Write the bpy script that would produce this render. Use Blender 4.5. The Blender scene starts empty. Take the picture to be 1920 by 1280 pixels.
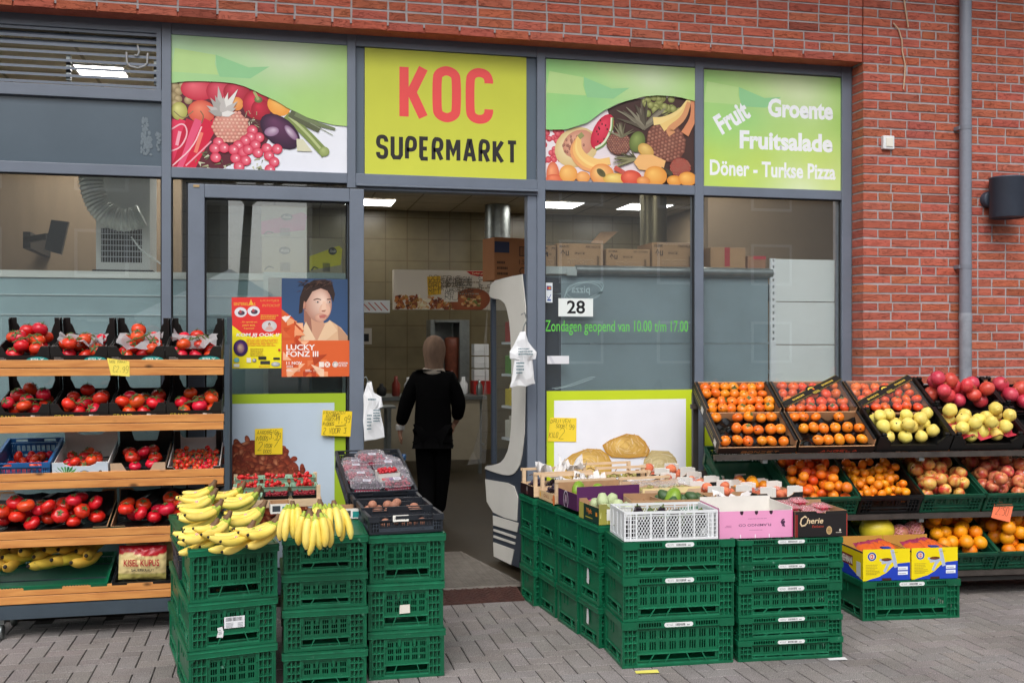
import bpy, math, random
from mathutils import Matrix, Vector, Euler
R = math.radians
sc = bpy.context.scene
COL = sc.collection
rng = random.Random(7)

# ------------------------------------------------------------------ camera, sky, sun
TH, FPX, CD, CH = R(12.88), 1947.0, 6.35, 1.58
cam_data = bpy.data.cameras.new('camera')
cam_data.sensor_width = 36.0
cam_data.lens = 36.0 * FPX / 1920.0
cam_data.clip_end = 400
cam = bpy.data.objects.new('camera', cam_data)
COL.objects.link(cam)
cam.location = (0, -CD, CH)
cam.rotation_euler = (R(90), 0, -TH)
sc.camera = cam

world = bpy.data.worlds.new('World')
sc.world = world
world.use_nodes = True
wn, wl = world.node_tree.nodes, world.node_tree.links
bg = wn['Background']
sky = wn.new('ShaderNodeTexSky')
sky.sky_type = 'NISHITA'
sky.sun_disc = False
sky.sun_elevation = R(48)
sky.sun_rotation = R(200)
sky.air_density = 1.0
sky.dust_density = 4.0
hs = wn.new('ShaderNodeHueSaturation')
hs.inputs['Saturation'].default_value = 0.30
wl.new(sky.outputs[0], hs.inputs['Color'])
wl.new(hs.outputs[0], bg.inputs['Color'])
bg.inputs['Strength'].default_value = 0.15

sun_data = bpy.data.lights.new('sun', 'SUN')
sun_data.energy = 0.8
sun_data.angle = R(40)
sun_data.color = (1.0, 0.98, 0.95)
sun = bpy.data.objects.new('sun', sun_data)
COL.objects.link(sun)
sun.rotation_euler = (R(42), 0, R(-20))

sc.view_settings.view_transform = 'Standard'
sc.view_settings.look = 'None'
sc.view_settings.exposure = 0.42
sc.view_settings.gamma = 1.0
sc.cycles.max_bounces = 8
sc.cycles.transparent_max_bounces = 16

# ------------------------------------------------------------------ picture <-> place
CT, ST = math.cos(TH), math.sin(TH)

def ray(px, py):
 dx, dz = (px - 960) / FPX, (640 - py) / FPX
 return Vector((ST + dx * CT, CT - dx * ST, dz))

def on_y(px, py, y):                       # point of a plane parallel to the shop front
 d = ray(px, py)
 return Vector((0, -CD, CH)) + d * ((y + CD) / d.y)

def on_z(px, py, z):                       # point of a level plane
 d = ray(px, py)
 return Vector((0, -CD, CH)) + d * ((z - CH) / d.z)

def c2w(xc, zc, h=0.0):                    # sideways / ahead of the camera -> world
 return Vector((xc * CT + zc * ST, -xc * ST + zc * CT - CD, h))

# ------------------------------------------------------------------ mesh builder
class MB:
 def __init__(s, M=None):
  s.v, s.f, s.mi, s.sm, s.lc = [], [], [], [], []
  s.M = M
  s.col = (1, 1, 1)

 def add(s, vs, fs, m=0, sm=False, cols=None):
  b = len(s.v)
  M = s.M
  for p in vs:
   s.v.append(tuple(M @ Vector(p)) if M is not None else tuple(p))
  for f in fs:
   s.f.append(tuple(i + b for i in f))
   s.mi.append(m)
   s.sm.append(sm)
   s.lc.append([cols[i] for i in f] if cols else [s.col] * len(f))

 def box(s, x0, x1, y0, y1, z0, z1, m=0):
  vs = [(x0, y0, z0), (x1, y0, z0), (x1, y1, z0), (x0, y1, z0), (x0, y0, z1), (x1, y0, z1), (x1, y1, z1), (x0, y1, z1)]
  s.add(vs, [(0, 3, 2, 1), (4, 5, 6, 7), (0, 1, 5, 4), (1, 2, 6, 5), (2, 3, 7, 6), (3, 0, 4, 7)], m)

 def bar(s, p, q, w, t, up=(0, 0, 1), m=0):           # square bar from p to q
  p, q = Vector(p), Vector(q)
  d = (q - p).normalized()
  u = Vector(up)
  a = d.cross(u)
  if a.length < 1e-5:
   a = d.cross(Vector((1, 0, 0)))
  a.normalize()
  b = a.cross(d)
  vs = []
  for o in (p, q):
   for i, j in ((-1, -1), (1, -1), (1, 1), (-1, 1)):
    vs.append(o + a * (i * w / 2) + b * (j * t / 2))
  s.add(vs, [(0, 1, 2, 3), (7, 6, 5, 4), (0, 4, 5, 1), (1, 5, 6, 2), (2, 6, 7, 3), (3, 7, 4, 0)], m)

 def tube(s, pts, r, n=8, m=0, cap=True, sm=True, ridge=0.0):
  pts = [Vector(p) for p in pts]
  k = len(pts)
  rs = r if isinstance(r, (list, tuple)) else [r] * k
  ref = None
  vs = []
  for i, p in enumerate(pts):
   d = (pts[min(i + 1, k - 1)] - pts[max(i - 1, 0)]).normalized()
   if ref is None:
    ref = Vector((0, 0, 1)) if abs(d.z) < .9 else Vector((1, 0, 0))
   a = d.cross(ref).normalized()
   b = a.cross(d).normalized()
   ref = b
   for j in range(n):
    t = 2 * math.pi * j / n
    q = rs[i] * (1 - ridge * (j % 2))
    vs.append(p + a * (math.cos(t) * q) + b * (math.sin(t) * q))
  fs = []
  for i in range(k - 1):
   for j in range(n):
    fs.append((i * n + j, i * n + (j + 1) % n, (i + 1) * n + (j + 1) % n, (i + 1) * n + j))
  s.add(vs, fs, m, sm)
  if cap:
   s.add(vs[:n], [tuple(range(n))], m)
   s.add(vs[-n:], [tuple(reversed(range(n)))], m)

 def lathe(s, prof, n=16, m=0, sm=True, lob=0, la=0.0, c=(0, 0, 0), sx=1, sy=1):
  vs, fs = [], []
  for r, z in prof:
   for j in range(n):
    t = 2 * math.pi * j / n
    k = r * (1 + la * math.cos(lob * t)) if lob else r
    vs.append((c[0] + sx * k * math.cos(t), c[1] + sy * k * math.sin(t), c[2] + z))
  for i in range(len(prof) - 1):
   for j in range(n):
    fs.append((i * n + j, i * n + (j + 1) % n, (i + 1) * n + (j + 1) % n, (i + 1) * n + j))
  s.add(vs, fs, m, sm)
  if prof[0][0] > 1e-6:
   s.add(vs[:n], [tuple(reversed(range(n)))], m)
  if prof[-1][0] > 1e-6:
   s.add(vs[-n:], [tuple(range(n))], m)

 def prism(s, poly, t, y=0.0, m=0, me=None):          # outline in x,z, thickness t towards +y, faces -y
  n = len(poly)
  a = sum(poly[i][0] * poly[(i + 1) % n][1] - poly[(i + 1) % n][0] * poly[i][1] for i in range(n))
  if a < 0:
   poly = poly[::-1]
  vs = [(x, y, z) for x, z in poly] + [(x, y + t, z) for x, z in poly]
  s.add(vs, [tuple(range(n))], m)
  e = m if me is None else me
  s.add(vs, [tuple(range(2 * n - 1, n - 1, -1))], e)
  s.add(vs, [((i + 1) % n, i, n + i, n + (i + 1) % n) for i in range(n)], e)

 def perf(s, x0, x1, z0, z1, holes, y=0.0, t=0.004, m=0):   # sheet with rectangular holes
  hs = [(max(a, x0), min(b, x1), max(c, z0), min(d, z1)) for a, b, c, d in holes]
  hs = [h for h in hs if h[1] > h[0] and h[3] > h[2]]
  q = lambda a: round(a, 6)
  xs = sorted({q(x0), q(x1)} | {q(h[0]) for h in hs} | {q(h[1]) for h in hs})
  zs = sorted({q(z0), q(z1)} | {q(h[2]) for h in hs} | {q(h[3]) for h in hs})
  nx, nz = len(xs) - 1, len(zs) - 1
  so = [[True] * nx for _ in range(nz)]
  for h in hs:
   for j in range(nz):
    zc = (zs[j] + zs[j + 1]) / 2
    if h[2] < zc < h[3]:
     for i in range(nx):
      if h[0] < (xs[i] + xs[i + 1]) / 2 < h[1]:
       so[j][i] = False
  for j in range(nz):
   i = 0
   while i < nx:
    if so[j][i]:
     k = i
     while k + 1 < nx and so[j][k + 1]:
      k += 1
     s.add([(xs[i], y, zs[j]), (xs[k + 1], y, zs[j]), (xs[k + 1], y, zs[j + 1]), (xs[i], y, zs[j + 1]),
       (xs[i], y + t, zs[j]), (xs[k + 1], y + t, zs[j]), (xs[k + 1], y + t, zs[j + 1]), (xs[i], y + t, zs[j + 1])],
       [(0, 1, 2, 3), (7, 6, 5, 4), (0, 3, 7, 4), (1, 5, 6, 2)], m)
     i = k + 1
    else:
     i += 1
  for j in range(nz + 1):
   for i in range(nx):
    a = so[j - 1][i] if j > 0 else False
    b = so[j][i] if j < nz else False
    if a != b:
     s.add([(xs[i], y, zs[j]), (xs[i + 1], y, zs[j]), (xs[i + 1], y + t, zs[j]), (xs[i], y + t, zs[j])],
       [(0, 1, 2, 3) if a else (3, 2, 1, 0)], m)

 def mesh(s, name, mats, cols=False):
  me = bpy.data.meshes.new(name)
  me.from_pydata(s.v, [], s.f)
  for x in (mats if isinstance(mats, (list, tuple)) else [mats]):
   me.materials.append(x)
  me.polygons.foreach_set('material_index', s.mi)
  me.polygons.foreach_set('use_smooth', s.sm)
  if cols:
   ca = me.color_attributes.new('Col', 'FLOAT_COLOR', 'CORNER')
   buf = []
   for l in s.lc:
    for c in l:
     buf += [c[0], c[1], c[2], 1.0]
   ca.data.foreach_set('color', buf)
  me.update()
  return me

 def build(s, name, mats, parent=None, M=None, cols=False, bevel=0):
  o = put(name, s.mesh(name, mats, cols), parent, M)
  if bevel:
   b = o.modifiers.new('bevel', 'BEVEL')
   b.width = bevel
   b.segments = 2
   b.limit_method = 'ANGLE'
  return o

def put(name, data, parent=None, M=None):
 o = bpy.data.objects.new(name, data)
 COL.objects.link(o)
 if parent is not None:
  o.parent = parent
 if M is not None:
  o.matrix_local = M
 return o

def tag(o, label, cat, group=None):
 o['label'] = label
 o['category'] = cat
 if group:
  o['group'] = group
 return o

def thing(name, label, cat, M=None, group=None):
 return tag(put(name, None, None, M), label, cat, group)

def structure(o):
 o['kind'] = 'structure'
 return o

def TM(loc, rz=0.0, rx=0.0, ry=0.0):
 return Matrix.Translation(Vector(loc)) @ Matrix.Rotation(rz, 4, 'Z') @ Matrix.Rotation(rx, 4, 'X') @ Matrix.Rotation(ry, 4, 'Y')

# ------------------------------------------------------------------ flat prints (signs, posters, stickers, lettering)
GL = {'A': '00 26 40,12 32', 'B': '00 06 36 45 44 33 03,33 42 41 30 00', 'C': '45 36 16 05 01 10 30 41', 'D': '00 06 26 44 42 20 00',
  'E': '46 06 01 10 40,03 33', 'F': '00 06 46,03 33', 'G': '45 36 16 05 01 10 30 41 43 23', 'H': '00 06,40 46,03 43', 'I': '20 26',
  'J': '46 41 30 10 01', 'K': '00 06,46 13 40', 'L': '06 00 40', 'M': '00 06 23 46 40', 'N': '00 06 40 46', 'O': '10 01 05 16 36 45 41 30 10',
  'P': '00 06 36 45 44 33 03', 'Q': '10 01 05 16 36 45 41 30 10,22 40', 'R': '00 06 36 45 44 33 03,23 40', 'S': '45 36 16 05 04 13 33 42 41 30 10 01',
  'T': '06 46,26 20', 'U': '06 01 10 30 41 46', 'V': '06 20 46', 'W': '06 10 24 30 46', 'X': '00 46,06 40', 'Y': '06 23 46,23 20', 'Z': '06 46 00 40',
  '0': '10 01 05 16 36 45 41 30 10', '1': '05 26 20', '2': '05 16 36 45 44 00 40', '3': '06 46 24 34 43 41 30 10 01', '4': '30 36 02 42',
  '5': '46 06 04 34 43 41 30 00', '6': '36 16 05 01 10 30 41 42 33 03', '7': '06 46 10', '8': '13 04 05 16 36 45 44 33 13 02 01 10 30 41 42 33',
  '9': '10 30 41 45 36 16 05 04 13 43', '/': '00 46', '-': '03 43', '.': '20 21', ',': '00 21', '!': '26 22,21 20', '?': '05 16 36 45 44 22,21 20', "'": '26 25',
  '€': '45 36 16 05 01 10 30 41,04 24,02 22'}
_txt = {}

def text2d(body, bold=0.0):
 k = (body, bold)
 if k not in _txt:
  cu = bpy.data.curves.new('t', 'FONT')
  cu.body = body
  cu.offset = bold
  cu.resolution_u = 3
  cu.fill_mode = 'FRONT'
  o = bpy.data.objects.new('t', cu)
  COL.objects.link(o)
  dg = bpy.context.evaluated_depsgraph_get()
  me = bpy.data.meshes.new_from_object(o.evaluated_get(dg))
  vs = [(v.co.x, v.co.y) for v in me.vertices]
  fs = [tuple(p.vertices) for p in me.polygons]
  bpy.data.objects.remove(o)
  bpy.data.curves.remove(cu)
  bpy.data.meshes.remove(me)
  x0, x1 = min(v[0] for v in vs), max(v[0] for v in vs)
  y0, y1 = min(v[1] for v in vs), max(v[1] for v in vs)
  _txt[k] = ([((x - x0) / (x1 - x0), (y - y0) / (y1 - y0)) for x, y in vs], fs)
 return _txt[k]

def lin(c):                                 # '#rrggbb' -> linear rgb
 if isinstance(c, str):
  c = [int(c[i:i + 2], 16) / 255 for i in (1, 3, 5)]
  return tuple(x / 12.92 if x <= .04045 else ((x + .055) / 1.055) ** 2.4 for x in c)
 return c

class Flat(MB):
 """Shapes in u (right), v (up), each on its own thin layer; faces -y."""
 def __init__(s, e=0.00003, clip=None):
  MB.__init__(s)
  s.e, s.n, s.clip = e, 0, clip

 def face(s, pts, cols, step=True):
  if step:
   s.n += 1
  P = [(p[0], p[1], c) for p, c in zip(pts, cols)]
  if s.clip:
   u0, u1, v0, v1 = s.clip
   for ax, lim, sg in ((0, u0, 1), (0, u1, -1), (1, v0, 1), (1, v1, -1)):
    Q = []
    for i in range(len(P)):
     a, b = P[i - 1], P[i]
     da, db = sg * (a[ax] - lim), sg * (b[ax] - lim)
     if (da >= 0) != (db >= 0):
      t = da / (da - db)
      Q.append((a[0] + (b[0] - a[0]) * t, a[1] + (b[1] - a[1]) * t, tuple(a[2][k] + (b[2][k] - a[2][k]) * t for k in range(3))))
     if db >= 0:
      Q.append(b)
    P = Q
    if len(P) < 3:
     return
  ar = sum(P[i - 1][0] * P[i][1] - P[i][0] * P[i - 1][1] for i in range(len(P)))
  if ar < 0:
   P = P[::-1]
  s.add([(p[0], -s.e * s.n, p[1]) for p in P], [tuple(range(len(P)))], 0, False, [p[2] for p in P])

 def poly(s, pts, c):
  c = lin(c)
  s.face(pts, [c] * len(pts))

 def rect(s, u0, v0, u1, v1, c, c2=None):
  c = lin(c)
  d = lin(c2) if c2 else c
  s.face([(u0, v0), (u1, v0), (u1, v1), (u0, v1)], [c, c, d, d])

 def grad(s, u0, v0, u1, v1, fn, nx=8, ny=8):
  s.n += 1
  for i in range(nx):
   for j in range(ny):
    q = [(i, j), (i + 1, j), (i + 1, j + 1), (i, j + 1)]
    pts = [(u0 + (u1 - u0) * a / nx, v0 + (v1 - v0) * b / ny) for a, b in q]
    s.face(pts, [fn(a / nx, b / ny) for a, b in q], False)

 def ell(s, cx, cy, rx, ry, c0, c1=None, rot=0.0, n=20, hx=-.3, hy=.35, a0=0, a1=360):
  c0 = lin(c0)
  c1 = lin(c1) if c1 else c0
  s.n += 1
  cr, sr = math.cos(R(rot)), math.sin(R(rot))
  def P(x, y):
   return (cx + x * rx * cr - y * ry * sr, cy + x * rx * sr + y * ry * cr)
  cm = tuple((c0[k] + c1[k]) / 2 for k in range(3))
  for i in range(n):
   t0, t1 = R(a0 + (a1 - a0) * i / n), R(a0 + (a1 - a0) * (i + 1) / n)
   e0, e1 = (math.cos(t0), math.sin(t0)), (math.cos(t1), math.sin(t1))
   m0, m1 = ((e0[0] + hx) / 2, (e0[1] + hy) / 2), ((e1[0] + hx) / 2, (e1[1] + hy) / 2)
   s.face([P(hx, hy), P(*m0), P(*m1)], [c0, cm, cm], False)
   s.face([P(*m0), P(*e0), P(*e1), P(*m1)], [cm, c1, c1, cm], False)

 def curve(s, pts, w, c, taper=None):
  for _ in range(2):
   if len(pts) > 2:
    q = [pts[0]]
    for a, b in zip(pts, pts[1:]):
     q += [(a[0] * .75 + b[0] * .25, a[1] * .75 + b[1] * .25), (a[0] * .25 + b[0] * .75, a[1] * .25 + b[1] * .75)]
    if pts[0] == pts[-1]:
     q = q[1:] + [q[1]]
    else:
     q.append(pts[-1])
    pts = q
  s.stroke(pts, w, c, taper)

 def stroke(s, pts, w, c, taper=None):
  c = lin(c)
  s.n += 1
  k = len(pts)
  closed = k > 2 and pts[0] == pts[-1]
  pp = [Vector((p[0], p[1])) for p in pts]
  L, Rr = [], []
  for i in range(k):
   if closed:
    a, b = (pp[i] - pp[i - 1 if i else k - 2]), (pp[i + 1 if i < k - 1 else 1] - pp[i])
   else:
    a, b = pp[i] - pp[max(i - 1, 0)], pp[min(i + 1, k - 1)] - pp[i]
   if a.length < 1e-9:
    a = b
   if b.length < 1e-9:
    b = a
   a, b = a.normalized(), b.normalized()
   t = a + b
   t = t.normalized() if t.length > 1e-3 else a
   nn = Vector((-t.y, t.x))
   cs = max(.5, abs(nn.dot(Vector((-a.y, a.x)))))
   hw = (w if not taper else w * (taper[0] + (taper[1] - taper[0]) * i / max(1, k - 1))) / 2 / cs
   o = pp[i]
   if not closed and i == 0:
    o = o - b * w * .12
   if not closed and i == k - 1:
    o = o + a * w * .12
   L.append(o + nn * hw)
   Rr.append(o - nn * hw)
  for i in range(k - 1):
   s.face([tuple(L[i]), tuple(Rr[i]), tuple(Rr[i + 1]), tuple(L[i + 1])], [c] * 4, False)

 def text(s, body, u, v, w, h, c, bold=0.0, shear=0.0, rot=0.0, mirror=False):
  """body set to fill a w x h box whose lower left corner is u, v"""
  vs, fs = text2d(body, bold)
  c = lin(c)
  s.n += 1
  cr, sr = math.cos(R(rot)), math.sin(R(rot))
  q = []
  for x, y in vs:
   X, Y = (1 - x if mirror else x) * w + y * h * shear, y * h
   q.append((u + X * cr - Y * sr, v + X * sr + Y * cr))
  for f in fs:
   s.face([q[i] for i in f], [c] * len(f), False)

 def hand(s, body, u, v, w, h, c, lw=None, slant=.15, jit=.06, rot=0.0, seed=1):
  """pen lettering: body fills w x h from u, v"""
  rr = random.Random(seed)
  n = len(body)
  cw = w / max(1, n)
  lw = lw or h * .11
  cr, sr = math.cos(R(rot)), math.sin(R(rot))
  for i, ch in enumerate(body.upper()):
   g = GL.get(ch)
   if not g:
    continue
   dy = rr.uniform(-1, 1) * jit * h
   sz = 1 + rr.uniform(-1, 1) * jit
   for st in g.split(','):
    pts = []
    for p in st.split():
     x = int(p[0]) / 4 * cw * .72 * sz + rr.uniform(-1, 1) * jit * cw * .25
     y = int(p[1]) / 6 * h * sz + rr.uniform(-1, 1) * jit * h * .25
     X, Y = i * cw + x + y * slant, y + dy
     pts.append((u + X * cr - Y * sr, v + X * sr + Y * cr))
    s.stroke(pts, lw, c)

 def block(s, body, u, v, w, h, c, lw, gap=.25):
  """heavy poster capitals from centre lines; the letters fill w x h"""
  n = len(body)
  cw = w / (n + (n - 1) * gap)
  for i, ch in enumerate(body):
   x0 = u + i * cw * (1 + gap) + lw / 2
   for st in GL[ch].split(','):
    s.stroke([(x0 + int(p[0]) / 4 * (cw - lw), v + lw / 2 + int(p[1]) / 6 * (h - lw)) for p in st.split()], lw, c)

 def lines(s, u, v, w, h, n, c, seed=1, lw=None):
  """n rows of small print too fine to read, as broken bars"""
  rr = random.Random(seed)
  for i in range(n):
   y = v + h * (n - 1 - i) / n
   x = u
   e = u + w * rr.uniform(.6, 1)
   while x < e:
    d = w * rr.uniform(.05, .16)
    s.rect(x, y, min(x + d, e), y + (lw or h / n * .45), c)
    x += d + w * .02

 def bars(s, u, v, w, h, c='#202020', seed=3):
  rr = random.Random(seed)
  x = u
  while x < u + w:
   d = w * rr.choice((.015, .03, .045))
   s.rect(x, v, min(x + d, u + w), v + h, c)
   x += d + w * rr.choice((.015, .03))

 def done(s, name, parent=None, M=None, mat=None):
  return s.build(name, mat or M_PRINT, parent, M, cols=True)

# ------------------------------------------------------------------ materials
def nodes(name):
 m = bpy.data.materials.new(name)
 m.use_nodes = True
 nt = m.node_tree
 return m, nt.nodes, nt.links, nt.nodes['Principled BSDF']

def mat(name, c, rough=.5, var=0.0, noise=0.0, scale=8.0, bump=0.0, bscale=60.0, metal=0.0, spec=.5, c2=None, sss=0.0, hue=0.0, stretch=(1, 1, 1), detail=6, coat=0.0, rvar=0.0, gen=False, spk=None, sharp=.2):
 m, N, L, B = nodes(name)
 c = lin(c)
 B.inputs['Roughness'].default_value = rough
 B.inputs['Metallic'].default_value = metal
 B.inputs['Specular IOR Level'].default_value = spec
 if coat:
  B.inputs['Coat Weight'].default_value = coat
  B.inputs['Coat Roughness'].default_value = .15
 if sss:
  B.inputs['Subsurface Weight'].default_value = sss
  B.inputs['Subsurface Radius'].default_value = (.01, .004, .002)
  B.inputs['Subsurface Scale'].default_value = .5
 tc = N.new('ShaderNodeTexCoord')
 mp = N.new('ShaderNodeMapping')
 mp.inputs['Scale'].default_value = stretch
 L.new(tc.outputs['Generated' if gen else 'Object'], mp.inputs['Vector'])
 oi = N.new('ShaderNodeObjectInfo')
 ml = N.new('ShaderNodeMath')
 ml.operation = 'MULTIPLY'
 ml.inputs[1].default_value = 37.0
 L.new(oi.outputs['Random'], ml.inputs[0])
 ad = N.new('ShaderNodeVectorMath')
 ad.operation = 'ADD'
 L.new(mp.outputs[0], ad.inputs[0])
 L.new(ml.outputs[0], ad.inputs[1])
 vec = ad.outputs[0]
 col = None
 if noise or c2:
  nz = N.new('ShaderNodeTexNoise')
  nz.inputs['Scale'].default_value = scale
  nz.inputs['Detail'].default_value = detail
  nz.inputs['Roughness'].default_value = .6
  L.new(vec, nz.inputs['Vector'])
  rp = N.new('ShaderNodeValToRGB')
  rp.color_ramp.elements[0].position = .5 - sharp
  rp.color_ramp.elements[1].position = .5 + sharp
  d = lin(c2) if c2 else tuple(max(0, x * (1 - noise)) for x in c)
  e = c if c2 else tuple(min(1, x * (1 + noise)) for x in c)
  rp.color_ramp.elements[0].color = (*d, 1)
  rp.color_ramp.elements[1].color = (*e, 1)
  L.new(nz.outputs['Fac'], rp.inputs['Fac'])
  col = rp.outputs['Color']
 if var or hue:
  h = N.new('ShaderNodeHueSaturation')
  mr = N.new('ShaderNodeMapRange')
  mr.inputs['To Min'].default_value = 1 - var
  mr.inputs['To Max'].default_value = 1 + var
  L.new(oi.outputs['Random'], mr.inputs['Value'])
  L.new(mr.outputs[0], h.inputs['Value'])
  if hue:
   fr = N.new('ShaderNodeMath')
   fr.operation = 'FRACT'
   m7 = N.new('ShaderNodeMath')
   m7.operation = 'MULTIPLY'
   m7.inputs[1].default_value = 7.3
   L.new(oi.outputs['Random'], m7.inputs[0])
   L.new(m7.outputs[0], fr.inputs[0])
   m2 = N.new('ShaderNodeMapRange')
   m2.inputs['To Min'].default_value = .5 - hue
   m2.inputs['To Max'].default_value = .5 + hue
   L.new(fr.outputs[0], m2.inputs['Value'])
   L.new(m2.outputs[0], h.inputs['Hue'])
  if col:
   L.new(col, h.inputs['Color'])
  else:
   h.inputs['Color'].default_value = (*c, 1)
  col = h.outputs['Color']
 if spk:
  ns = N.new('ShaderNodeTexNoise')
  ns.inputs['Scale'].default_value = spk[1]
  ns.inputs['Detail'].default_value = 6
  ns.inputs['Roughness'].default_value = .7
  L.new(vec, ns.inputs['Vector'])
  ms = N.new('ShaderNodeMapRange')
  ms.inputs['From Min'].default_value = spk[2]
  ms.inputs['From Max'].default_value = spk[2] + .07
  ms.inputs['To Max'].default_value = spk[3]
  L.new(ns.outputs['Fac'], ms.inputs['Value'])
  mk = N.new('ShaderNodeMix')
  mk.data_type = 'RGBA'
  L.new(ms.outputs[0], mk.inputs[0])
  L.new(col, mk.inputs[6])
  mk.inputs[7].default_value = (*lin(spk[0]), 1)
  col = mk.outputs[2]
 if col:
  L.new(col, B.inputs['Base Color'])
 else:
  B.inputs['Base Color'].default_value = (*c, 1)
 if rvar:
  nr = N.new('ShaderNodeTexNoise')
  nr.inputs['Scale'].default_value = scale * 1.7
  nr.inputs['Detail'].default_value = 5
  L.new(vec, nr.inputs['Vector'])
  mr = N.new('ShaderNodeMapRange')
  mr.inputs['To Min'].default_value = max(.02, rough - rvar)
  mr.inputs['To Max'].default_value = min(1, rough + rvar)
  L.new(nr.outputs['Fac'], mr.inputs['Value'])
  L.new(mr.outputs[0], B.inputs['Roughness'])
 if bump:
  nb = N.new('ShaderNodeTexNoise')
  nb.inputs['Scale'].default_value = bscale
  nb.inputs['Detail'].default_value = 4
  L.new(vec, nb.inputs['Vector'])
  bp = N.new('ShaderNodeBump')
  bp.inputs['Strength'].default_value = bump
  bp.inputs['Distance'].default_value = .004
  L.new(nb.outputs['Fac'], bp.inputs['Height'])
  L.new(bp.outputs[0], B.inputs['Normal'])
 return m

def mat_print(name, rough=.42, dirt=.06):
 m, N, L, B = nodes(name)
 at = N.new('ShaderNodeAttribute')
 at.attribute_name = 'Col'
 tc = N.new('ShaderNodeTexCoord')
 nz = N.new('ShaderNodeTexNoise')
 nz.inputs['Scale'].default_value = 6
 nz.inputs['Detail'].default_value = 6
 L.new(tc.outputs['Object'], nz.inputs['Vector'])
 mr = N.new('ShaderNodeMapRange')
 mr.inputs['To Min'].default_value = 1 - dirt
 mr.inputs['To Max'].default_value = 1 + dirt
 L.new(nz.outputs['Fac'], mr.inputs['Value'])
 vm = N.new('ShaderNodeVectorMath')
 vm.operation = 'SCALE'
 L.new(at.outputs['Color'], vm.inputs[0])
 L.new(mr.outputs[0], vm.inputs['Scale'])
 L.new(vm.outputs[0], B.inputs['Base Color'])
 B.inputs['Roughness'].default_value = rough
 B.inputs['Specular IOR Level'].default_value = .35
 return m

def mat_glass(name, tint=(.93, .96, .95), ior=1.5, rough=.0, body=0.0, bodyc=(.8, .8, .8), wav=0.0):
 """thin clear sheet: lets light through, mirrors by Fresnel; body = share of cloudy plastic"""
 m, N, L, B = nodes(name)
 N.remove(B)
 out = N['Material Output']
 tr = N.new('ShaderNodeBsdfTransparent')
 tr.inputs[0].default_value = (*tint, 1)
 gl = N.new('ShaderNodeBsdfGlossy')
 gl.inputs['Roughness'].default_value = rough
 lw = N.new('ShaderNodeLayerWeight')
 lw.inputs['Blend'].default_value = .5
 pw = N.new('ShaderNodeMath')
 pw.operation = 'POWER'
 pw.inputs[1].default_value = 4.0
 L.new(lw.outputs['Facing'], pw.inputs[0])
 fr = N.new('ShaderNodeMapRange')
 fr.inputs['To Min'].default_value = ((ior - 1) / (ior + 1)) ** 2
 L.new(pw.outputs[0], fr.inputs['Value'])
 mx = N.new('ShaderNodeMixShader')
 L.new(fr.outputs[0], mx.inputs[0])
 L.new(tr.outputs[0], mx.inputs[1])
 L.new(gl.outputs[0], mx.inputs[2])
 if wav:
  tc = N.new('ShaderNodeTexCoord')
  nz = N.new('ShaderNodeTexNoise')
  nz.inputs['Scale'].default_value = wav
  nz.inputs['Detail'].default_value = 2
  L.new(tc.outputs['Object'], nz.inputs['Vector'])
  bp = N.new('ShaderNodeBump')
  bp.inputs['Strength'].default_value = .5
  bp.inputs['Distance'].default_value = .02
  L.new(nz.outputs['Fac'], bp.inputs['Height'])
  L.new(bp.outputs[0], gl.inputs['Normal'])
 last = mx
 if body:
  df = N.new('ShaderNodeBsdfDiffuse')
  df.inputs[0].default_value = (*bodyc, 1)
  m2 = N.new('ShaderNodeMixShader')
  m2.inputs[0].default_value = body
  L.new(mx.outputs[0], m2.inputs[1])
  L.new(df.outputs[0], m2.inputs[2])
  last = m2
 L.new(last.outputs[0], out.inputs['Surface'])
 return m

def mat_emit(name, c, s):
 m, N, L, B = nodes(name)
 B.inputs['Base Color'].default_value = (.8, .8, .8, 1)
 B.inputs['Emission Color'].default_value = (*c, 1)
 B.inputs['Emission Strength'].default_value = s
 return m

M_PRINT = mat_print('printed_vinyl')
M_PAPER = mat_print('printed_paper', .7, .04)
M_CARD_PRINT = mat_print('printed_card', .55, .07)
M_GLASS = mat_glass('window_glass', (.93, .95, .95), 1.75, body=.03, bodyc=(.62, .66, .68))
M_FRAME = mat('painted_aluminium', '#6b7482', .38, noise=.07, scale=5, rvar=.08, bump=.02, bscale=200)
M_SEAL = mat('rubber_seal', '#15171a', .7)
M_STEEL = mat('galvanised_steel', '#8f9594', .38, noise=.16, scale=14, metal=.8, rvar=.12)
M_BLACKMETAL = mat('dark_metal', '#2b2a29', .5, noise=.2, scale=10)
M_RACKMETAL = mat('slate_painted_metal', '#39454f', .45, noise=.12, scale=8, rvar=.1)
M_GREEN = mat('green_crate_plastic', '#085c3d', .36, var=.12, noise=.2, scale=5, rvar=.14, bump=.06, bscale=90, spk=('#6fa08c', 24, .63, .6))
M_GREEN_DK = mat('aged_green_plastic', '#0f4a35', .42, var=.1, noise=.2, scale=5, rvar=.1)
M_BLACKP = mat('anthracite_plastic', '#22262d', .42, var=.1, noise=.15, scale=8, rvar=.1)
M_BLACKC = mat('black_crate_plastic', '#0f1011', .38, var=.1, noise=.2, scale=9, rvar=.1)
M_BLUEP = mat('blue_crate_plastic', '#1f5c96', .4, noise=.12, scale=8, rvar=.1)
M_WHITEP = mat('white_plastic', '#dfe2e4', .4, noise=.05, scale=8)
M_KRAFT = mat('brown_cardboard', '#a9835f', .8, var=.08, noise=.12, scale=18, bump=.05, bscale=150)
M_KRAFTL = mat('pale_cardboard', '#c9a98a', .8, var=.06, noise=.08, scale=18)
M_BLACKCARD = mat('black_card', '#1a1817', .5, noise=.2, scale=10)
M_WHITECARD = mat('white_card', '#dedbd5', .6, noise=.05, scale=12)
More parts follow.
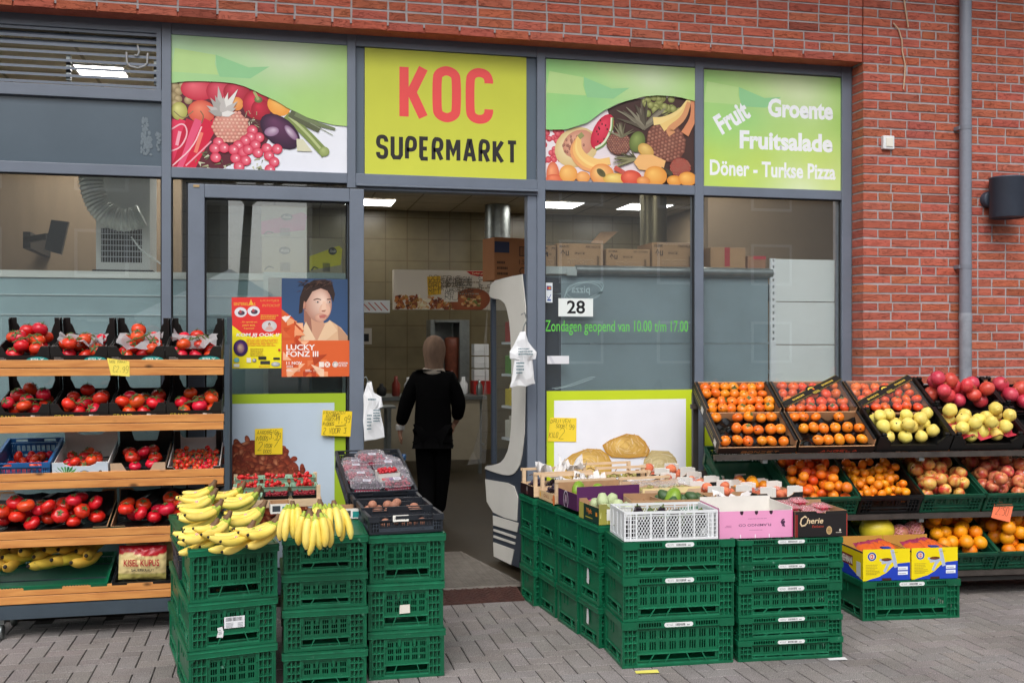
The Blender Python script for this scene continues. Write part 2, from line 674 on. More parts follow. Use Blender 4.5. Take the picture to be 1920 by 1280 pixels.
M_PURPLECARD = mat('purple_card', '#4f2150', .5, noise=.1, scale=10)
M_PINKCARD = mat('pink_card', '#e79cc2', .5, noise=.04, scale=10)
M_CREAMCARD = mat('cream_card', '#e3cfa2', .6, noise=.05, scale=10)
M_PLY = mat('poplar_ply', '#d9bb98', .7, var=.06, noise=.12, scale=12, stretch=(1, 1, 6))
M_PINE = None
# ------------------------------------------------------------------ brick building
def mat_brick():
 m, N, L, B = nodes('rough_red_brick')
 at = N.new('ShaderNodeAttribute'); at.attribute_name = 'Col'
 tc = N.new('ShaderNodeTexCoord')
 n1 = N.new('ShaderNodeTexNoise'); n1.inputs['Scale'].default_value = 14; n1.inputs['Detail'].default_value = 8; n1.inputs['Roughness'].default_value = .7
 L.new(tc.outputs['Object'], n1.inputs['Vector'])
 rp = N.new('ShaderNodeValToRGB')
 rp.color_ramp.elements[0].position = .25; rp.color_ramp.elements[1].position = .75
 rp.color_ramp.elements[0].color = (.36, .092, .059, 1); rp.color_ramp.elements[1].color = (.52, .145, .092, 1)
 L.new(n1.outputs['Fac'], rp.inputs['Fac'])
 mx = N.new('ShaderNodeMix'); mx.data_type = 'RGBA'; mx.blend_type = 'MULTIPLY'; mx.inputs[0].default_value = 1
 L.new(rp.outputs[0], mx.inputs[6]); L.new(at.outputs['Color'], mx.inputs[7])
 # folds of the moulded clay: ridges of a stretched noise
 mp = N.new('ShaderNodeMapping'); mp.inputs['Scale'].default_value = (9, 9, 34)
 L.new(tc.outputs['Object'], mp.inputs['Vector'])
 n2 = N.new('ShaderNodeTexNoise'); n2.inputs['Scale'].default_value = 1.3; n2.inputs['Detail'].default_value = 4; n2.inputs['Distortion'].default_value = .8
 L.new(mp.outputs[0], n2.inputs['Vector'])
 sb = N.new('ShaderNodeMath'); sb.operation = 'SUBTRACT'; sb.inputs[1].default_value = .5
 ab = N.new('ShaderNodeMath'); ab.operation = 'ABSOLUTE'
 L.new(n2.outputs['Fac'], sb.inputs[0]); L.new(sb.outputs[0], ab.inputs[0])
 r2 = N.new('ShaderNodeMapRange'); r2.inputs['From Max'].default_value = .018
 L.new(ab.outputs[0], r2.inputs['Value'])
 bp = N.new('ShaderNodeBump'); bp.inputs['Strength'].default_value = .75; bp.inputs['Distance'].default_value = .008
 L.new(r2.outputs[0], bp.inputs['Height'])
 n3 = N.new('ShaderNodeTexNoise'); n3.inputs['Scale'].default_value = 130; n3.inputs['Detail'].default_value = 4
 L.new(tc.outputs['Object'], n3.inputs['Vector'])
 b2 = N.new('ShaderNodeBump'); b2.inputs['Strength'].default_value = .5; b2.inputs['Distance'].default_value = .003
 L.new(n3.outputs['Fac'], b2.inputs['Height']); L.new(bp.outputs[0], b2.inputs['Normal'])
 L.new(b2.outputs[0], B.inputs['Normal'])
 L.new(mx.outputs[2], B.inputs['Base Color'])
 B.inputs['Roughness'].default_value = .85
 B.inputs['Specular IOR Level'].default_value = .25
 return m

M_BRICK = mat_brick()
M_MORTAR = mat('lime_mortar', '#b0a9aa', .9, noise=.14, scale=20, bump=.3, bscale=160, c2='#9a9292')

XR = on_y(1618.7, 640, 0).x                  # right jamb of the shop front opening
ZL = 3.478                                   # underside of the brick lintel
CRS = .0625
FY = .14                                     # face of the aluminium frame
ZO = ZL - 55 * CRS

def brick_course(mb, rr, x0, x1, z, first=None, y=0.0, jamb=False, lim=None):
 x = x0
 L = first or rr.choice((.1, .155, .21))
 while x < x1 - .02:
  e = min(x + L, x1)
  if x1 - e < .05:
   e = x1
  k = rr.uniform(.88, 1.10)
  if rr.random() < .03:
   k = rr.uniform(.6, .8)
  mb.col = (k * rr.uniform(.96, 1.06), k * rr.uniform(.9, 1.08), k * rr.uniform(.85, 1.1))
  j = lambda a=.0016: rr.uniform(-a, a)
  d = .14 if (jamb and x == x0) else .05
  z0, z1 = z + .0005, z + .0500
  o = rr.uniform(-.003, .0015)
  vs = [(x + j(), y + o, z0 + j()), (e + j(), y + o + j(), z0 + j()), (e, y + d, z0), (x, y + d, z0),
    (x + j(), y + o + j(), z1 + j()), (e + j(), y + o, z1 + j()), (e, y + d, z1), (x, y + d, z1)]
  mb.add(vs, [(0, 1, 5, 4), (1, 2, 6, 5), (3, 0, 4, 7), (4, 5, 6, 7), (0, 3, 2, 1)], 0)
  x = e + .0125
  L = .21 if rr.random() < .82 else .1
 mb.col = (1, 1, 1)

building = thing('shop_building', 'red brick building front with grey pointing around the shop windows', 'building')
XE = on_y(1800, 640, 0).x
rr = random.Random(11)
mb = MB()
row = -2
while ZO + row * CRS < 4.15:
 z = ZO + row * CRS
 brick_course(mb, rr, XR, XE - .004, z, (.205 if row % 2 else .105), jamb=z < ZL)
 brick_course(mb, rr, XE + .006, XE + 2.6, z - .014, rr.choice((.06, .13)))
 row += 1
mb.box(XR + .004, XE - .004, .0035, .4, -.1, 4.15, 1)
mb.box(XE + .004, XE + 2.6, .0035, .4, -.1, 4.15, 1)
mb.build('brick_pier', [M_BRICK, M_MORTAR], building, cols=True)
mb = MB()
row = 55
XL0 = -3.4
while ZO + row * CRS < 4.15:
 brick_course(mb, rr, XL0, XR - .008, ZO + row * CRS, .17 if row % 2 else .06)
 row += 1
mb.col = (.95, .95, .95)
mb.box(XL0, XR - .008, .012, FY - .004, ZL, ZL + .03, 0)
mb.col = (1, 1, 1)
mb.box(XL0, XR - .008, .0035, .4, ZL + .03, 4.15, 1)
mb.build('brick_lintel', [M_BRICK, M_MORTAR], building, cols=True)
mb = MB()
mb.box(-3.4, XR, .015, .3, -.1, .05)
mb.build('concrete_plinth', mat('concrete', '#77736d', .85, noise=.15, scale=12, bump=.2), building)

mb = MB(); mb.box(-3.4, XE + 2.6, -1.0, .4, 4.75, 4.95); mb.build('balcony_slab', mat('balcony_concrete', '#8f8a84', .8, noise=.1, scale=4), building)
mb = MB(); mb.box(-3.4, XE + 2.6, .05, .4, 4.152, 4.749); mb.build('upper_wall', M_BRICK, building)
# ------------------------------------------------------------------ aluminium shop front
XM = {k: (on_y(a, 640, FY).x, on_y(b, 640, FY).x) for k, (a, b) in
  {'m1': (303, 321), 'm2': (651, 667), 'm3': (1007.5, 1022.5), 'm4': (1303.5, 1319.5), 'm5': (1579, 1597)}.items()}
ZS0 = on_y(322, 312.5, FY).z                 # sign bottoms = transom top
ZT0 = on_y(322, 332.5, FY).z                 # transom underside
ZS1 = on_y(322, 64, FY).z                    # sign tops
ZD = on_y(990, 366, FY).z                    # head of the door opening
X0F = -3.4
front = thing('shopfront', 'grey blue aluminium shop front with tall glass bays under the brick lintel', 'shop front')
mb = MB()
for k, (a, b) in XM.items():
 mb.box(a, b, FY, FY + .09, .05, ZL + .02)
xs = [X0F, *XM['m1'], *XM['m2'], *XM['m3'], *XM['m4'], *XM['m5']]
bays = [(X0F, xs[1]), (xs[2], xs[3]), (xs[4], xs[5]), (xs[6], xs[7]), (xs[8], xs[9])]
for i, (a, b) in enumerate(bays):
 mb.box(a, b, FY + .006, FY + .08, ZS1, ZL + .02)
 mb.box(a, b, FY + .003, FY + .09, ZT0, ZS0)
 if i != 2:
  mb.box(a, b, FY + .004, FY + .085, .05, .13)
zq = [on_y(200, p, FY).z for p in (163, 185)]
mb.box(bays[0][0], bays[0][1], FY + .003, FY + .09, zq[1], zq[0])
# door head rail and jamb
mb.box(bays[2][0], bays[2][1], FY - .03, FY + .05, ZD + .02, ZT0 - .004)
mb.box(bays[2][0], bays[2][1], FY + .0, FY + .09, ZD, ZD + .02)
xj = on_y(990, 640, FY).x
mb.box(xj, bays[2][1], FY + .012, FY + .10, .05, ZD)
mb.build('frame', M_FRAME, front, bevel=.003)
mb = MB()
for i, (a, b) in enumerate(bays):
 if i == 2:
  continue
 z0, z1 = .13, ZT0
 for q in ((a, a + .008, z0, z1), (b - .008, b, z0, z1), (a + .008, b - .008, z1 - .008, z1), (a + .008, b - .008, z0, z0 + .008)):
  mb.box(q[0], q[1], FY + .02, FY + .035, q[2], q[3])
mb.build('glazing_seal', M_SEAL, front)
for i in (0, 1, 3, 4):
 a, b = bays[i]
 mb = MB()
 mb.box(a + .002, b - .002, FY + .036, FY + .044, .132, ZT0 - .002)
 mb.build('window_pane', M_GLASS, front)
# dark panel with worn tape marks, left bay
a, b = bays[0]
mb = MB()
mb.box(a, b, FY + .035, FY + .05, ZS0, zq[1])
mb.build('dark_glass_panel', mat('dark_enamelled_glass', '#56636e', .22, noise=.06, scale=3), front)
fl = Flat()
P = lambda px, py: (on_y(px, py, FY + .034).x, on_y(px, py, FY + .034).z)
rr = random.Random(5)
for zx0, zx1, zy0, zy1, n in ((950, 985, 785, 870, 26), (945, 1005, 880, 940, 22), (942, 1008, 940, 1035, 46), (1045, 1070, 880, 1010, 16)):
 for _ in range(n):
  x, y = rr.uniform(zx0, zx1), rr.uniform(zy0, zy1)
  u, v = P(x / 3.556, y / 3.556)
  fl.ell(u, v, rr.uniform(.004, .012), rr.uniform(.004, .016), '#7b868e', '#66727a', n=7)
fl.done('tape_residue', front, TM((0, FY + .034, 0)))
# louvre
mb = MB()
zl0, zl1 = zq[0], ZS1 + .005
xa, xb = bays[0]
n = 8
for i in range(n):
 z = zl0 + .02 + (zl1 - zl0 - .03) * i / (n - 1)
 tl = .03 if i > 4 else .012
 mb.add([(xa, FY + .01, z), (xb - .03, FY + .01, z), (xb - .03, FY + .06, z + tl), (xa, FY + .06, z + tl),
   (xa, FY + .01, z - .016), (xb - .03, FY + .01, z - .016), (xb - .03, FY + .06, z + tl - .01), (xa, FY + .06, z + tl - .01)],
   [(0, 1, 2, 3), (4, 5, 1, 0), (7, 6, 5, 4), (3, 2, 6, 7)])
mb.box(xb - .03, xb - .004, FY + .004, FY + .07, zl0, zl1)
xk = on_y(126, 100, FY).x
mb.build('louvre_slats', M_FRAME, front)
mb = MB()
for x in (xk, xb - .035):
 for z in (1, 2, 3):
  zz = zl0 + .02 + (zl1 - zl0 - .03) * z / (n - 1)
  mb.box(x - .012, x + .012, FY + .03, FY + .075, zz - .03, zz + .03)
mb.build('slat_clip', M_STEEL, front)
g = lambda px, py: Vector((*P(px, py), 0))
def at(px, py, y):
 return on_y(px, py, y)
mb = MB()
mb.tube([at(x, y, FY + .005) for x, y in ((237, 98), (238, 118), (243, 124), (258, 128), (272, 124), (276, 118), (277, 100))], .006, 6)
mb.tube([at(x, y, FY + .003) for x, y in ((258, 86), (261, 97), (258, 105), (252, 103))], .006, 6)
tag(mb.build('loose_cable', mat('pale_cable', '#a8a9aa', .5)), 'pale loop of cable hanging through the louvre at top left', 'cable')

# ------------------------------------------------------------------ sign boards
def sign(name, pxs, zt, zb, label, y=FY + .02, back='#d8dbe0', th=.02):
 xa, xb = on_y(pxs[0], 640, y).x, on_y(pxs[1], 640, y).x
 t = thing(name, label, 'sign', TM((xa, y, zb)), 'printed sign boards above the shop windows')
 mb = MB()
 mb.box(0, xb - xa, .0005, th, 0, zt - zb)
 mb.build('board', mat('sign_board', back, .5), t)
 def Q(px, py):
  w = on_y(px, py, y)
  return (w.x - xa, w.z - zb)
 fl = Flat(clip=(0, xb - xa, 0, zt - zb))
 return t, fl, Q, xb - xa, zt - zb

def mix(a, b, t):
 a, b = lin(a), lin(b)
 t = max(0, min(1, t))
 return tuple(a[k] + (b[k] - a[k]) * t for k in range(3))

def blend3(pts, x, y):                      # smooth colour field from scattered colour points
 s = [0, 0, 0]; ws = 0
 for px, py, c in pts:
  w = 1 / ((x - px) ** 2 + (y - py) ** 2 + .015)
  c = lin(c)
  ws += w
  for k in range(3):
   s[k] += w * c[k]
 return tuple(a / ws for a in s)

def curve_at(cv, x):
 for (x0, y0), (x1, y1) in zip(cv, cv[1:]):
  if x <= x1:
   t = (x - x0) / (x1 - x0)
   t2 = t * t * (3 - 2 * t) * .35 + t * .65
   return y0 + (y1 - y0) * t2
 return cv[-1][1]

def green_top(fl, w, h, cv, field, nx=34, ny=9):
 fl.n += 1
 for i in range(nx):
  xa, xb = w * i / nx, w * (i + 1) / nx
  ya, yb = curve_at(cv, xa), curve_at(cv, xb)
  for j in range(ny):
   q = []
   for x, yy, jj in ((xa, ya, j), (xb, yb, j), (xb, yb, j + 1), (xa, ya, j + 1)):
    q.append((x, yy + (h - yy) * jj / ny))
   fl.face(q, [blend3(field, x / w, y / h) for x, y in q], False)

def leaf_marks(fl, w, h):
 fl.poly([(.0 * w, .72 * h), (.26 * w, .715 * h), (.24 * w, .80 * h), (.245 * w, .865 * h), (.02 * w, .90 * h)], '#b7d98e')
 fl.poly([(.245 * w, .868 * h), (.33 * w, .83 * h), (.43 * w, .785 * h), (.55 * w, .80 * h), (.44 * w, .70 * h), (.268 * w, .70 * h), (.25 * w, .78 * h)], '#93cd93')

field1 = [(0, 1, '#b9d8bb'), (.3, .95, '#c3dcae'), (.6, .93, '#d9e3c8'), (.68, .85, '#dfe4d3'), (1, .9, '#a2cb66'), (0, .7, '#a9d68b'), (.3, .72, '#8fcd8a'), (.5, .55, '#93d27c'), (.75, .6, '#a0d164'), (1, .6, '#a9d26a'), (.95, .35, '#bcd980'), (.75, .4, '#abd56c'), (0, .62, '#9fd58c')]
# --- left sign: vegetables and fruit
t, fl, Q, W, Hh = sign('shop_sign', (321.5, 650.5), ZS1, ZS0, 'green printed sign with chillies, pineapple, aubergine and cucumber, left of the yellow board')
z1 = lambda x, y: Q(310 + x / 4.414, 50 + y / 4.414)
k1 = 1 / 4.414 / 310                         # zoomed pixel -> metre on this plane
U = lambda r: r / 4.414 * (on_y(500, 640, FY).x - on_y(499, 640, FY).x)
def E(x, y, rx, ry, c0, c1=None, rot=0, **k):
 u, v = z1(x, y)
 fl.ell(u, v, U(rx), U(ry), c0, c1, -rot, **k)
def ST_(pts, w, c, **k):
 fl.curve([z1(*p) for p in pts], U(w), c, **k)
def PG(pts, c):
 fl.poly([z1(*p) for p in pts], c)
fl.grad(0, 0, W, Hh * .5, lambda a, b: mix('#dfe3ee', '#eceef6', a))
rr = random.Random(3)
PG([(50, 460), (750, 460), (1000, 640), (820, 1000), (450, 1190), (50, 1190)], '#5d2330')
for x, y, r in ((75, 500, 42), (108, 535, 36), (60, 580, 44), (105, 600, 34), (80, 640, 36), (190, 610, 34), (140, 490, 30)):
 E(x, y, r, r, '#cdb98e', '#8f7a52')
E(270, 520, 140, 95, '#ee6b78', '#c41f3c'); E(460, 540, 120, 110, '#e0566a', '#b51d38'); E(590, 545, 110, 90, '#d8445c', '#a3182f')
E(115, 700, 66, 76, '#dfdc8e', '#a7a44e'); E(300, 705, 112, 98, '#f08a6a', '#d3503f', hx=-.2)
E(590, 640, 55, 58, '#f6b26a', '#e58a45'); E(750, 645, 110, 125, '#e5405a', '#a4122c'); E(790, 690, 80, 90, '#d42a48', '#9c1029')
E(770, 605, 34, 28, '#8f9a5c', '#5c6a3c'); ST_([(770, 605), (735, 540)], 22, '#a8b070')
E(940, 655, 100, 85, '#fbc268', '#ef9c3e', 30)
for x, w in ((60, 0), (95, 20), (140, 35), (190, 55), (240, 80), (295, 100)):
 ST_([(x + 30 + w, 780), (x + w * .6, 900), (x - 20, 1060), (x - 80, 1190)], 62, rr.choice(['#d4183f', '#e0325a', '#c2133a', '#e4557a']), taper=(1.1, .7))
ST_([(50, 850), (150, 790), (190, 880), (130, 1000), (50, 1030)], 12, '#f3b9c4'); ST_([(300, 830), (230, 1000), (60, 1150)], 11, '#f6c3cb')
ST_([(380, 950), (240, 1085), (170, 1150)], 12, '#f2a0b2'); ST_([(120, 870), (95, 980)], 26, '#f2a7b7'); ST_([(300, 880), (250, 1040)], 30, '#ee7f6d')
ST_([(230, 700), (150, 770), (70, 700)], 8, '#8a7a55'); ST_([(300, 800), (320, 740), (290, 700)], 8, '#7c6a4a')
for i in range(46):                          # dry leaves under the berries
 x, y = rr.uniform(250, 860), rr.uniform(1040, 1180)
 a = rr.uniform(0, 3.1)
 ST_([(x, y), (x + 50 * math.cos(a), y + 28 * math.sin(a))], rr.uniform(8, 22), rr.choice(['#a9a984', '#7e8058', '#c7c9ac', '#5d6044']), taper=(1, .2))
for i in range(16):
 x, y = rr.uniform(660, 780), rr.uniform(700, 830)
 ST_([(x, y), (x + rr.uniform(-50, 60), y + rr.uniform(-40, 50))], 7, rr.choice(['#d7d0b8', '#6b5b4a', '#a39677']))
E(540, 830, 150, 135, '#eab3a2', '#c2756a')
for j in range(9):
 for i in range(10):
  x, y = 395 + i * 31 + (j % 2) * 15, 715 + j * 29
  if ((x - 540) / 150) ** 2 + ((y - 830) / 132) ** 2 < 1:
   E(x, y, 17, 15, rr.choice(['#f4c7b2', '#efb29f', '#f6d6bd']), '#cf8374', n=9)
for a, l in ((-75, 190), (-58, 250), (-98, 240), (-40, 170), (-125, 170), (-150, 150), (-25, 130), (-110, 170), (-85, 150), (-165, 120), (-8, 110)):
 bx, by = 470, 730
 tx, ty = bx + l * math.cos(R(a)), by + l * math.sin(R(a))
 nx_, ny_ = -math.sin(R(a)) * 26, math.cos(R(a)) * 26
 mx_, my_ = (bx * .55 + tx * .45), (by * .55 + ty * .45)
 PG([(bx - nx_ * .6, by - ny_ * .6), (mx_ - nx_, my_ - ny_), (tx, ty), (mx_ + nx_, my_ + ny_), (bx + nx_ * .6, by + ny_ * .6)], rr.choice(['#d9d6d2', '#c2bdb9', '#aba7a2', '#e6e3de']))
ST_([(1010, 740), (1160, 880), (1320, 1050)], 84, '#7f9050', taper=(.8, 1)); ST_([(1025, 745), (1170, 880), (1300, 1030)], 22, '#b9c48a'); E(1315, 1035, 44, 42, '#b4c080', '#8a9a58')
ST_([(1040, 720), (1170, 800), (1270, 850)], 74, '#5b6046', taper=(1, .8)); ST_([(1080, 725), (1230, 800), (1400, 850)], 46, '#74805a', taper=(1, .5)); ST_([(1200, 800), (1385, 900)], 6, '#9aa287')
E(950, 870, 190, 118, '#6b3a5e', '#2c1230', 38, hx=-.5); E(880, 870, 40, 62, '#cdb8cc', '#8c6488', 75); E(1040, 880, 32, 78, '#d6c6d6', '#7a4f78', -40)
PG([(1085, 930), (1140, 935), (1180, 990), (1215, 1035), (1150, 1035), (1090, 1030)], '#d8d6b8')
for x, y in ((720, 860), (775, 920), (705, 915), (662, 945), (745, 980), (440, 960), (410, 1010), (485, 1005), (605, 985), (565, 1020), (645, 1040), (685, 1020), (765, 1045), (840, 1010), (925, 1015), (858, 1070), (418, 1085), (583, 1092), (665, 1110), (610, 1160), (900, 1122), (865, 1185)):
 E(x, y, 45, 44, '#f2899b', '#cf2347', hx=.15, hy=.1, n=14); E(x + 8, y - 4, 8, 8, '#fbe3e6', n=7)
cv = [z1(*p) for p in ((49, 470), (180, 456), (300, 455), (430, 460), (550, 470), (640, 492), (720, 525), (820, 575), (900, 610), (1040, 690), (1200, 765), (1300, 795), (1400, 818), (1500, 826))]
green_top(fl, W, Hh, cv, field1)
leaf_marks(fl, W, Hh)
fl.done('print', t)

# --- yellow name board
t, fl, Q, W, Hh = sign('shop_sign', (684, 987), on_y(684, 87.7, FY).z, on_y(684, 325, FY).z, 'yellow name board reading KOC SUPERMARKT in red and black above the doorway')
fl.grad(0, 0, W, Hh, lambda a, b: mix('#ced34a', '#c3c83f', b), 2, 4)
za = lambda x, y: Q(660 + x / 4.414, 70 + y / 4.414)
ux = (za(1200, 600)[0] - za(400, 600)[0]) / 800
def KB(x0, yt, x1, yb, pts, lwz, c):
 u0, v0 = za(x0, yb)
 u1 = za(x1, yb)[0]
 v1 = za(x0, yt)[1]
 lw = lwz * ux
 for st in pts:
  (fl.curve if len(st) > 6 else fl.stroke)([(u0 + lw / 2 + a * (u1 - u0 - lw), v0 + lw / 2 + b * (v1 - v0 - lw)) for a, b in st], lw, c)
RED = '#e8504f'
KB(392, 214, 626, 684, [[(0, 0), (0, 1)]], 76, RED)
KB(392, 214, 626, 684, [[(1, 1), (.40, .5), (1, 0)]], 78, RED)
OC = .22
KB(665, 234, 902, 699, [[(.38, 0), (.1, .06), (0, .16), (0, .84), (.1, .94), (.38, 1), (.62, 1), (.9, .94), (1, .84), (1, .16), (.9, .06), (.62, 0), (.38, 0)]], 76, RED)
KB(940, 250, 1168, 712, [[(1, .80), (1, .85), (.9, .95), (.65, 1), (.35, 1), (.1, .94), (0, .84), (0, .16), (.1, .06), (.35, 0), (.65, 0), (.9, .05), (1, .15), (1, .20)]], 74, RED)
SUP = {'S': [[(1, .78), (1, .86), (.8, 1), (.2, 1), (0, .86), (0, .64), (.2, .53), (.8, .47), (1, .36), (1, .14), (.8, 0), (.2, 0), (0, .14), (0, .22)]],
  'U': [[(0, 1), (0, .14), (.2, 0), (.8, 0), (1, .14), (1, 1)]], 'P': [[(0, 0), (0, 1), (.75, 1), (1, .86), (1, .56), (.75, .42), (.05, .42)]],
  'E': [[(1, 1), (.0, 1), (0, .1), (.16, 0), (1, 0)], [(.05, .5), (.85, .5)]], 'R': [[(0, 0), (0, 1), (.75, 1), (1, .86), (1, .6), (.75, .46), (.05, .46)], [(.5, .46), (1, 0)]],
  'M': [[(0, 0), (0, 1)], [(.06, .95), (.5, .34), (.94, .95)], [(1, 1), (1, 0)]], 'A': [[(0, 0), (.42, 1), (.58, 1), (1, 0)], [(.25, .3), (.75, .3)]],
  'K': [[(0, 0), (0, 1)], [(1, 1), (.22, .5), (1, 0)]], 'T': [[(0, 1), (1, 1)], [(.5, 1), (.5, 0)]]}
xx = [(199, 300), (319, 422), (438, 538), (556, 640), (658, 757), (778, 897), (919, 1027), (1046, 1142), (1163, 1258), (1278, 1370)]
yt = [804, 808, 815, 820, 825, 832, 838, 842, 848, 853]
for c, (a, b), y in zip('SUPERMARKT', xx, yt):
 KB(a, y, b, y + 203 - (y - 804) * .16, SUP[c], 33, '#2a2727')
fl.done('print', t)
mb = MB()
for a, b in ((on_y(668, 640, FY).x, on_y(683.5, 640, FY).x), (on_y(987.5, 640, FY).x, on_y(1007, 640, FY).x)):
 mb = MB(); mb.box(a, b, FY + .03, FY + .05, ZS0, ZS1)
 mb.build('side_filler', mat('dark_filler', '#566370', .4), front)

# --- right fruit sign
t, fl, Q, W, Hh = sign('shop_sign', (1023, 1303), on_y(1023, 110, FY).z, ZS0, 'green printed sign with pineapples, bananas, melon and oranges, right of the yellow board')
z1 = lambda x, y: Q(1000 + x / 3.0968, 60 + y / 3.0968)
U = lambda r: r / 3.0968 * (on_y(1160, 640, FY).x - on_y(1159, 640, FY).x)
fl.grad(0, 0, W, Hh * .8, lambda a, b: mix('#efe6ea', '#d8c9cc', a))
PG([(430, 450), (560, 390), (940, 380), (940, 890), (700, 890), (640, 700), (480, 640)], '#4a3430')
for i in range(26):
 E(rr.uniform(60, 165), rr.uniform(570, 760), 17, 17, '#ee7d84', '#c02f44', n=9)
for i in range(30):
 x, y = rr.uniform(640, 860), rr.uniform(375, 480)
 E(x, y, 21, 21, '#bdc07c', '#74793e', n=10)
E(250, 670, 130, 105, '#f0e0b4', '#d8bf86', -30); E(262, 650, 96, 72, '#e9b69a', '#c98a72', -30)
for i in range(60):
 a, r_ = rr.uniform(0, 6.28), rr.uniform(0, 1)
 E(232 + 60 * r_ * math.cos(a), 660 + 60 * r_ * math.sin(a), 6, 9, '#c08b76', '#8a5348', n=6)
E(400, 580, 52, 108, '#e84a62', '#c32440', 28); ST_([(455, 500), (452, 570), (410, 650), (360, 675)], 14, '#dfe6c8'); ST_([(462, 500), (458, 578), (416, 658), (364, 684)], 9, '#6f8f4a')
for i in range(12):
 E(rr.uniform(365, 440), rr.uniform(510, 650), 4, 7, '#3a1a1a', n=6)
for i, (dx, dy) in enumerate(((0, 0), (30, 16), (60, 26), (90, 40))):
 ST_([(265, 610), (215 + dx * .55, 690 + dy * .2), (265 + dx, 775 - dx * .15), (350 + dx, 800 - dx * .55)], 42, ['#e9a36a', '#f2be72', '#f6d488', '#f3c77c'][i], taper=(.5, 1))
ST_([(265, 612), (285, 595)], 26, '#9a9a62')
def pine(cx, cy, rx, ry, rot, c, d, cr, n=12):
 E(cx, cy, rx, ry, c, d, rot)
 for j in range(-6, 7):
  for i in range(-6, 7):
   x, y = i * rx / 5 + (j % 2) * rx / 10, j * ry / 6
   if (x / rx) ** 2 + (y / ry) ** 2 < .85:
    X, Y = cx + x * math.cos(R(rot)) - y * math.sin(R(rot)), cy + x * math.sin(R(rot)) + y * math.cos(R(rot))
    E(X, Y, rx / 9, ry / 10, rr.choice([c, '#c98f78', '#b97a66']), d, n=7)
for k in range(30):
 a = rr.uniform(-170, -30) + (20 if k % 2 else 0)
 l = rr.uniform(90, 190)
 ST_([(640, 560), (640 + l * .6 * math.cos(R(a)), 560 + l * .6 * math.sin(R(a))), (640 + l * math.cos(R(a)) * 1.05, 560 + l * math.sin(R(a)) * .9)], 24, rr.choice(['#5e5648', '#7a7362', '#4a4238', '#8c8672']), taper=(1, .1))
pine(770, 640, 120, 110, 40, '#b07a66', '#6d4238', 0)
for i in range(3):
 ST_([(900, 400 + i * 8), (850 + i * 10, 470 + i * 18), (760 + i * 12, 515 + i * 26), (700 + i * 50, 520 + i * 36)], 46, ['#f0d58e', '#eccb80', '#d99a6c'][i], taper=(.5, 1))
ST_([(925, 400), (930, 500), (880, 590)], 50, '#d98f66', taper=(.5, 1))
pine(495, 650, 72, 66, 0, '#a87466', '#6a443c', 0)
for k in range(14):
 a = rr.uniform(-160, -20)
 ST_([(510, 610), (510 + 80 * math.cos(R(a)), 610 + 80 * math.sin(R(a)))], 15, rr.choice(['#6e6a52', '#8f8a70', '#54503e']), taper=(1, .1))
E(600, 640, 45, 60, '#8fa05c', '#5d6c36', 20); E(650, 690, 50, 36, '#e8c878', '#c99a50', 30)
for k in range(18):
 a = rr.uniform(150, 260)
 ST_([(590, 740), (590 + 130 * math.cos(R(a)), 760 + 70 * math.sin(R(a)))], 17, rr.choice(['#6c6a4a', '#8d8a66', '#4c4a36']), taper=(1, .1))
PG([(580, 760), (610, 715), (690, 715), (765, 750), (755, 790), (690, 810), (610, 800)], '#eeb877')
pine(850, 790, 62, 56, 0, '#d87a66', '#8f3a34', 0)
for k in range(10):
 a = rr.uniform(100, 260)
 ST_([(800, 820), (800 + 70 * math.cos(R(a)), 820 + 60 * math.sin(R(a)))], 14, '#4e4a3a', taper=(1, .1))
for x, y, rx, ry, c0, c1 in ((110, 830, 36, 70, '#f6a878', '#d86a4a'), (120, 855, 50, 25, '#f09066', '#d4593c'), (200, 825, 52, 48, '#f8c878', '#e69a4a'), (285, 845, 40, 32, '#f6bd78', '#e0924e'), (395, 830, 70, 60, '#f8cf86', '#e08a4a'), (470, 855, 70, 32, '#f4dd88', '#d9a84c'), (565, 850, 62, 44, '#ef7a5e', '#c9402f'), (705, 838, 68, 55, '#f9c66c', '#e2923e'), (635, 868, 40, 26, '#f3b070', '#d9823e'), (815, 866, 46, 30, '#f6bb62', '#dd8a36'), (890, 855, 55, 40, '#f8c46a', '#e08f3c')):
 E(x, y, rx, ry, c0, c1)
E(390, 820, 30, 18, '#4f4a30', '#6a6440', 40); ST_([(470, 790), (520, 820)], 26, '#c45a4e')
cv = [z1(*p) for p in ((70, 570), (180, 570), (300, 535), (420, 452), (500, 415), (560, 398), (640, 378), (720, 371), (820, 378), (945, 406))]
field2 = [(0, 1, '#86c877'), (.2, .95, '#a0cf7a'), (.45, .95, '#c9dc94'), (.68, .88, '#e6ead8'), (1, .95, '#a8cf72'), (0, .75, '#9ed37c'), (.3, .72, '#86cf88'), (.6, .75, '#b5dc88'), (1, .7, '#a4d272'), (.3, .55, '#84d286'), (0, .5, '#8ed482')]
green_top(fl, W, Hh, cv, field2)
leaf_marks(fl, W, Hh)
fl.done('print', t)

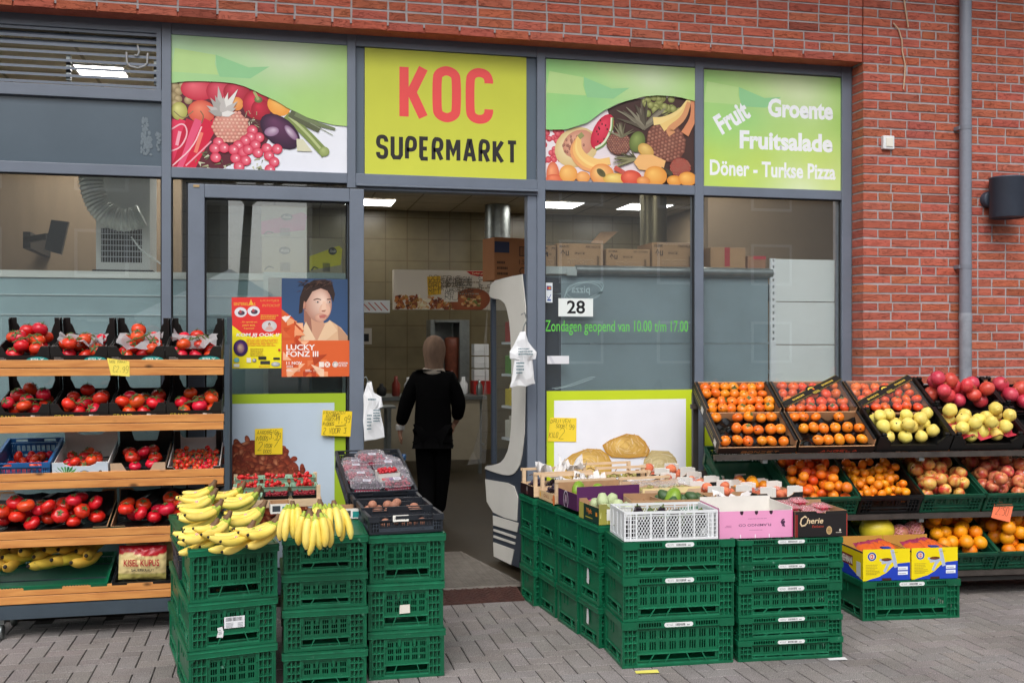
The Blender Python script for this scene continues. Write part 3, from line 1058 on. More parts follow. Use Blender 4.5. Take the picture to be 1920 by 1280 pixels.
# --- lettered sign
t, fl, Q, W, Hh = sign('shop_sign', (1320, 1578.5), on_y(1320, 129, FY).z, ZS0, 'green sign lettered Fruit, Groente, Fruitsalade and Döner - Turkse Pizza, far right')
field3 = [(0, 1, '#96cc6e'), (.3, .95, '#b0d184'), (.6, .9, '#d8e2b4'), (.7, .82, '#e4e9d0'), (1, .95, '#8dc552'), (0, .75, '#a4d684'), (.3, .6, '#84cd80'), (.1, .5, '#98d678'), (.6, .6, '#a4d268'), (1, .6, '#9acb58'), (0, .25, '#c0da52'), (.4, .25, '#c2d850'), (.8, .25, '#c6db58'), (.7, .02, '#eaf0d8'), (.2, 0, '#c5db52'), (1, .02, '#d6e58c')]
fl.grad(0, 0, W, Hh, lambda a, b: blend3(field3, a, b), 16, 16)
leaf_marks(fl, W, Hh)
def TB(body, x0, yb, x1, yt, c, bold=.038, **k):
 u, v = z1(x0, yb)
 fl.text(body, u, v, z1(x1, yb)[0] - u, z1(x0, yt)[1] - v, c, bold, **k)
z1 = lambda x, y: Q(1000 + x / 3.0968, 60 + y / 3.0968)
TW = '#eef1f4'
u, v = z1(1098, 600)
fl.text('Fruit', u, v, U(212), U(116), TW, .04, rot=32)
TB('Groente', 1362, 494, 1740, 384, TW, .04)
TB('Fruitsalade', 1198, 678, 1738, 570, TW, .04)
TB('Döner - Turkse Pizza', 1025, 832, 1755, 740, TW, .028)
fl.done('print', t)

# ------------------------------------------------------------------ door leaf parked before the second bay
DY = .055
dx = [on_y(p, 640, DY).x for p in (353, 384, 655, 682)]
dz1, dz0 = on_y(353, 345, DY).z, on_y(384, 371, DY).z
door = thing('sliding_door', 'open sliding glass door leaf with grey frame standing left of the doorway', 'door')
mb = MB()
mb.box(dx[0], dx[1], DY - .02, DY + .035, .06, dz1)
mb.box(dx[2], dx[3], DY - .02, DY + .035, .06, dz1)
mb.box(dx[1], dx[2], DY - .018, DY + .033, dz0, dz1)
mb.box(dx[1], dx[2], DY - .018, DY + .033, .06, .2)
mb.build('frame', M_FRAME, door, bevel=.004)
mb = MB()
for q in ((dx[1], dx[1] + .01, .2, dz0), (dx[2] - .01, dx[2], .2, dz0), (dx[1], dx[2], dz0 - .01, dz0)):
 mb.box(q[0], q[1], DY + .002, DY + .012, q[2], q[3])
mb.box(dx[0] - .012, dx[0], DY - .005, DY + .03, .06, dz1 + .008)
mb.box(dx[0] - .012, dx[3], DY - .005, DY + .03, dz1, dz1 + .01)
mb.build('seal', M_SEAL, door)
mb = MB()
mb.box(dx[1] + .001, dx[2] - .001, DY + .008, DY + .016, .2, dz0)
mb.build('door_pane', mat_glass('door_glass', (.92, .95, .95), 1.95), door)
mb = MB()
a = on_y(364, 347, DY - .021)
mb.box(a.x - .004, a.x + .03, DY - .024, DY - .019, a.z - .012, a.z + .002)
mb.build('brass_plate', mat('brass', '#b59a72', .4, metal=.8), door)

# window films
def film(name, label, px, zt, zb, y, fn, parent=None, M=None):
 fl = Flat()
 Q = lambda a, b: (on_y(a, b, y).x, on_y(a, b, y).z)
 fn(fl, Q)
 o = fl.done(name, None, TM((0, y, 0)))
 return tag(o, label, 'window film')
def film_dates(fl, Q):
 u0, u1 = Q(384, 700)[0], Q(648, 700)[0]
 vt = Q(430, 739)[1]
 ub = Q(627, 700)[0]
 fl.rect(u0, .22, u1, vt, '#9bb62a')
 fl.rect(u0, .22, ub, Q(430, 757)[1], '#c0cfdc', '#b9c9d8')
 q = lambda zx, zy: Q(320 + zx / 3.5556, 720 + zy / 3.5556)
 rr = random.Random(8)
 top = lambda x: 640 - 250 * math.exp(-((x - 640) / 260) ** 2) - 10 if x < 1300 else 700
 um = (q(700, 500)[0] - q(600, 500)[0]) / 100
 pts = []
 for i in range(520):
  x = rr.uniform(240, 905)
  tp = 365 + 300 * (abs(x - 600) / 330) ** 2.4 if x > 600 else 365 + 70 * (abs(x - 600) / 300) ** 2
  y = rr.uniform(tp, 980)
  pts.append((y, x, tp))
 fl.poly([q(240, 985), q(905, 985), q(905, 690), q(850, 560), q(760, 440), q(640, 380), q(540, 372), q(410, 410), q(240, 440)], '#6f2f22')
 for y, x, tp in sorted(pts):
  u, v = q(x, y)
  if u < u0 + .03 or u > ub + .06:
   continue
  fl.ell(u, v, um * rr.uniform(18, 38), um * rr.uniform(12, 22), rr.choice(['#c26d48', '#b2583a', '#a4472e', '#cd8660', '#94402c']), rr.choice(['#6e2c1e', '#7d3524', '#5f2418']), rr.uniform(0, 180), n=9)
film('window_film', 'printed film of dried fruit on the lower door glass with green border', None, 0, 0, DY + .0065, film_dates)
FW = FY + .034
def film_bread(fl, Q):
 u0, u1 = Q(1025, 700)[0], Q(1302.5, 700)[0]
 vt = Q(1160, 731.5)[1]
 fl.rect(u0, .14, u1, vt, '#c3d62c')
 fl.rect(Q(1039, 700)[0], .14, Q(1286, 700)[0], Q(1160, 749)[1], '#e9ebf4', '#eef0f8')
 q = lambda zx, zy: Q(960 + zx / 3.555, 720 + zy / 3.555)
 um = (q(700, 500)[0] - q(600, 500)[0]) / 100
 rr = random.Random(4)
 def loaf(pts, c0, c1, cx, cy):
  fl.poly([q(*p) for p in pts], c1)
  for k in range(5):
   f = .93 - k * .15
   fl.poly([q(cx + (x - cx) * f - k * 4, cy + (y - cy) * f - k * 4) for x, y in pts], mix(c1, c0, (k + 1) / 5))
  for k in range(110):
   p = rr.choice(pts); f = rr.uniform(.1, .88)
   x, y = cx + (p[0] - cx) * f, cy + (p[1] - cy) * f
   a = math.atan2(p[1] - cy, p[0] - cx) + 1.57 + rr.uniform(-.5, .5)
   l = rr.uniform(14, 46)
   fl.curve([q(x - l * math.cos(a), y - l * .7 * math.sin(a)), q(x + (x - cx) * .04, y + (y - cy) * .05), q(x + l * math.cos(a) * (1 - .1 * f), y + l * .7 * math.sin(a))], um * rr.uniform(2, 9), mix(mix(c1, c0, 1 - f * .8), rr.choice(['#fff6dc', c1, c0, '#a87a34']), rr.uniform(.1, .5)), taper=(.3, 1))
 loaf([(860, 640), (880, 500), (930, 440), (1045, 445), (1090, 490), (1125, 600), (1125, 660)], '#e6d6a4', '#c4b07c', 990, 560)
 loaf([(330, 520), (400, 465), (500, 428), (590, 432), (640, 470), (665, 520), (660, 660), (330, 660)], '#ecc878', '#c79a48', 490, 540)
 loaf([(600, 405), (650, 370), (760, 328), (840, 340), (885, 380), (918, 440), (900, 480), (780, 492), (660, 485), (620, 450)], '#edc874', '#bf8c3a', 760, 410)
film('window_film', 'printed film of bagged golden loaves on the window behind the fruit boxes', None, 0, 0, FW, film_bread)
def film_green(fl, Q):
 u0, u1 = Q(1321, 700)[0], Q(1578, 700)[0]
 fl.rect(u0, .14, u1, Q(1330, 728)[1], '#c3d62c')
 fl.rect(Q(1338, 700)[0], .14, Q(1560, 700)[0], Q(1330, 749)[1], '#e9ebf4')
film('window_film', 'green bordered white film on the last window behind the fruit rack', None, 0, 0, FW, film_green)

# lettering and stickers on the glass right of the doorway
fl = Flat()
Q = lambda a, b: (on_y(a, b, FW).x, on_y(a, b, FW).z)
u, v = Q(1022, 628)
fl.text('Zondagen geopend van 10.00 t/m 17.00', u, v, Q(1290, 628)[0] - u, Q(1022, 600)[1] - v, '#66c84f', .0)
tag(fl.done('window_lettering', None, TM((0, FW, 0))), 'green window lettering Zondagen geopend van 10.00 t/m 17.00', 'lettering')
fl = Flat()
u, v = Q(1047, 593)
fl.rect(u, v, Q(1112, 593)[0], Q(1047, 559)[1], '#dfe6e4')
a, b = Q(1063, 588)
fl.text('28', a, b, Q(1097, 588)[0] - a, Q(1063, 563)[1] - b, '#17191b', .02)
tag(fl.done('number_sticker', None, TM((0, FW, 0))), 'white house number sticker reading 28 on the window glass', 'sticker')
fl = Flat()
u, v = Q(1026, 682)
fl.rect(u, v, Q(1067, 682)[0], Q(1026, 667)[1], '#dcdde2')
fl.poly([Q(1028, 667), Q(1033, 667), Q(1041, 682), Q(1035, 682)], '#c9cad2')
tag(fl.done('blank_sticker', None, TM((0, FW, 0))), 'blank white strip sticker below the green window lettering', 'sticker')
fl = Flat()
u, v = Q(1023.5, 567)
fl.rect(u, v, Q(1036, 567)[0], Q(1024, 530)[1], '#d6dde2')
fl.rect(*Q(1025, 544), *Q(1034, 536), '#2a3f7a'); fl.ell(*Q(1028, 540), .008, .008, '#c23a3a', n=10); fl.ell(*Q(1031, 540), .008, .008, '#d98a3a', n=10)
fl.stroke([Q(1026, 556), Q(1029, 560), Q(1033, 552)], .004, '#2f4f9a'); fl.rect(*Q(1026, 564), *Q(1033, 561), '#2f4f9a')
tag(fl.done('payment_sticker', None, TM((0, FW, 0))), 'small white payment card sticker at the edge of the window by the jamb', 'sticker')
fl = Flat()
rr = random.Random(9)
for k in range(3):                                        # soap-white scribble left on the glass
 pts = [Q(1095 + 33 * math.cos(i / 20 * 6.28 + k * .3) * (1 + .06 * k), 546 + 17 * math.sin(i / 20 * 6.28) * (1 + .07 * k)) for i in range(22)]
 fl.stroke(pts, .003, '#8fa4a6')
a, b = Q(1072, 553)
fl.text('pizza', a, b, Q(1106, 553)[0] - a, Q(1072, 536)[1] - b, '#93a7a9', 0, mirror=True)
fl.stroke([Q(1036, 728), Q(1060, 724), Q(1085, 715), Q(1110, 706), Q(1116, 707)], .003, '#9db0b2'); fl.stroke([Q(1040, 730), Q(1075, 722), Q(1112, 709)], .003, '#9db0b2')
tag(fl.done('chalk_scribble', None, TM((0, FW + .001, 0))), 'faded white pen scribble in an oval on the window above the number', 'marking')

# posters on the door glass
PY = DY + .004
def poster1(fl, Q):
 q = lambda x, y: Q(320 + x / 3.2, 320 + y / 3.2)
 fl.poly([q(366, 1186), q(664, 1184), q(667, 757), q(366, 760)], '#f0e022')
 fl.poly([q(366, 925), q(430, 975), q(500, 1000), q(600, 985), q(665, 975), q(667, 757), q(366, 760)], '#dc3330')
 def T(s, x0, yb, x1, yt, c, **k):
  u, v = q(x0, yb)
  fl.text(s, u, v, q(x1, yb)[0] - u, q(x0, yt)[1] - v, c, **k)
 T('SINTERKLAAS', 378, 808, 508, 790, '#e8b43c', bold=.01)
 fl.poly([q(468, 806), q(482, 770), q(496, 806)], '#e8b43c')
 T('LICHTJES', 538, 788, 648, 772, '#e09a4a', shear=.15); T('INTOCHT', 550, 816, 655, 800, '#e09a4a', shear=.15)
 for x, y in ((420, 849), (498, 842)):
  fl.ell(*q(x, y), .036, .03, '#e9e6e8', '#d8d4da'); fl.ell(*q(x + 4, y + 4), .02, .014, '#6d5060', '#3b3144'); fl.ell(*q(x - 2, y - 4), .008, .01, '#b54a50', n=8)
 fl.ell(*q(592, 932), .044, .034, '#d6d2d2', '#c5bfc0'); fl.poly([q(565, 955), q(578, 935), q(605, 935), q(620, 955)], '#cfa59a'); fl.ell(*q(592, 922), .008, .011, '#5a3a34', n=8); fl.ell(*q(592, 926), .006, .008, '#d0a090', n=8)
 fl.lines(*q(540, 890), .105, .03, 3, '#e8b43c', 2); T('...En special act', 420, 914, 520, 902, '#f0cf4a'); T('JAIDY BOS,', 430, 935, 508, 922, '#f0cf4a'); T('Rapunzel', 440, 952, 500, 940, '#f0cf4a')
 T('KOM JIJ OOK !?', 392, 1000, 648, 974, '#f2f0ea', bold=.025, shear=.2)
 fl.lines(*q(455, 1050), .2, .045, 5, '#e98a2e', 6); fl.ell(*q(420, 1063), .042, .05, '#6a3a8a', '#2a1848'); fl.ell(*q(420, 1065), .022, .03, '#d8b8a0', '#7a4a6a')
 fl.lines(*q(478, 1110), .11, .05, 5, '#c4a02a', 8); fl.ell(*q(396, 1135), .016, .014, '#8fd0d0', '#6fb8c0')
 for a, b, c, d, col in ((456, 1150, 482, 1122, '#efece0'), (526, 1132, 574, 1114, '#2b2a2a'), (538, 1160, 596, 1140, '#3a3836'), (616, 1132, 655, 1120, '#2d2c2c'), (378, 1178, 412, 1158, '#efece0'), (645, 1082, 658, 1068, '#c23330')):
  fl.rect(*q(a, b), *q(c, d), col)
 fl.ell(*q(502, 1137), .012, .012, '#e8e6e0', '#5a5a5a'); fl.ell(*q(630, 1160), .026, .014, '#d6d8da', '#8f9498'); T('BRASSERIE', 530, 1178, 594, 1170, '#c2402c', shear=.2)
def poster2(fl, Q):
 q = lambda x, y: Q(320 + x / 3.2, 320 + y / 3.2)
 u0, v0 = q(666, 1236); u1 = q(1073, 1236)[0]; v1 = q(666, 645)[1]
 fl.clip = (u0, u1, v0, v1)
 vm = q(900, 1018)[1]
 fl.grad(u0, vm - .08, u1, v1, lambda a, b: blend3([(0, 1, '#33496a'), (1, 1, '#314766'), (0, 0, '#3a5a82'), (1, 0, '#354f76'), (.5, .5, '#334e76')], a, b), 5, 5)
 # sitter: shirt, neck, head turned to the right, tousled dark hair
 PG2 = lambda pts, c: fl.poly([q(*p) for p in pts], c)
 PG2([(770, 1040), (790, 975), (810, 900), (880, 930), (960, 900), (1020, 940), (1073, 1005), (1073, 1060), (770, 1060)], '#d8b08c')
 PG2([(1000, 925), (1073, 1005), (1073, 1060), (1010, 1060)], '#bb8f70')
 PG2([(800, 830), (905, 880), (925, 925), (880, 1018), (830, 990), (800, 900)], '#c9977c')
 PG2([(800, 830), (840, 870), (850, 985), (815, 940), (800, 900)], '#9c6a58')
 PG2([(925, 925), (955, 895), (1000, 960), (930, 1018), (880, 1018)], '#e2c09c'); PG2([(790, 950), (812, 905), (868, 1010), (855, 1018), (800, 1018)], '#e6c6a4')
 us = (q(900, 700)[0] - q(800, 700)[0]) / 100
 fl.ell(*q(884, 792), us * 82, us * 118, '#f0d2c0', '#b07e6c', 8, n=40, hx=.45, hy=.05)
 fl.ell(*q(925, 835), us * 34, us * 40, '#e6bda6', '#d8a992', n=20); fl.ell(*q(900, 880), us * 34, us * 26, '#dcae98', '#c8947e', n=20)
 PG2([(912, 780), (930, 782), (934, 835), (905, 838)], '#e7bfa6'); PG2([(905, 838), (934, 835), (924, 846), (908, 846)], '#9d6555')
 PG2([(890, 868), (925, 862), (938, 868), (922, 884), (895, 884)], '#b86a62')
 for x in (880, 952):
  fl.ell(*q(x, 788), .013, .006, '#e8dcd4', '#b58d7c', n=12); fl.ell(*q(x + 2, 788), .005, .005, '#3b4a58', '#20242c', n=8)
 fl.stroke([q(858, 775), q(880, 768), q(902, 774)], .006, '#4a2f26'); fl.stroke([q(938, 772), q(962, 770)], .006, '#4a2f26')
 fl.ell(*q(800, 806), .014, .024, '#cf9a84', '#a56b58')
 rr = random.Random(12)
 PG2([(768, 860), (775, 760), (800, 690), (860, 655), (930, 652), (970, 680), (986, 740), (975, 790), (960, 750), (940, 720), (900, 705), (850, 725), (830, 760), (812, 790), (800, 780), (790, 850)], '#33231f')
 for k in range(90):
  x = rr.uniform(775, 975); y = rr.uniform(658, 690 + max(0, 860 - x) * .6)
  a = rr.uniform(2.2, 3.6)
  l = rr.uniform(12, 34)
  fl.stroke([q(x, y), q(x + l * .6 * math.cos(a), y + l * .5 * abs(math.sin(a))), q(x + l * math.cos(a) * .9, y + l * abs(math.sin(a)) * 1.1)], .004, rr.choice(['#4a342c', '#241815', '#5c4238']), taper=(1, .2))
 # orange block of triangles
 fl.rect(u0, v0, u1, vm, '#d9602e')
 tri = [[(666, 830), (730, 880), (800, 960), (740, 1018), (666, 1018)], [(690, 870), (760, 905), (700, 930)], [(740, 900), (800, 940), (745, 970)]]
 PG2(tri[0], '#d4582a'); PG2(tri[1], '#e9a070'); PG2([(666, 880), (690, 868), (680, 900)], '#f0d8c8'); PG2(tri[2], '#b8441e')
 for k in range(34):
  x, y = rr.uniform(666, 900), rr.uniform(900, 1236)
  if x - 666 > (1236 - y) * .1 + (y - 830) * .75:
   continue
  s = rr.uniform(30, 80)
  PG2(rr.choice([[(x, y), (x + s, y), (x, y + s)], [(x, y), (x + s, y + s), (x, y + s)], [(x, y), (x + s, y), (x + s, y + s)]]), rr.choice(['#e27a48', '#c64c22', '#ee9e70', '#b8401c', '#f2b48c', '#d86434']))
 PG2([(666, 880), (722, 868), (690, 910)], '#efe0d6'); PG2([(900, 1236), (840, 1160), (920, 1190), (920, 1236)], '#f0c8a8'); PG2([(850, 1110), (940, 1100), (860, 1170)], '#b0421e')
 def T(s, x0, yb, x1, yt, c, **k):
  u, v = q(x0, yb)
  fl.text(s, u, v, q(x1, yb)[0] - u, q(x0, yt)[1] - v, c, **k)
 W_ = '#f4ede8'
 T('LUCKY', 694, 1076, 866, 1042, W_, bold=.02); T('FONZ III', 694, 1116, 886, 1082, W_, bold=.02); T('11 NOV', 694, 1162, 788, 1144, W_, bold=.02); T('2022', 694, 1178, 734, 1167, W_, bold=.015)
 fl.rect(*q(890, 1178), *q(920, 1146), '#f0e2d8'); fl.ell(*q(940, 1162), .017, .017, '#f0e2d8'); T('X', 930, 1172, 950, 1152, '#d9602e', bold=.03); fl.ell(*q(987, 1161), .018, .018, '#2a2428', '#e8dcd4'); fl.ell(*q(987, 1162), .009, .011, '#e8dcd4')
 T('PODIUM', 1008, 1160, 1062, 1148, W_, bold=.02); T('DE FLUX', 1008, 1175, 1058, 1163, W_, bold=.02)
 fl.lines(*q(694, 1204), .045, .015, 2, W_, 1); fl.lines(*q(735, 1204), .06, .015, 2, '#eebfa0', 3); fl.lines(*q(808, 1204), .04, .015, 2, W_, 4); fl.lines(*q(855, 1204), .05, .015, 2, '#eebfa0', 5)
for fn, nm, lab, pr in ((poster1, 'poster', 'red and yellow event poster reading KOM JIJ OOK on the door glass', None), (poster2, 'poster', 'blue and orange concert poster of a dark haired man reading LUCKY FONZ III', None)):
 y = PY if fn is poster1 else PY - .001
 fl = Flat()
 fn(fl, lambda a, b, y=y: (on_y(a, b, y).x, on_y(a, b, y).z))
 tag(fl.done(nm, None, TM((0, y, 0)), M_PAPER), lab, 'poster')

# handwritten price papers
def paper(label, corners, y, col, words, tilt=0.0, name='price_card', group='handwritten price papers', plane=None):
 """corners: pixel of lower-left, lower-right, upper-right, upper-left"""
 Q = lambda a, b: (on_y(a, b, y).x, on_y(a, b, y).z)
 pts = [Q(*c) for c in corners]
 fl = Flat()
 fl.poly(pts, col)
 u0 = min(p[0] for p in pts); w = max(p[0] for p in pts) - u0
 v0 = min(p[1] for p in pts); h = max(p[1] for p in pts) - v0
 for i, (s, x, yy, ww, hh) in enumerate(words):
  if s == '_':
   fl.stroke([(u0 + x * w, v0 + yy * h), (u0 + (x + ww) * w, v0 + (yy + .02) * h)], h * .02, '#3a3320')
  else:
   fl.hand(s, u0 + x * w, v0 + yy * h, ww * w, hh * h, '#2e2a1c', lw=h * .013, seed=i + len(s), jit=.1)
 mb = fl
 o = fl.build(name, M_PAPER, None, TM((0, y, 0)), cols=True)
 so = o.modifiers.new('thickness', 'SOLIDIFY'); so.thickness = .0001
 return tag(o, label, 'price paper', group)
paper('yellow handwritten paper, Aardbeien 2 voor 7, stuck over the dried fruit print', [(478, 852), (529.5, 851), (530, 802), (478, 804)], DY - .0005, '#f0cf2a',
  [('AARDBEIEN', .08, .78, .8, .14), ('P/DOOS', .05, .54, .42, .16), ('3.99', .5, .58, .45, .24), ('2', .1, .18, .2, .34), ('VOOR', .32, .26, .3, .14), ('7', .66, .26, .22, .26), ('DOOS', .3, .06, .3, .13)])
paper('yellow handwritten paper, Frambozen 1.99, 2 voor 3, on the right edge of the door', [(602, 816), (657, 818), (660.5, 771), (605, 768.5)], DY - .0225, '#f0cf2a',
  [('FRAMBOZEN', .08, .84, .7, .11), ('KNIPPEN', .16, .72, .45, .1), ('INGEZIEN', .1, .6, .5, .1), ('P/DOOS', .06, .42, .36, .13), ('1.99', .52, .5, .42, .26), ('_', .45, .4, .35, 0), ('2 VOOR 3', .06, .14, .75, .2)])
paper('yellow handwritten paper, Druiven soort 2.99 kilo, stuck on the window film', [(1027, 827), (1080.5, 828), (1081, 783.5), (1032, 782.5)], FW - .004, '#f2d43a',
  [('DRUIVEN', .1, .78, .7, .15), ('SOORT', .28, .58, .4, .13), ('2', .38, .16, .22, .42), ('.99', .62, .52, .32, .18), ('KILO', .04, .2, .32, .2)])

# ------------------------------------------------------------------ things fixed to the brick wall
mb = MB()
xp = on_y(1812, 640, -.07).x
mb.tube([(xp, -.06, 4.3), (xp, -.06, .75)], .040, 20, cap=False)
pipe = tag(put('downpipe', None), 'grey rain downpipe running down the brick wall', 'downpipe')
mb.build('pipe', mat('zinc_grey_pipe', '#7d828e', .45, noise=.06, scale=5), pipe)
mb = MB()
for py in (240, 500):
 z = on_y(1812, py, -.06).z
 mb.tube([(xp, -.06, z + .014), (xp, -.06, z - .014)], .0425, 20)
 mb.box(xp - .05, xp - .036, -.06, 0, z - .012, z + .012)
mb.build('bracket', mat('zinc_bracket', '#787d88', .4), pipe)
mb = MB()
z = on_y(1812, 595, -.06).z
mb.tube([(xp, -.06, z + .03), (xp, -.06, z), (xp, -.06, z - .04), (xp, -.06, .03)], [.0415, .045, .041, .041], 20, cap=False)
mb.build('lower_sleeve', mat('worn_zinc', '#8a8f98', .5, noise=.25, scale=9), pipe)

lamp = thing('wall_lamp', 'dark grey cylinder lamp fixed to the brick wall right of the downpipe', 'lamp')
xl = on_y(1889, 370, -.13).x
zl = [on_y(1889, p, -.13).z for p in (333, 409)]
M_LAMP = mat('anthracite_paint', '#3d4553', .45, noise=.08, scale=8)
rl = (on_y(1915, 370, -.13).x - on_y(1860, 370, -.13).x) / 2
mb = MB()
mb.lathe([(rl - .012, zl[1] + .01), (rl - .004, zl[1]), (rl, zl[1] + .004), (rl, zl[0] - .012), (rl + .002, zl[0] - .01), (rl + .002, zl[0]), (rl - .006, zl[0] + .002), (0, zl[0] + .002)], 32, c=(xl, -.13, 0))
mb.build('cylinder_shade', M_LAMP, lamp)
mb = MB(TM((xl - .065, -.002, (zl[0] + zl[1]) / 2), rx=R(90)))
mb.lathe([(0, .05), (.05, .05), (.056, .045), (.056, 0)], 24)
mb.build('wall_plate', M_LAMP, lamp)
mb = MB()
mb.bar((xl - .045, -.02, (zl[0] + zl[1]) / 2), (xl - .02, -.12, (zl[0] + zl[1]) / 2), .05, .08)
mb.build('arm', M_LAMP, lamp)

sw = thing('wall_switch', 'small cream switch box on the brick wall', 'switch')
a, b = on_y(1656.5, 279, -.03), on_y(1677, 255, -.03)
mb = MB()
mb.box(a.x, b.x, -.032, .0, a.z, b.z)
mb.build('switch_box', M_WHITEP, sw, bevel=.004)
mb = MB()
mb.box(a.x + .018, b.x - .014, -.038, -.031, a.z + .016, b.z - .016)
mb.build('rocker', mat('cream_plastic', '#e6e2d6', .4), sw, bevel=.002)
for pts, lab in ((((1675, 44), (1685, 56), (1691, 75), (1692, 98), (1697, 120), (1696, 145), (1694, 168)), 'cream cut cable hanging on the brick wall, the longer lower piece'),
     (((1694, -8), (1698, 20), (1703, 52)), 'cream cut cable end hanging from the top of the brick wall')):
 mb = MB()
 mb.tube([on_y(x, y, -.012) for x, y in pts], .0055, 6)
 tag(mb.build('cable', mat('cream_cable', '#c9a98c', .6)), lab, 'cable', 'cut cables on the wall')

# ------------------------------------------------------------------ ground
def mat_paver():
 m, N, L, B = nodes('concrete_paver')
 at = N.new('ShaderNodeAttribute'); at.attribute_name = 'Col'
 tc = N.new('ShaderNodeTexCoord')
 n1 = N.new('ShaderNodeTexNoise'); n1.inputs['Scale'].default_value = 210; n1.inputs['Detail'].default_value = 3
 n2 = N.new('ShaderNodeTexNoise'); n2.inputs['Scale'].default_value = 1.6; n2.inputs['Detail'].default_value = 8; n2.inputs['Roughness'].default_value = .65
 L.new(tc.outputs['Object'], n1.inputs['Vector']); L.new(tc.outputs['Object'], n2.inputs['Vector'])
 r1 = N.new('ShaderNodeMapRange'); r1.inputs['From Min'].default_value = .3; r1.inputs['From Max'].default_value = .7; r1.inputs['To Min'].default_value = .4; r1.inputs['To Max'].default_value = 1.6
 L.new(n1.outputs['Fac'], r1.inputs['Value'])
 rp = N.new('ShaderNodeValToRGB'); rp.color_ramp.elements[0].position = .3; rp.color_ramp.elements[1].position = .7
 rp.color_ramp.elements[0].color = (.175, .159, .153, 1); rp.color_ramp.elements[1].color = (.29, .266, .259, 1)
 L.new(n2.outputs['Fac'], rp.inputs['Fac'])
 v1 = N.new('ShaderNodeVectorMath'); v1.operation = 'SCALE'; L.new(rp.outputs[0], v1.inputs[0]); L.new(r1.outputs[0], v1.inputs['Scale'])
 v2 = N.new('ShaderNodeVectorMath'); v2.operation = 'MULTIPLY'; L.new(v1.outputs[0], v2.inputs[0]); L.new(at.outputs['Color'], v2.inputs[1])
 L.new(v2.outputs[0], B.inputs['Base Color'])
 bp = N.new('ShaderNodeBump'); bp.inputs['Strength'].default_value = .6; bp.inputs['Distance'].default_value = .003
 L.new(n1.outputs['Fac'], bp.inputs['Height']); L.new(bp.outputs[0], B.inputs['Normal'])
 B.inputs['Roughness'].default_value = .8; B.inputs['Specular IOR Level'].default_value = .3
 return m
M_PAVER = mat_paver()
mb = MB()
mb.add([(-200, -260, -.004), (200, -260, -.004), (200, 60, -.004), (-200, 60, -.004)], [(0, 1, 2, 3)])
structure(mb.build('ground', mat('joint_sand', '#24211f', .95, noise=.3, scale=30)))
mb = MB()
rr = random.Random(21)
A = .094
for gy in range(-54, 0):
 for gx in range(-58, 92):
  k = (gx - gy) % 4
  if k == 0:
   w, h = 2, 1
  elif k == 3:
   w, h = 1, 2
  else:
   continue
  x0, y0 = gx * A + .003, gy * A + .003
  x1, y1 = x0 + w * A - .006, y0 + h * A - .006
  if y1 > .005:
   continue
  z = [rr.uniform(-.0014, .0014) for _ in range(4)]
  c = rr.uniform(.92, 1.07)
  mb.col = (c * rr.uniform(.98, 1.03), c, c * rr.uniform(.97, 1.02))
  b = .0015
  vs = [(x0, y0, -.0025), (x1, y0, -.0025), (x1, y1, -.0025), (x0, y1, -.0025),
    (x0 + b, y0 + b, z[0]), (x1 - b, y0 + b, z[1]), (x1 - b, y1 - b, z[2]), (x0 + b, y1 - b, z[3]),
    (x0, y0, -.02), (x1, y0, -.02), (x1, y1, -.02), (x0, y1, -.02)]
  mb.add(vs, [(4, 5, 6, 7), (0, 1, 5, 4), (1, 2, 6, 5), (2, 3, 7, 6), (3, 0, 4, 7), (8, 9, 1, 0), (9, 10, 2, 1), (10, 11, 3, 2), (11, 8, 0, 3)])
mb.col = (1, 1, 1)
structure(mb.build('pavement', M_PAVER, cols=True))

# threshold: checker plates
def checker(mb, x0, x1, y0, y1, zf, a=.035):
 i = 0
 y = y0 + .01
 while y < y1 - .008:
  x = x0 + .012 + (a / 2 if i % 2 else 0)
  j = i
  while x < x1 - .012:
   s = 1 if j % 2 else -1
   dx, dy = .010, .010 * s
   mb.bar((x - dx, y - dy, zf(y - dy) + .001), (x + dx, y + dy, zf(y + dy) + .001), .005, .003)
   x += a
   j += 1
  y += a * .5
  i += 1
xa, xb = on_z(800, 1135, 0).x - .35, on_z(985, 1127, 0).x
zf = lambda y: .012 + .043 * (y + .2) / .2
rplate = thing('ramp_plate', 'rusty red checker plate ramp on the paving before the doorway', 'ramp')
mb = MB()
mb.add([(xa, -.2, .012), (xb, -.19, .012), (xb - .01, 0, .050), (xa, 0, .050), (xa, -.2, 0), (xb, -.19, 0), (xb - .01, 0, 0), (xa, 0, 0)], [(0, 1, 2, 3), (4, 5, 1, 0), (5, 6, 2, 1), (7, 4, 0, 3), (6, 7, 3, 2)])
checker(mb, xa, xb - .01, -.195, -.005, zf)
mb.build('rusty_sheet', mat('rusty_steel', '#5a3a33', .6, noise=.25, scale=16, metal=.25, c2='#4a322e', bump=.1), rplate)
mplate = thing('entrance_plate', 'silver checker plate laid over the doorway floor', 'floor plate')
mb = MB()
p = [on_z(620, 1112, .066), on_z(983, 1095, .066), on_z(868, 1036, .066), on_z(660, 1036, .066)]
y0, y1 = -.01, 1.05
xr0, xr1 = p[1].x, p[2].x
xl = p[0].x
mb.add([(xl, y0, .060), (xr0, y0, .060), (xr1, y1, .060), (xl, y1, .060), (xl, y0, .066), (xr0, y0, .066), (xr1, y1, .066), (xl, y1, .066), (xl, y0 - .004, .046), (xr0, y0 - .004, .046)],
  [(4, 5, 6, 7), (0, 1, 5, 4), (1, 2, 6, 5), (2, 3, 7, 6), (3, 0, 4, 7), (8, 9, 1, 0)])
yy = y0
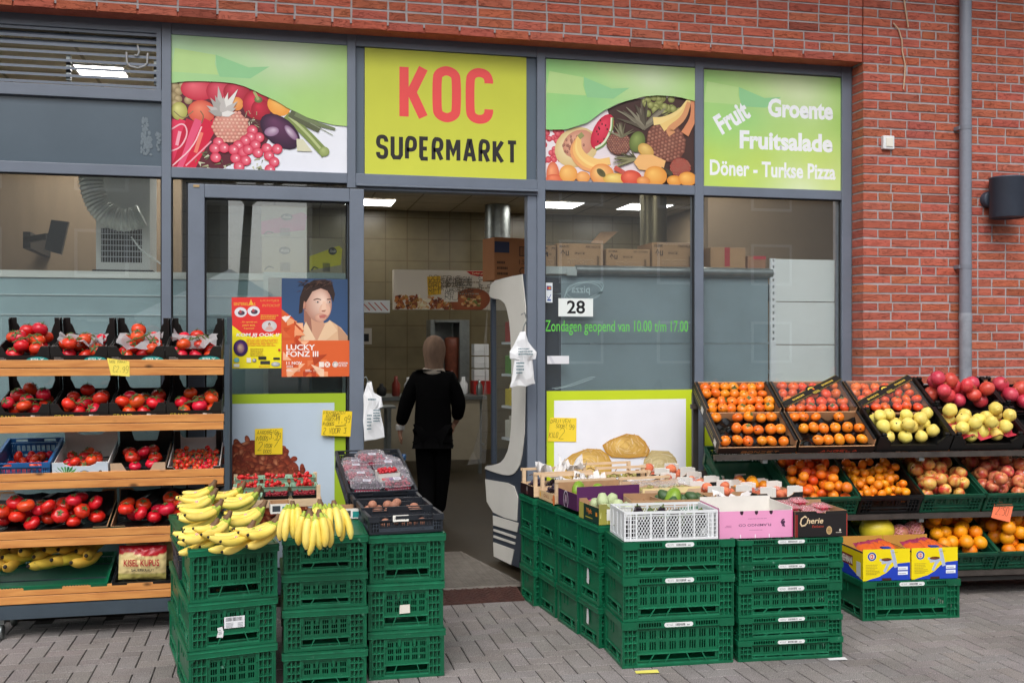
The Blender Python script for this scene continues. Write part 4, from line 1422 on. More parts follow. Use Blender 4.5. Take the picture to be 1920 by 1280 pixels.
for i in range(58):
 y = y0 + .01 + i * .0178
 x = xl + .02 + (.018 if i % 2 else 0)
 xm = xr0 + (xr1 - xr0) * (y - y0) / (y1 - y0) - .015
 j = i
 while x < xm:
  s = 1 if j % 2 else -1
  mb.bar((x - .01, y - .008 * s, .0665), (x + .01, y + .008 * s, .0665), .005, .0028)
  x += .036
  j += 1
mb.build('silver_sheet', mat('dirty_aluminium_plate', '#746e67', .45, noise=.22, scale=12, metal=.3, rvar=.1), mplate)
for px, py, s, lab, c in ((1213, 1259, (.11, .035), 'yellow paper scrap on the paving before the crates', '#e6dc6a'), (1570, 1235, (.09, .03), 'white paper scrap on the paving by the crate stack', '#dcdcdc')):
 w = on_z(px, py, .004)
 mb = MB(TM((w.x, w.y, .003), R(-8)))
 mb.add([(-s[0] / 2, -s[1] / 2, .001), (s[0] / 2, -s[1] / 2 - .006, .004), (s[0] / 2, s[1] / 2, .006), (-s[0] / 2, s[1] / 2 + .004, .001), (0, 0, .001)], [(0, 1, 4), (1, 2, 4), (2, 3, 4), (3, 0, 4)])
 tag(mb.build('paper_scrap', mat('scrap_paper', c, .7)), lab, 'litter')
mb = MB()
rr = random.Random(2)
for k in range(90):
 x, y = rr.uniform(-2.4, 3.6), rr.uniform(-2.6, -.25)
 s = rr.uniform(.003, .008)
 mb.add([(x - s, y, .003), (x, y - s * .6, .003), (x + s, y, .0035), (x, y + s * .7, .003)], [(0, 1, 2, 3)])
o = mb.build('pavement_litter', mat('pale_specks', '#a79c90', .8))
o['kind'] = 'stuff'; o['label'] = 'tiny pale specks of leaf and paper scattered on the paving'; o['category'] = 'litter'
# ------------------------------------------------------------------ crates
_crate = {}
_edge = {}

def edge_of(M):                             # paler ribs of the same plastic, light on their edges painted in
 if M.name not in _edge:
  _edge[M.name] = mat(M.name + '_lit_rib', {'green_crate_plastic': '#1a6e4d', 'aged_green_plastic': '#1d5340', 'anthracite_plastic': '#3b424c', 'black_crate_plastic': '#202224', 'blue_crate_plastic': '#3a76ac'}[M.name], .38, var=.12, noise=.3, scale=20)
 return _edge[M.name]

def lattice(mb, x0, x1, z0, z1, nx, nz, y0=.0, y1=.014, w=.003, hole=True):
 hs = []
 cx, cz = (x1 - x0) / nx, (z1 - z0) / nz
 if hole:
  for i in range(nx):
   for j in range(nz):
    hs.append((x0 + cx * (i + .40), x0 + cx * (i + .60), z0 + cz * (j + .25), z0 + cz * (j + .75)))
 mb.perf(x0, x1, z0, z1, hs, y1, .003)
 for i in range(nx + 1):
  x = x0 + cx * i
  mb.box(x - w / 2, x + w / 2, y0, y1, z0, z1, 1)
 for j in range(1, nz):
  z = z0 + cz * j
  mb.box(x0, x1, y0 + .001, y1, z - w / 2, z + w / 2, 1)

def slots(x0, x1, z0, z1, groups, per, rows, sw=.16, sh=.72):
 hs = []
 gw, rh = (x1 - x0) / groups, (z1 - z0) / rows
 for g_ in range(groups):
  for k in range(per):
   x = x0 + gw * g_ + gw * (.14 + .72 * (k + .5) / per)
   for r_ in range(rows):
    z = z0 + rh * (r_ + .5)
    hs.append((x - gw * sw / 2, x + gw * sw / 2, z - rh * sh / 2, z + rh * sh / 2))
 return hs

def crate_face(mb, W, h, style):
 """one wall of a folding crate, outer face at y=0 looking to -y, x 0..W, z 0..h"""
 rim = .034 if h > .15 else .024
 zt = h - rim
 zl = .30 * h if style != 'low' else .30 * h
 if style in ('short', 'short2'):
  mb.perf(.20 * W, .80 * W, zl, zt, slots(.23 * W, .77 * W, zl + .012, zt - .02, 5, 3, 3 if h > .19 else 2), .009, .004)
  mb.box(.20 * W, .80 * W, .002, .0085, zt - .012, zt - .002)
  for f in (.22, .40, .60, .78):
   mb.prism([(f * W - .009, zt), (f * W + .009, zt), (f * W + .004, zt - .045), (f * W - .004, zt - .045)], .009, .0005)
  nz = 5 if h > .19 else 4
  lattice(mb, .015, .20 * W, .012, zt, 3, nz)
  lattice(mb, .80 * W, W - .015, .012, zt, 3, nz)
  for sg in (0, 1):
   x0, x1 = (.006, .085 * W / .375 * .375) if not sg else (W - .085 * W / .375 * .375, W - .006)
   q = [(x0, zt - .001), (x1, zt - .001), (x1 - .02, zt - .018), (x0, zt - .03)] if not sg else [(x0, zt - .001), (x1, zt - .001), (x1, zt - .03), (x0 + .02, zt - .018)]
   mb.prism(q, .012, -.004)
  a, b = .20 * W, .80 * W
 elif style == 'plain':
  mb.perf(.03, W - .03, zl, zt, [], .007, .004)
  for f in (.3, .44):
   mb.box(W * f, W * f + .008, .003, .0068, zt - .06 if h > .15 else zt - .03, zt - .004)
  mb.box(.0, .03, .0, .012, .012, zt); mb.box(W - .03, W, .0, .012, .012, zt)
  a, b = .12 * W, .88 * W
  for i in range(1, 4):
   mb.box(W - .032, W + .001, -.002, .011, h * i * .22, h * i * .22 + .004)
 else:
  mb.perf(.13 * W, .87 * W, zl, zt, slots(.14 * W, .86 * W, zl + .006, zt - .008, 8, 3, 2 if h > .14 else 1, .13), .009, .004)
  nz = 5 if h > .19 else (4 if h > .14 else 3)
  lattice(mb, .006, .13 * W, .012, zt, 3, nz)
  lattice(mb, .87 * W, W - .006, .012, zt, 3, nz)
  mb.box(.13 * W, .87 * W, .004, .0085, zt - .006, zt - .001)
  a, b = .13 * W, .87 * W
 # lower band: openings with slanting struts
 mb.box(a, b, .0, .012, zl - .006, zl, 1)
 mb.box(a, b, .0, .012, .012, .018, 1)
 mb.box(a, b, .003, .009, zl * .42, zl * .42 + .004)
 mb.perf(a, b, .012, zl - .006, [(a + (b - a) * .04, b - (b - a) * .04, zl * .48, zl * .94)], .010, .003)
 mid = (a + b) / 2
 for f in ((-.30, -.22), (.30, .22)) if style in ('short', 'short2', 'plain') else ((-.36, -.29), (-.16, -.1), (.16, .1), (.36, .29)):
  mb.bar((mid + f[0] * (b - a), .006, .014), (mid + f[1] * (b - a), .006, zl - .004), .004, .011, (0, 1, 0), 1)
 mb.box(0, W, -.001, .016, 0, .012)

def crate_meshes(w, d, h, style, M, closed):
 k = (w, d, h, style, M.name, closed)
 if k in _crate:
  return _crate[k]
 fs, ss = {'short': ('short', 'plain'), 'long': ('long', 'plain')}[style]
 out = []
 for nm, T, W, st in (('front_panel', TM((0, 0, 0)), w, fs), ('back_panel', TM((w, d, 0), R(180)), w, fs),
       ('side_panel', TM((0, d, 0), R(-90)), d, ss), ('side_panel', TM((w, 0, 0), R(90)), d, ss)):
  mb = MB(T)
  crate_face(mb, W, h, st)
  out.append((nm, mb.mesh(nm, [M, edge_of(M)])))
 rim = .034 if h > .15 else .024
 zt = h - rim
 mb = MB()
 if style == 'long':
  for T, W in ((TM((0, 0, 0)), w), (TM((w, d, 0), R(180)), w)):
   mb.M = T
   hs = []
   for a, b in ((.14, .345), (.655, .86)):
    for i in range(9):
     x = W * (a + (b - a) * (i + .5) / 9)
     hs.append((x - .0045, x + .0045, zt + rim * .2, zt + rim * .8))
   mb.perf(-.003, W + .003, zt, h, hs, -.005, .008)
   mb.box(.35 * W, .65 * W, -.008, -.0051, zt, h - .001)
   for x0, x1 in ((-.003, .125 * W), (.875 * W, W + .003)):
    mb.box(x0, x1, -.0075, -.0051, zt - .004, h - .0015)
  mb.M = None
  for x0, x1 in ((-.005, .010), (w - .010, w + .005)):
   mb.box(x0, x1, .0031, d - .0031, zt, h)
 else:
  for T, W in ((TM((0, 0, 0)), w), (TM((w, d, 0), R(180)), w), (TM((0, d, 0), R(-90)), d), (TM((w, 0, 0), R(90)), d)):
   mb.M = T
   mb.prism([(-.006, zt), (W + .006, zt), (W + .006, h), (-.006, h)], .012, -.0065)
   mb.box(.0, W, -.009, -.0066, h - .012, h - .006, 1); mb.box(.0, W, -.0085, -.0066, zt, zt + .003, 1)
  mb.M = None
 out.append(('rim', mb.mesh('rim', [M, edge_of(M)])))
 mb = MB()
 if closed:
  mb.box(.006, w - .006, .006, d - .006, h - .012, h - .004)
 else:
  mb.box(.012, w - .012, .012, d - .012, .004, .012)
 out.append(('base_panel', mb.mesh('base_panel', M)))
 _crate[k] = out
 return out

def crate(name, M, w, d, h, style, label, group, material=None, closed=False, strip=False, cat='crate', stickers=()):
 t = thing(name, label, cat, M, group)
 for nm, me in crate_meshes(w, d, h, style, material or M_GREEN, closed):
  put(nm, me, t)
 if strip:
  fl = Flat()
  rr = random.Random(int(h * 1000) + int(M[2][3] * 100))
  a, z = .37 * w, h - (.030 if h > .15 else .022)
  b, zz = .63 * w, h - (.008 if h > .15 else .004)
  r_ = (zz - z) / 2
  fl.rect(a + r_, z, b - r_, zz, '#dfe2e2'); fl.ell(a + r_, z + r_, r_, r_, '#dfe2e2', a0=90, a1=270, hx=0, hy=0); fl.ell(b - r_, z + r_, r_, r_, '#dfe2e2', a0=-90, a1=90, hx=0, hy=0)
  wd = b - a
  fl.text(rr.choice(['NL7 DLZG', 'NL2 DZTL', '1DWG D']), a + .08 * wd, z + r_ * .6, wd * .22, r_ * .8, '#55585a')
  fl.bars(a + .38 * wd, z + r_ * .5, wd * .34, r_ * 1.0, '#5d6062', rr.randint(1, 99))
  fl.lines(a + .78 * wd, z + r_ * .6, wd * .15, r_ * .9, 1, '#7c8083')
  fl.done('label_strip', t, TM((0, -.0084, 0)), M_PAPER)
 for st in stickers:
  u, v, sw_, sh_, kind = st
  fl = Flat()
  if kind == 'code':
   fl.rect(u, v, u + sw_, v + sh_, '#e4e6ea'); fl.bars(u + sw_ * .08, v + sh_ * .6, sw_ * .8, sh_ * .32, '#4d5054', 5)
   fl.lines(u + sw_ * .1, v + sh_ * .08, sw_ * .5, sh_ * .45, 4, '#8b8f94', 3); fl.lines(u + sw_ * .66, v + sh_ * .1, sw_ * .28, sh_ * .4, 3, '#9a9da2', 6)
  elif kind == 'torn':
   fl.poly([(u, v), (u + sw_ * .9, v - .003), (u + sw_, v + sh_ * .5), (u + sw_ * .8, v + sh_), (u + sw_ * .1, v + sh_ * .9), (u + sw_ * .2, v + sh_ * .5)], '#e2e3e4')
   fl.lines(u + sw_ * .25, v + sh_ * .3, sw_ * .5, sh_ * .5, 3, '#777a7e', 4)
  else:
   fl.poly([(u, v), (u + sw_, v + .002), (u + sw_ * .98, v + sh_), (u + .002, v + sh_ * .97)], '#ddd8cc')
  fl.done('sticker', t, TM((0, -.0005 if kind != 'side' else 0, 0)), M_PAPER)
 return t

# ------------------------------------------------------------------ cardboard trays and wooden boxes
def tray(name, M, w, d, h, label, group, outer, inner=None, dip=.35, post=.18, hb=None, hs=None, posth=None, cat='box', prn=None, side_prn=None, th=.005, hf=None, outer_f=None):
 """open box: front y=0; dip = depth of the cut in front and back walls as a share of h"""
 inner = inner or M_KRAFT
 t = thing(name, label, cat, M, group)
 hb, hs = hb or h, hs or h * .8
 def wall(W, hh, dp):
  p = post * w
  if dp <= 0:
   return [(0, 0), (W, 0), (W, hh), (0, hh)]
  z = hh * (1 - dp)
  q = .022
  return [(0, 0), (W, 0), (W, hh), (W - p, hh), (W - p - q * .3, hh - q * .5), (W - p - q, z + .006), (W - p - q * 1.6, z), (p + q * 1.6, z), (p + q, z + .006), (p + q * .3, hh - q * .5), (p, hh), (0, hh)]
 mb = MB(); mb.prism(wall(w, hf or h, dip), th, 0, 0, 1); mb.build('front_panel', [outer_f or outer, inner], t)
 mb = MB(TM((w, d, 0), R(180))); mb.prism(wall(w, hb, dip), th, 0, 0, 1); mb.build('back_panel', [outer, inner], t)
 for T in (TM((0, d, 0), R(-90)), TM((w, 0, 0), R(90))):
  mb = MB(T); mb.prism([(th, 0), (d - th, 0), (d - th, hs), (th, hs)], th, .0005, 0, 1); mb.build('side_panel', [outer, inner], t)
 mb = MB(); mb.box(th, w - th, th, d - th, .001, .005); mb.build('base_panel', inner, t)
 if posth:
  for x, y, s1, s2, hh in ((0, 0, 1, 1, posth[0]), (w, 0, -1, 1, posth[0]), (0, d, 1, -1, posth[1]), (w, d, -1, -1, posth[1])):
   mb = MB()
   a, b = .04, .006
   for q in ((x, x + s1 * a, y + s2 * (th + .0005), y + s2 * (th + .0045)), (x + s1 * (th + .001), x + s1 * (th + .005), y + s2 * (th + .005), y + s2 * .05)):
    mb.box(min(q[0], q[1]), max(q[0], q[1]), min(q[2], q[3]), max(q[2], q[3]), .006, hh)
   mb.build('corner_post', outer, t)
 if prn:
  fl = Flat(clip=(0, w, 0, (hf or h) * (1 - max(0, dip))))
  prn(fl, w, hf or h)
  fl.done('front_print', t, TM((0, -.0004, 0)), M_CARD_PRINT)
 if side_prn:
  fl = Flat(clip=(0, d, 0, hs))
  side_prn(fl, d, hs)
  fl.done('side_print', t, TM((-.0006, d, 0), R(-90)), M_CARD_PRINT)
 return t

def wood_box(name, M, w, d, h, label, group, slat=.04, posth=.13, prn=None, cat='box', rail=True):
 t = thing(name, label, cat, M, group)
 for T, W, nm in ((TM((0, 0, 0)), w, 'front_slat'), (TM((w, d, 0), R(180)), w, 'back_slat'), (TM((0, d, 0), R(-90)), d, 'side_slat'), (TM((w, 0, 0), R(90)), d, 'side_slat')):
  mb = MB(T); mb.box(.0, W, 0, .005, .004, h) if nm[0] != 's' else mb.box(.006, W - .006, .0005, .005, .006, h - .002)
  mb.build(nm, M_PLY, t)
  if nm != 'side_slat' and rail:
   mb = MB(T); mb.box(0, W, .0, .005, posth - .016, posth)
   mb.build('top_rail', M_PLY, t)
 for x, y in ((.006, .006), (w - .026, .006), (.006, d - .026), (w - .026, d - .026)):
  mb = MB(); mb.prism([(x, .005), (x + .02, .005), (x + .02, posth - .001), (x, posth - .001)], .02, y)
  mb.build('corner_post', M_PLY, t)
 mb = MB(); mb.box(.006, w - .006, .006, d - .006, .0, .006); mb.build('base_panel', M_PLY, t)
 if prn:
  fl = Flat(clip=(0, w, 0, h)); prn(fl, w, h); fl.done('front_print', t, TM((0, -.0004, 0)), M_CARD_PRINT)
 return t

# ------------------------------------------------------------------ fruit
M_TOM = mat('tomato_skin', '#cf2115', .27, var=.18, noise=.16, scale=2.2, hue=.012, spec=.5, c2='#dd3b20', gen=True)
M_TOM2 = mat('beef_tomato_skin', '#d8291c', .24, var=.14, noise=.14, scale=2.5, hue=.01, c2='#c41a16', gen=True)
M_CALYX = mat('green_calyx', '#55652f', .6, var=.2)
M_ORANGE = mat('orange_peel', '#ef8a0e', .38, var=.10, noise=.05, scale=2, bump=.25, bscale=26, hue=.012, c2='#f5990f', gen=True)
M_MAND = mat('mandarin_peel', '#ef7a16', .36, var=.14, noise=.08, scale=2, bump=.22, bscale=24, hue=.016, c2='#e3651a', gen=True)
M_CLEM = mat('clementine_peel', '#f28a12', .36, var=.10, noise=.05, scale=2, bump=.2, bscale=24, hue=.012, c2='#f39a1c', gen=True)
M_PERS = mat('persimmon_skin', '#f08c1c', .25, var=.12, noise=.06, scale=2, hue=.014, c2='#e6701c', gen=True)
M_SHARON = mat('sharon_skin', '#e0551e', .25, var=.14, noise=.08, scale=2, hue=.012, c2='#ea6a26', gen=True)
M_POM = mat('pomegranate_skin', '#c42a36', .33, var=.14, noise=.2, scale=2.2, hue=.012, c2='#d85252', gen=True)
M_QUINCE = mat('quince_skin', '#ecd874', .42, var=.08, noise=.1, scale=2.5, hue=.01, c2='#dfca5a', bump=.08, bscale=10, gen=True, spk=('#8a7a34', 9, .68, .6))
M_APPLE = mat('striped_apple_skin', '#c9302c', .28, var=.12, scale=1.5, hue=.012, c2='#e8bf62', stretch=(1.6, 1.6, .6), gen=True, sharp=.14)
M_APPLE2 = mat('dark_apple_skin', '#b82c30', .28, var=.14, scale=1.5, hue=.012, c2='#d99a62', stretch=(1.6, 1.6, .6), gen=True, sharp=.16)
M_BROWNF = mat('brown_fruit_skin', '#a8735c', .7, var=.15, noise=.15, scale=5, gen=True)
M_DARKTIP = mat('dark_tip', '#1d140f', .7)
M_STEM = mat('woody_stem', '#6b4a2a', .7)
M_BANANA = mat('banana_skin', '#efd04e', .42, var=.06, scale=9, hue=.008, c2='#f3df78', spk=('#5a3d1c', 55, .70, .8))
M_BANANAG = mat('green_banana_neck', '#a3b440', .45, var=.1)
M_PLANT = mat('plantain_skin', '#e3bf42', .48, var=.10, scale=10, hue=.016, c2='#d0b04a', spk=('#4a3418', 40, .67, .8))
M_STRAW = mat('strawberry_skin', '#c91f22', .3, var=.14, noise=.1, scale=20, bump=.3, bscale=200)
M_GRAPE = mat('dark_grape_skin', '#2b1c30', .35, var=.2, noise=.15, scale=30)
M_GRAPEG = mat('pale_grape_skin', '#a9a25c', .35, var=.14)
M_AVO = mat('green_avocado_skin', '#3d5a34', .45, var=.14, noise=.2, scale=30, bump=.2, bscale=120)
M_MANGO = mat('green_mango_skin', '#7fa02e', .35, var=.1, noise=.1, scale=8)
M_CHAY = mat('pale_green_skin', '#b3c092', .5, var=.08, noise=.08, scale=20, bump=.2, bscale=40)
M_AUB = mat('aubergine_skin', '#1d1420', .2, noise=.1, scale=8)

def sphere_prof(n=9, sq=1.0, dimple=0.0, p=1.0):
 out = []
 for i in range(n + 1):
  a = math.pi * i / n
  z = -math.cos(a) * sq
  r_ = math.sin(a) ** p
  if dimple:
   z -= dimple * math.exp(-(r_ / .32) ** 2) * (1 if i > n / 2 else -.5)
  out.append((max(r_, 1e-7), z))
 return out

def m_calyx(n=5, l=.75, w=.13, z=.74, droop=.25, stem=.35):
 mb = MB()
 for i in range(n):
  a = 2 * math.pi * i / n + .3 * (i % 2)
  c, s_ = math.cos(a), math.sin(a)
  pts = []
  for t, ww in ((.05, .06), (.4, w), (.75, w * .7), (1.0, .01)):
   rr_ = l * t
   zz = z + .05 + .12 * math.sin(t * 2.6) - droop * t * t * .5
   for sg in (-1, 1):
    pts.append((c * rr_ - s_ * ww * sg, s_ * rr_ + c * ww * sg, zz))
  mb.add(pts, [(0, 1, 3, 2), (2, 3, 5, 4), (4, 5, 7, 6)], 0)
  mb.add([(p[0], p[1], p[2] - .012) for p in pts], [(0, 2, 3, 1), (2, 4, 5, 3), (4, 6, 7, 5)], 0)
 if stem:
  mb.tube([(0, 0, z), (.03, 0, z + stem * .5), (.12, .05, z + stem)], .05, 5)
 return mb.mesh('calyx', M_CALYX)

def m_disc(z, r_, h, m, name, n=8):
 mb = MB()
 mb.lathe([(r_, z - h * .3), (r_ * .8, z + h), (1e-6, z + h * .6)], n)
 return mb.mesh(name, m)

_proto = {}
def proto(kind):
 if kind in _proto:
  return _proto[kind]
 mb = MB(); ch = []
 if kind == 'tomato':
  mb.lathe(sphere_prof(10, .84, .14), 16, lob=5, la=.018); me = mb.mesh(kind, M_TOM); ch = [('calyx', m_calyx())]
 elif kind == 'beef_tomato':
  mb.lathe(sphere_prof(10, .74, .2), 20, lob=7, la=.05); me = mb.mesh(kind, M_TOM2); ch = [('calyx', m_calyx(5, .45, .09, .62, .1, .15))]
 elif kind == 'plum_tomato':
  mb.lathe(sphere_prof(9, 1.45, .05), 12); me = mb.mesh(kind, M_TOM)
 elif kind == 'cherry_tomato':
  mb.lathe(sphere_prof(7, .95), 10); me = mb.mesh(kind, M_TOM); ch = [('calyx', m_calyx(4, .6, .1, .85, .1, .3))]
 elif kind == 'orange':
  mb.lathe(sphere_prof(12, .97, .05), 20); me = mb.mesh(kind, M_ORANGE); ch = [('stem_scar', m_disc(.91, .07, .02, mat('stem_scar', '#8c8a3c', .7), 'stem_scar'))]
 elif kind == 'mandarin':
  mb.lathe(sphere_prof(11, .86, .09), 18, lob=9, la=.008); me = mb.mesh(kind, M_MAND); ch = [('stem_scar', m_disc(.78, .08, .02, mat('stem_scar', '#6d7a36', .7), 'stem_scar'))]
 elif kind == 'clementine':
  mb.lathe(sphere_prof(10, .84, .09), 16); me = mb.mesh(kind, M_CLEM)
 elif kind in ('persimmon', 'sharon_fruit'):
  mb.lathe(sphere_prof(11, .86 if kind[0] == 'p' else .8, .05), 18, lob=4, la=.025)
  me = mb.mesh(kind, M_PERS if kind[0] == 'p' else M_SHARON)
  ch = [('calyx', m_calyx(4, .5, .2, .74 if kind[0] == 'p' else .68, .02, .1)), ('blossom_end', m_disc(.0, .12, .03, M_DARKTIP, 'blossom_end'))]
  for v in ch[1][1].vertices:
   v.co.z = -(.86 if kind[0] == 'p' else .8) * .985 - v.co.z
 elif kind == 'pomegranate':
  mb.lathe(sphere_prof(12, .9, -.05), 18, lob=6, la=.022); me = mb.mesh(kind, M_POM)
  c = MB()
  for i in range(6):
   a = i * math.pi / 3
   a2 = a + math.pi / 6
   c.add([(.17 * math.cos(a - .45), .17 * math.sin(a - .45), .88), (.17 * math.cos(a + .45), .17 * math.sin(a + .45), .88), (.27 * math.cos(a), .27 * math.sin(a), 1.26), (.1 * math.cos(a), .1 * math.sin(a), .9)], [(0, 1, 2), (1, 3, 2), (3, 0, 2)])
  c.lathe([(.2, .82), (.17, .95), (.1, .9), (1e-6, .88)], 10)
  ch = [('crown', c.mesh('crown', mat('pomegranate_crown', '#b5653e', .6, noise=.2, scale=4, gen=True)))]
 elif kind == 'quince':
  pr = [(1e-6, -.80), (.16, -.86), (.5, -.82), (.85, -.5), (1.0, -.08), (.95, .3), (.74, .62), (.48, .85), (.32, 1.0), (.15, 1.04), (1e-6, .96)]
  mb.lathe(pr, 18, lob=5, la=.035); me = mb.mesh(kind, M_QUINCE); ch = [('blossom_end', m_disc(0, .13, .02, M_DARKTIP, 'blossom_end'))]
  for v in ch[0][1].vertices:
   v.co.z = -.85 - v.co.z
 elif kind in ('apple', 'dark_apple'):
  pr = [(1e-6, -.72), (.2, -.84), (.5, -.82), (.82, -.5), (1.0, .05), (.96, .42), (.72, .78), (.42, .88), (.2, .78), (1e-6, .60)]
  mb.lathe(pr, 18, lob=5, la=.018); me = mb.mesh(kind, M_APPLE if kind == 'apple' else M_APPLE2)
  c = MB(); c.tube([(0, 0, .58), (.03, 0, .8), (.1, .02, 1.02)], .04, 5); ch = [('stem', c.mesh('stem', M_STEM))]
 elif kind == 'brown_fruit':
  mb.lathe(sphere_prof(9, .88), 12); me = mb.mesh(kind, M_BROWNF)
 elif kind == 'strawberry':
  mb.lathe([(1e-6, -1.25), (.3, -1.05), (.7, -.45), (.95, .2), (.8, .62), (.4, .78), (1e-6, .72)], 10); me = mb.mesh(kind, M_STRAW)
  ch = [('calyx', m_calyx(5, .7, .15, .72, .1, .0))]
 elif kind == 'grape':
  mb.lathe(sphere_prof(6, 1.1), 8); me = mb.mesh(kind, M_GRAPE)
 elif kind == 'pale_grape':
  mb.lathe(sphere_prof(6, 1.2), 8); me = mb.mesh(kind, M_GRAPEG)
 elif kind == 'avocado':
  mb.lathe([(1e-6, -1.0), (.5, -.9), (.95, -.35), (.95, .2), (.66, .8), (.4, 1.2), (.2, 1.35), (1e-6, 1.36)], 14); me = mb.mesh(kind, M_AVO)
 elif kind == 'mango':
  mb.lathe(sphere_prof(10, 1.3), 14, sx=1, sy=.8); me = mb.mesh(kind, M_MANGO)
 elif kind == 'chayote':
  mb.lathe([(1e-6, -1.0), (.5, -.95), (.95, -.4), (.95, .15), (.7, .75), (.5, 1.1), (1e-6, 1.2)], 16, lob=5, la=.06); me = mb.mesh(kind, M_CHAY)
 elif kind == 'aubergine':
  mb.lathe([(1e-6, -1.6), (.6, -1.45), (1, -.8), (.95, 0), (.7, .9), (.45, 1.5), (1e-6, 1.6)], 14); me = mb.mesh(kind, M_AUB)
  c = MB(); c.lathe([(.5, 1.35), (.4, 1.65), (.12, 1.75), (.1, 2.1), (1e-6, 2.1)], 8); ch = [('calyx', c.mesh('calyx', M_CALYX))]
 elif kind == 'peach':
  mb.lathe(sphere_prof(9, .92, .08), 14); me = mb.mesh(kind, mat('peach_skin', '#e08a5c', .7, var=.12, c2='#c9503f', scale=2, gen=True))
 _proto[kind] = (me, ch)
 return _proto[kind]

_stk = {}
def m_sticker(kind):
 if kind not in _stk:
  mb = MB(Matrix.Rotation(R(22), 4, 'Y'))
  mb.add([(1.0 if kind[0] != 's' else .985, .17 * math.cos(a * .785), .12 * math.sin(a * .785)) for a in range(8)], [tuple(range(8))])
  _stk[kind] = mb.mesh('sticker', mat(kind + '_sticker', '#1c1a1a' if kind[0] in 'ps' else '#d9dbe0', .4))
 return _stk[kind]

def pack(rr, x0, x1, y0, y1, zb, rs, squash=.86, tries=16, slope=0.0):
 got = []
 for r_ in rs:
  best = None
  for _ in range(tries):
   x = rr.uniform(x0 + r_, max(x0 + r_ + 1e-4, x1 - r_))
   y = rr.uniform(y0 + r_, max(y0 + r_ + 1e-4, y1 - r_))
   z = zb + r_ * squash
   for a, b, c, q in got:
    dd = (x - a) ** 2 + (y - b) ** 2
    s_ = (r_ + q) * .97
    if dd < s_ * s_:
     z = max(z, c + math.sqrt(s_ * s_ - dd) * squash)
   k = z - slope * y
   if best is None or k < best[0]:
    best = (k, x, y, z)
  got.append((best[1], best[2], best[3], r_))
 return got

def fruits(kind, M, area, zb, n, r_, label, cat, group, seed=1, up=.9, flip=0.0, slope=0.0, spots=None, rv=.07, squash=.86):
 """loose fruit resting in a box whose matrix is M; area = x0, x1, y0, y1 of its floor"""
 rr = random.Random(seed * 101 + n)
 me, ch = proto(kind)
 rs = [r_ * rr.uniform(1 - rv, 1 + rv) for _ in range(n)]
 pts = spots or pack(rr, *area, zb, rs, squash, 16, slope)
 for x, y, z, q in pts:
  o = put(kind, me)
  tl = rr.uniform(0, up)
  if rr.random() < flip:
   tl = math.pi - tl
  rot = Euler((0, 0, rr.uniform(0, 6.28))).to_matrix().to_4x4() @ Matrix.Rotation(tl, 4, 'X') @ Matrix.Rotation(rr.uniform(0, 6.28), 4, 'Z')
  s_ = Matrix.Diagonal((q * rr.uniform(.94, 1.06), q * rr.uniform(.94, 1.06), q * rr.uniform(.92, 1.07), 1))
  o.matrix_world = M @ Matrix.Translation((x, y, z)) @ rot @ s_
  tag(o, label, cat, group)
  for cn, cm in ch:
   put(cn, cm, o)
  if kind in ('persimmon', 'sharon_fruit', 'orange', 'apple', 'dark_apple') and rr.random() < .45:
   put('sticker', m_sticker(kind), o)

def vine(M, pts, label, r_=.004, group='tomato vines'):
 mb = MB()
 mb.tube(pts, r_, 5)
 for i in range(1, len(pts) - 1):
  p = Vector(pts[i])
  for s_ in (-1, 1):
   mb.tube([p, p + Vector((.018 * s_, .006, .004)), p + Vector((.03 * s_, .008, -.012))], r_ * .75, 5)
 tag(mb.build('vine_stalk', M_CALYX, None, M), label, 'vine', group)

M_TISSUE = mat_glass('white_tissue', (.95, .95, .95), 1.3, .4, .8, (.78, .76, .75))
def tissue(M, w, d, label, seed, group='tissue sheets in the boxes', h=.05, mat_=None):
 rr = random.Random(seed)
 mb = MB(); nx, ny = 7, 5
 vs = [(w * i / nx + rr.uniform(-.006, .006), d * j / ny, h * (rr.random() ** 1.5) + h * abs(i / nx - .5)) for j in range(ny + 1) for i in range(nx + 1)]
 mb.add(vs, [(j * (nx + 1) + i, j * (nx + 1) + i + 1, (j + 1) * (nx + 1) + i + 1, (j + 1) * (nx + 1) + i) for j in range(ny) for i in range(nx)])
 return tag(mb.build('tissue_sheet', mat_ or M_TISSUE, None, M), label, 'tissue', group)

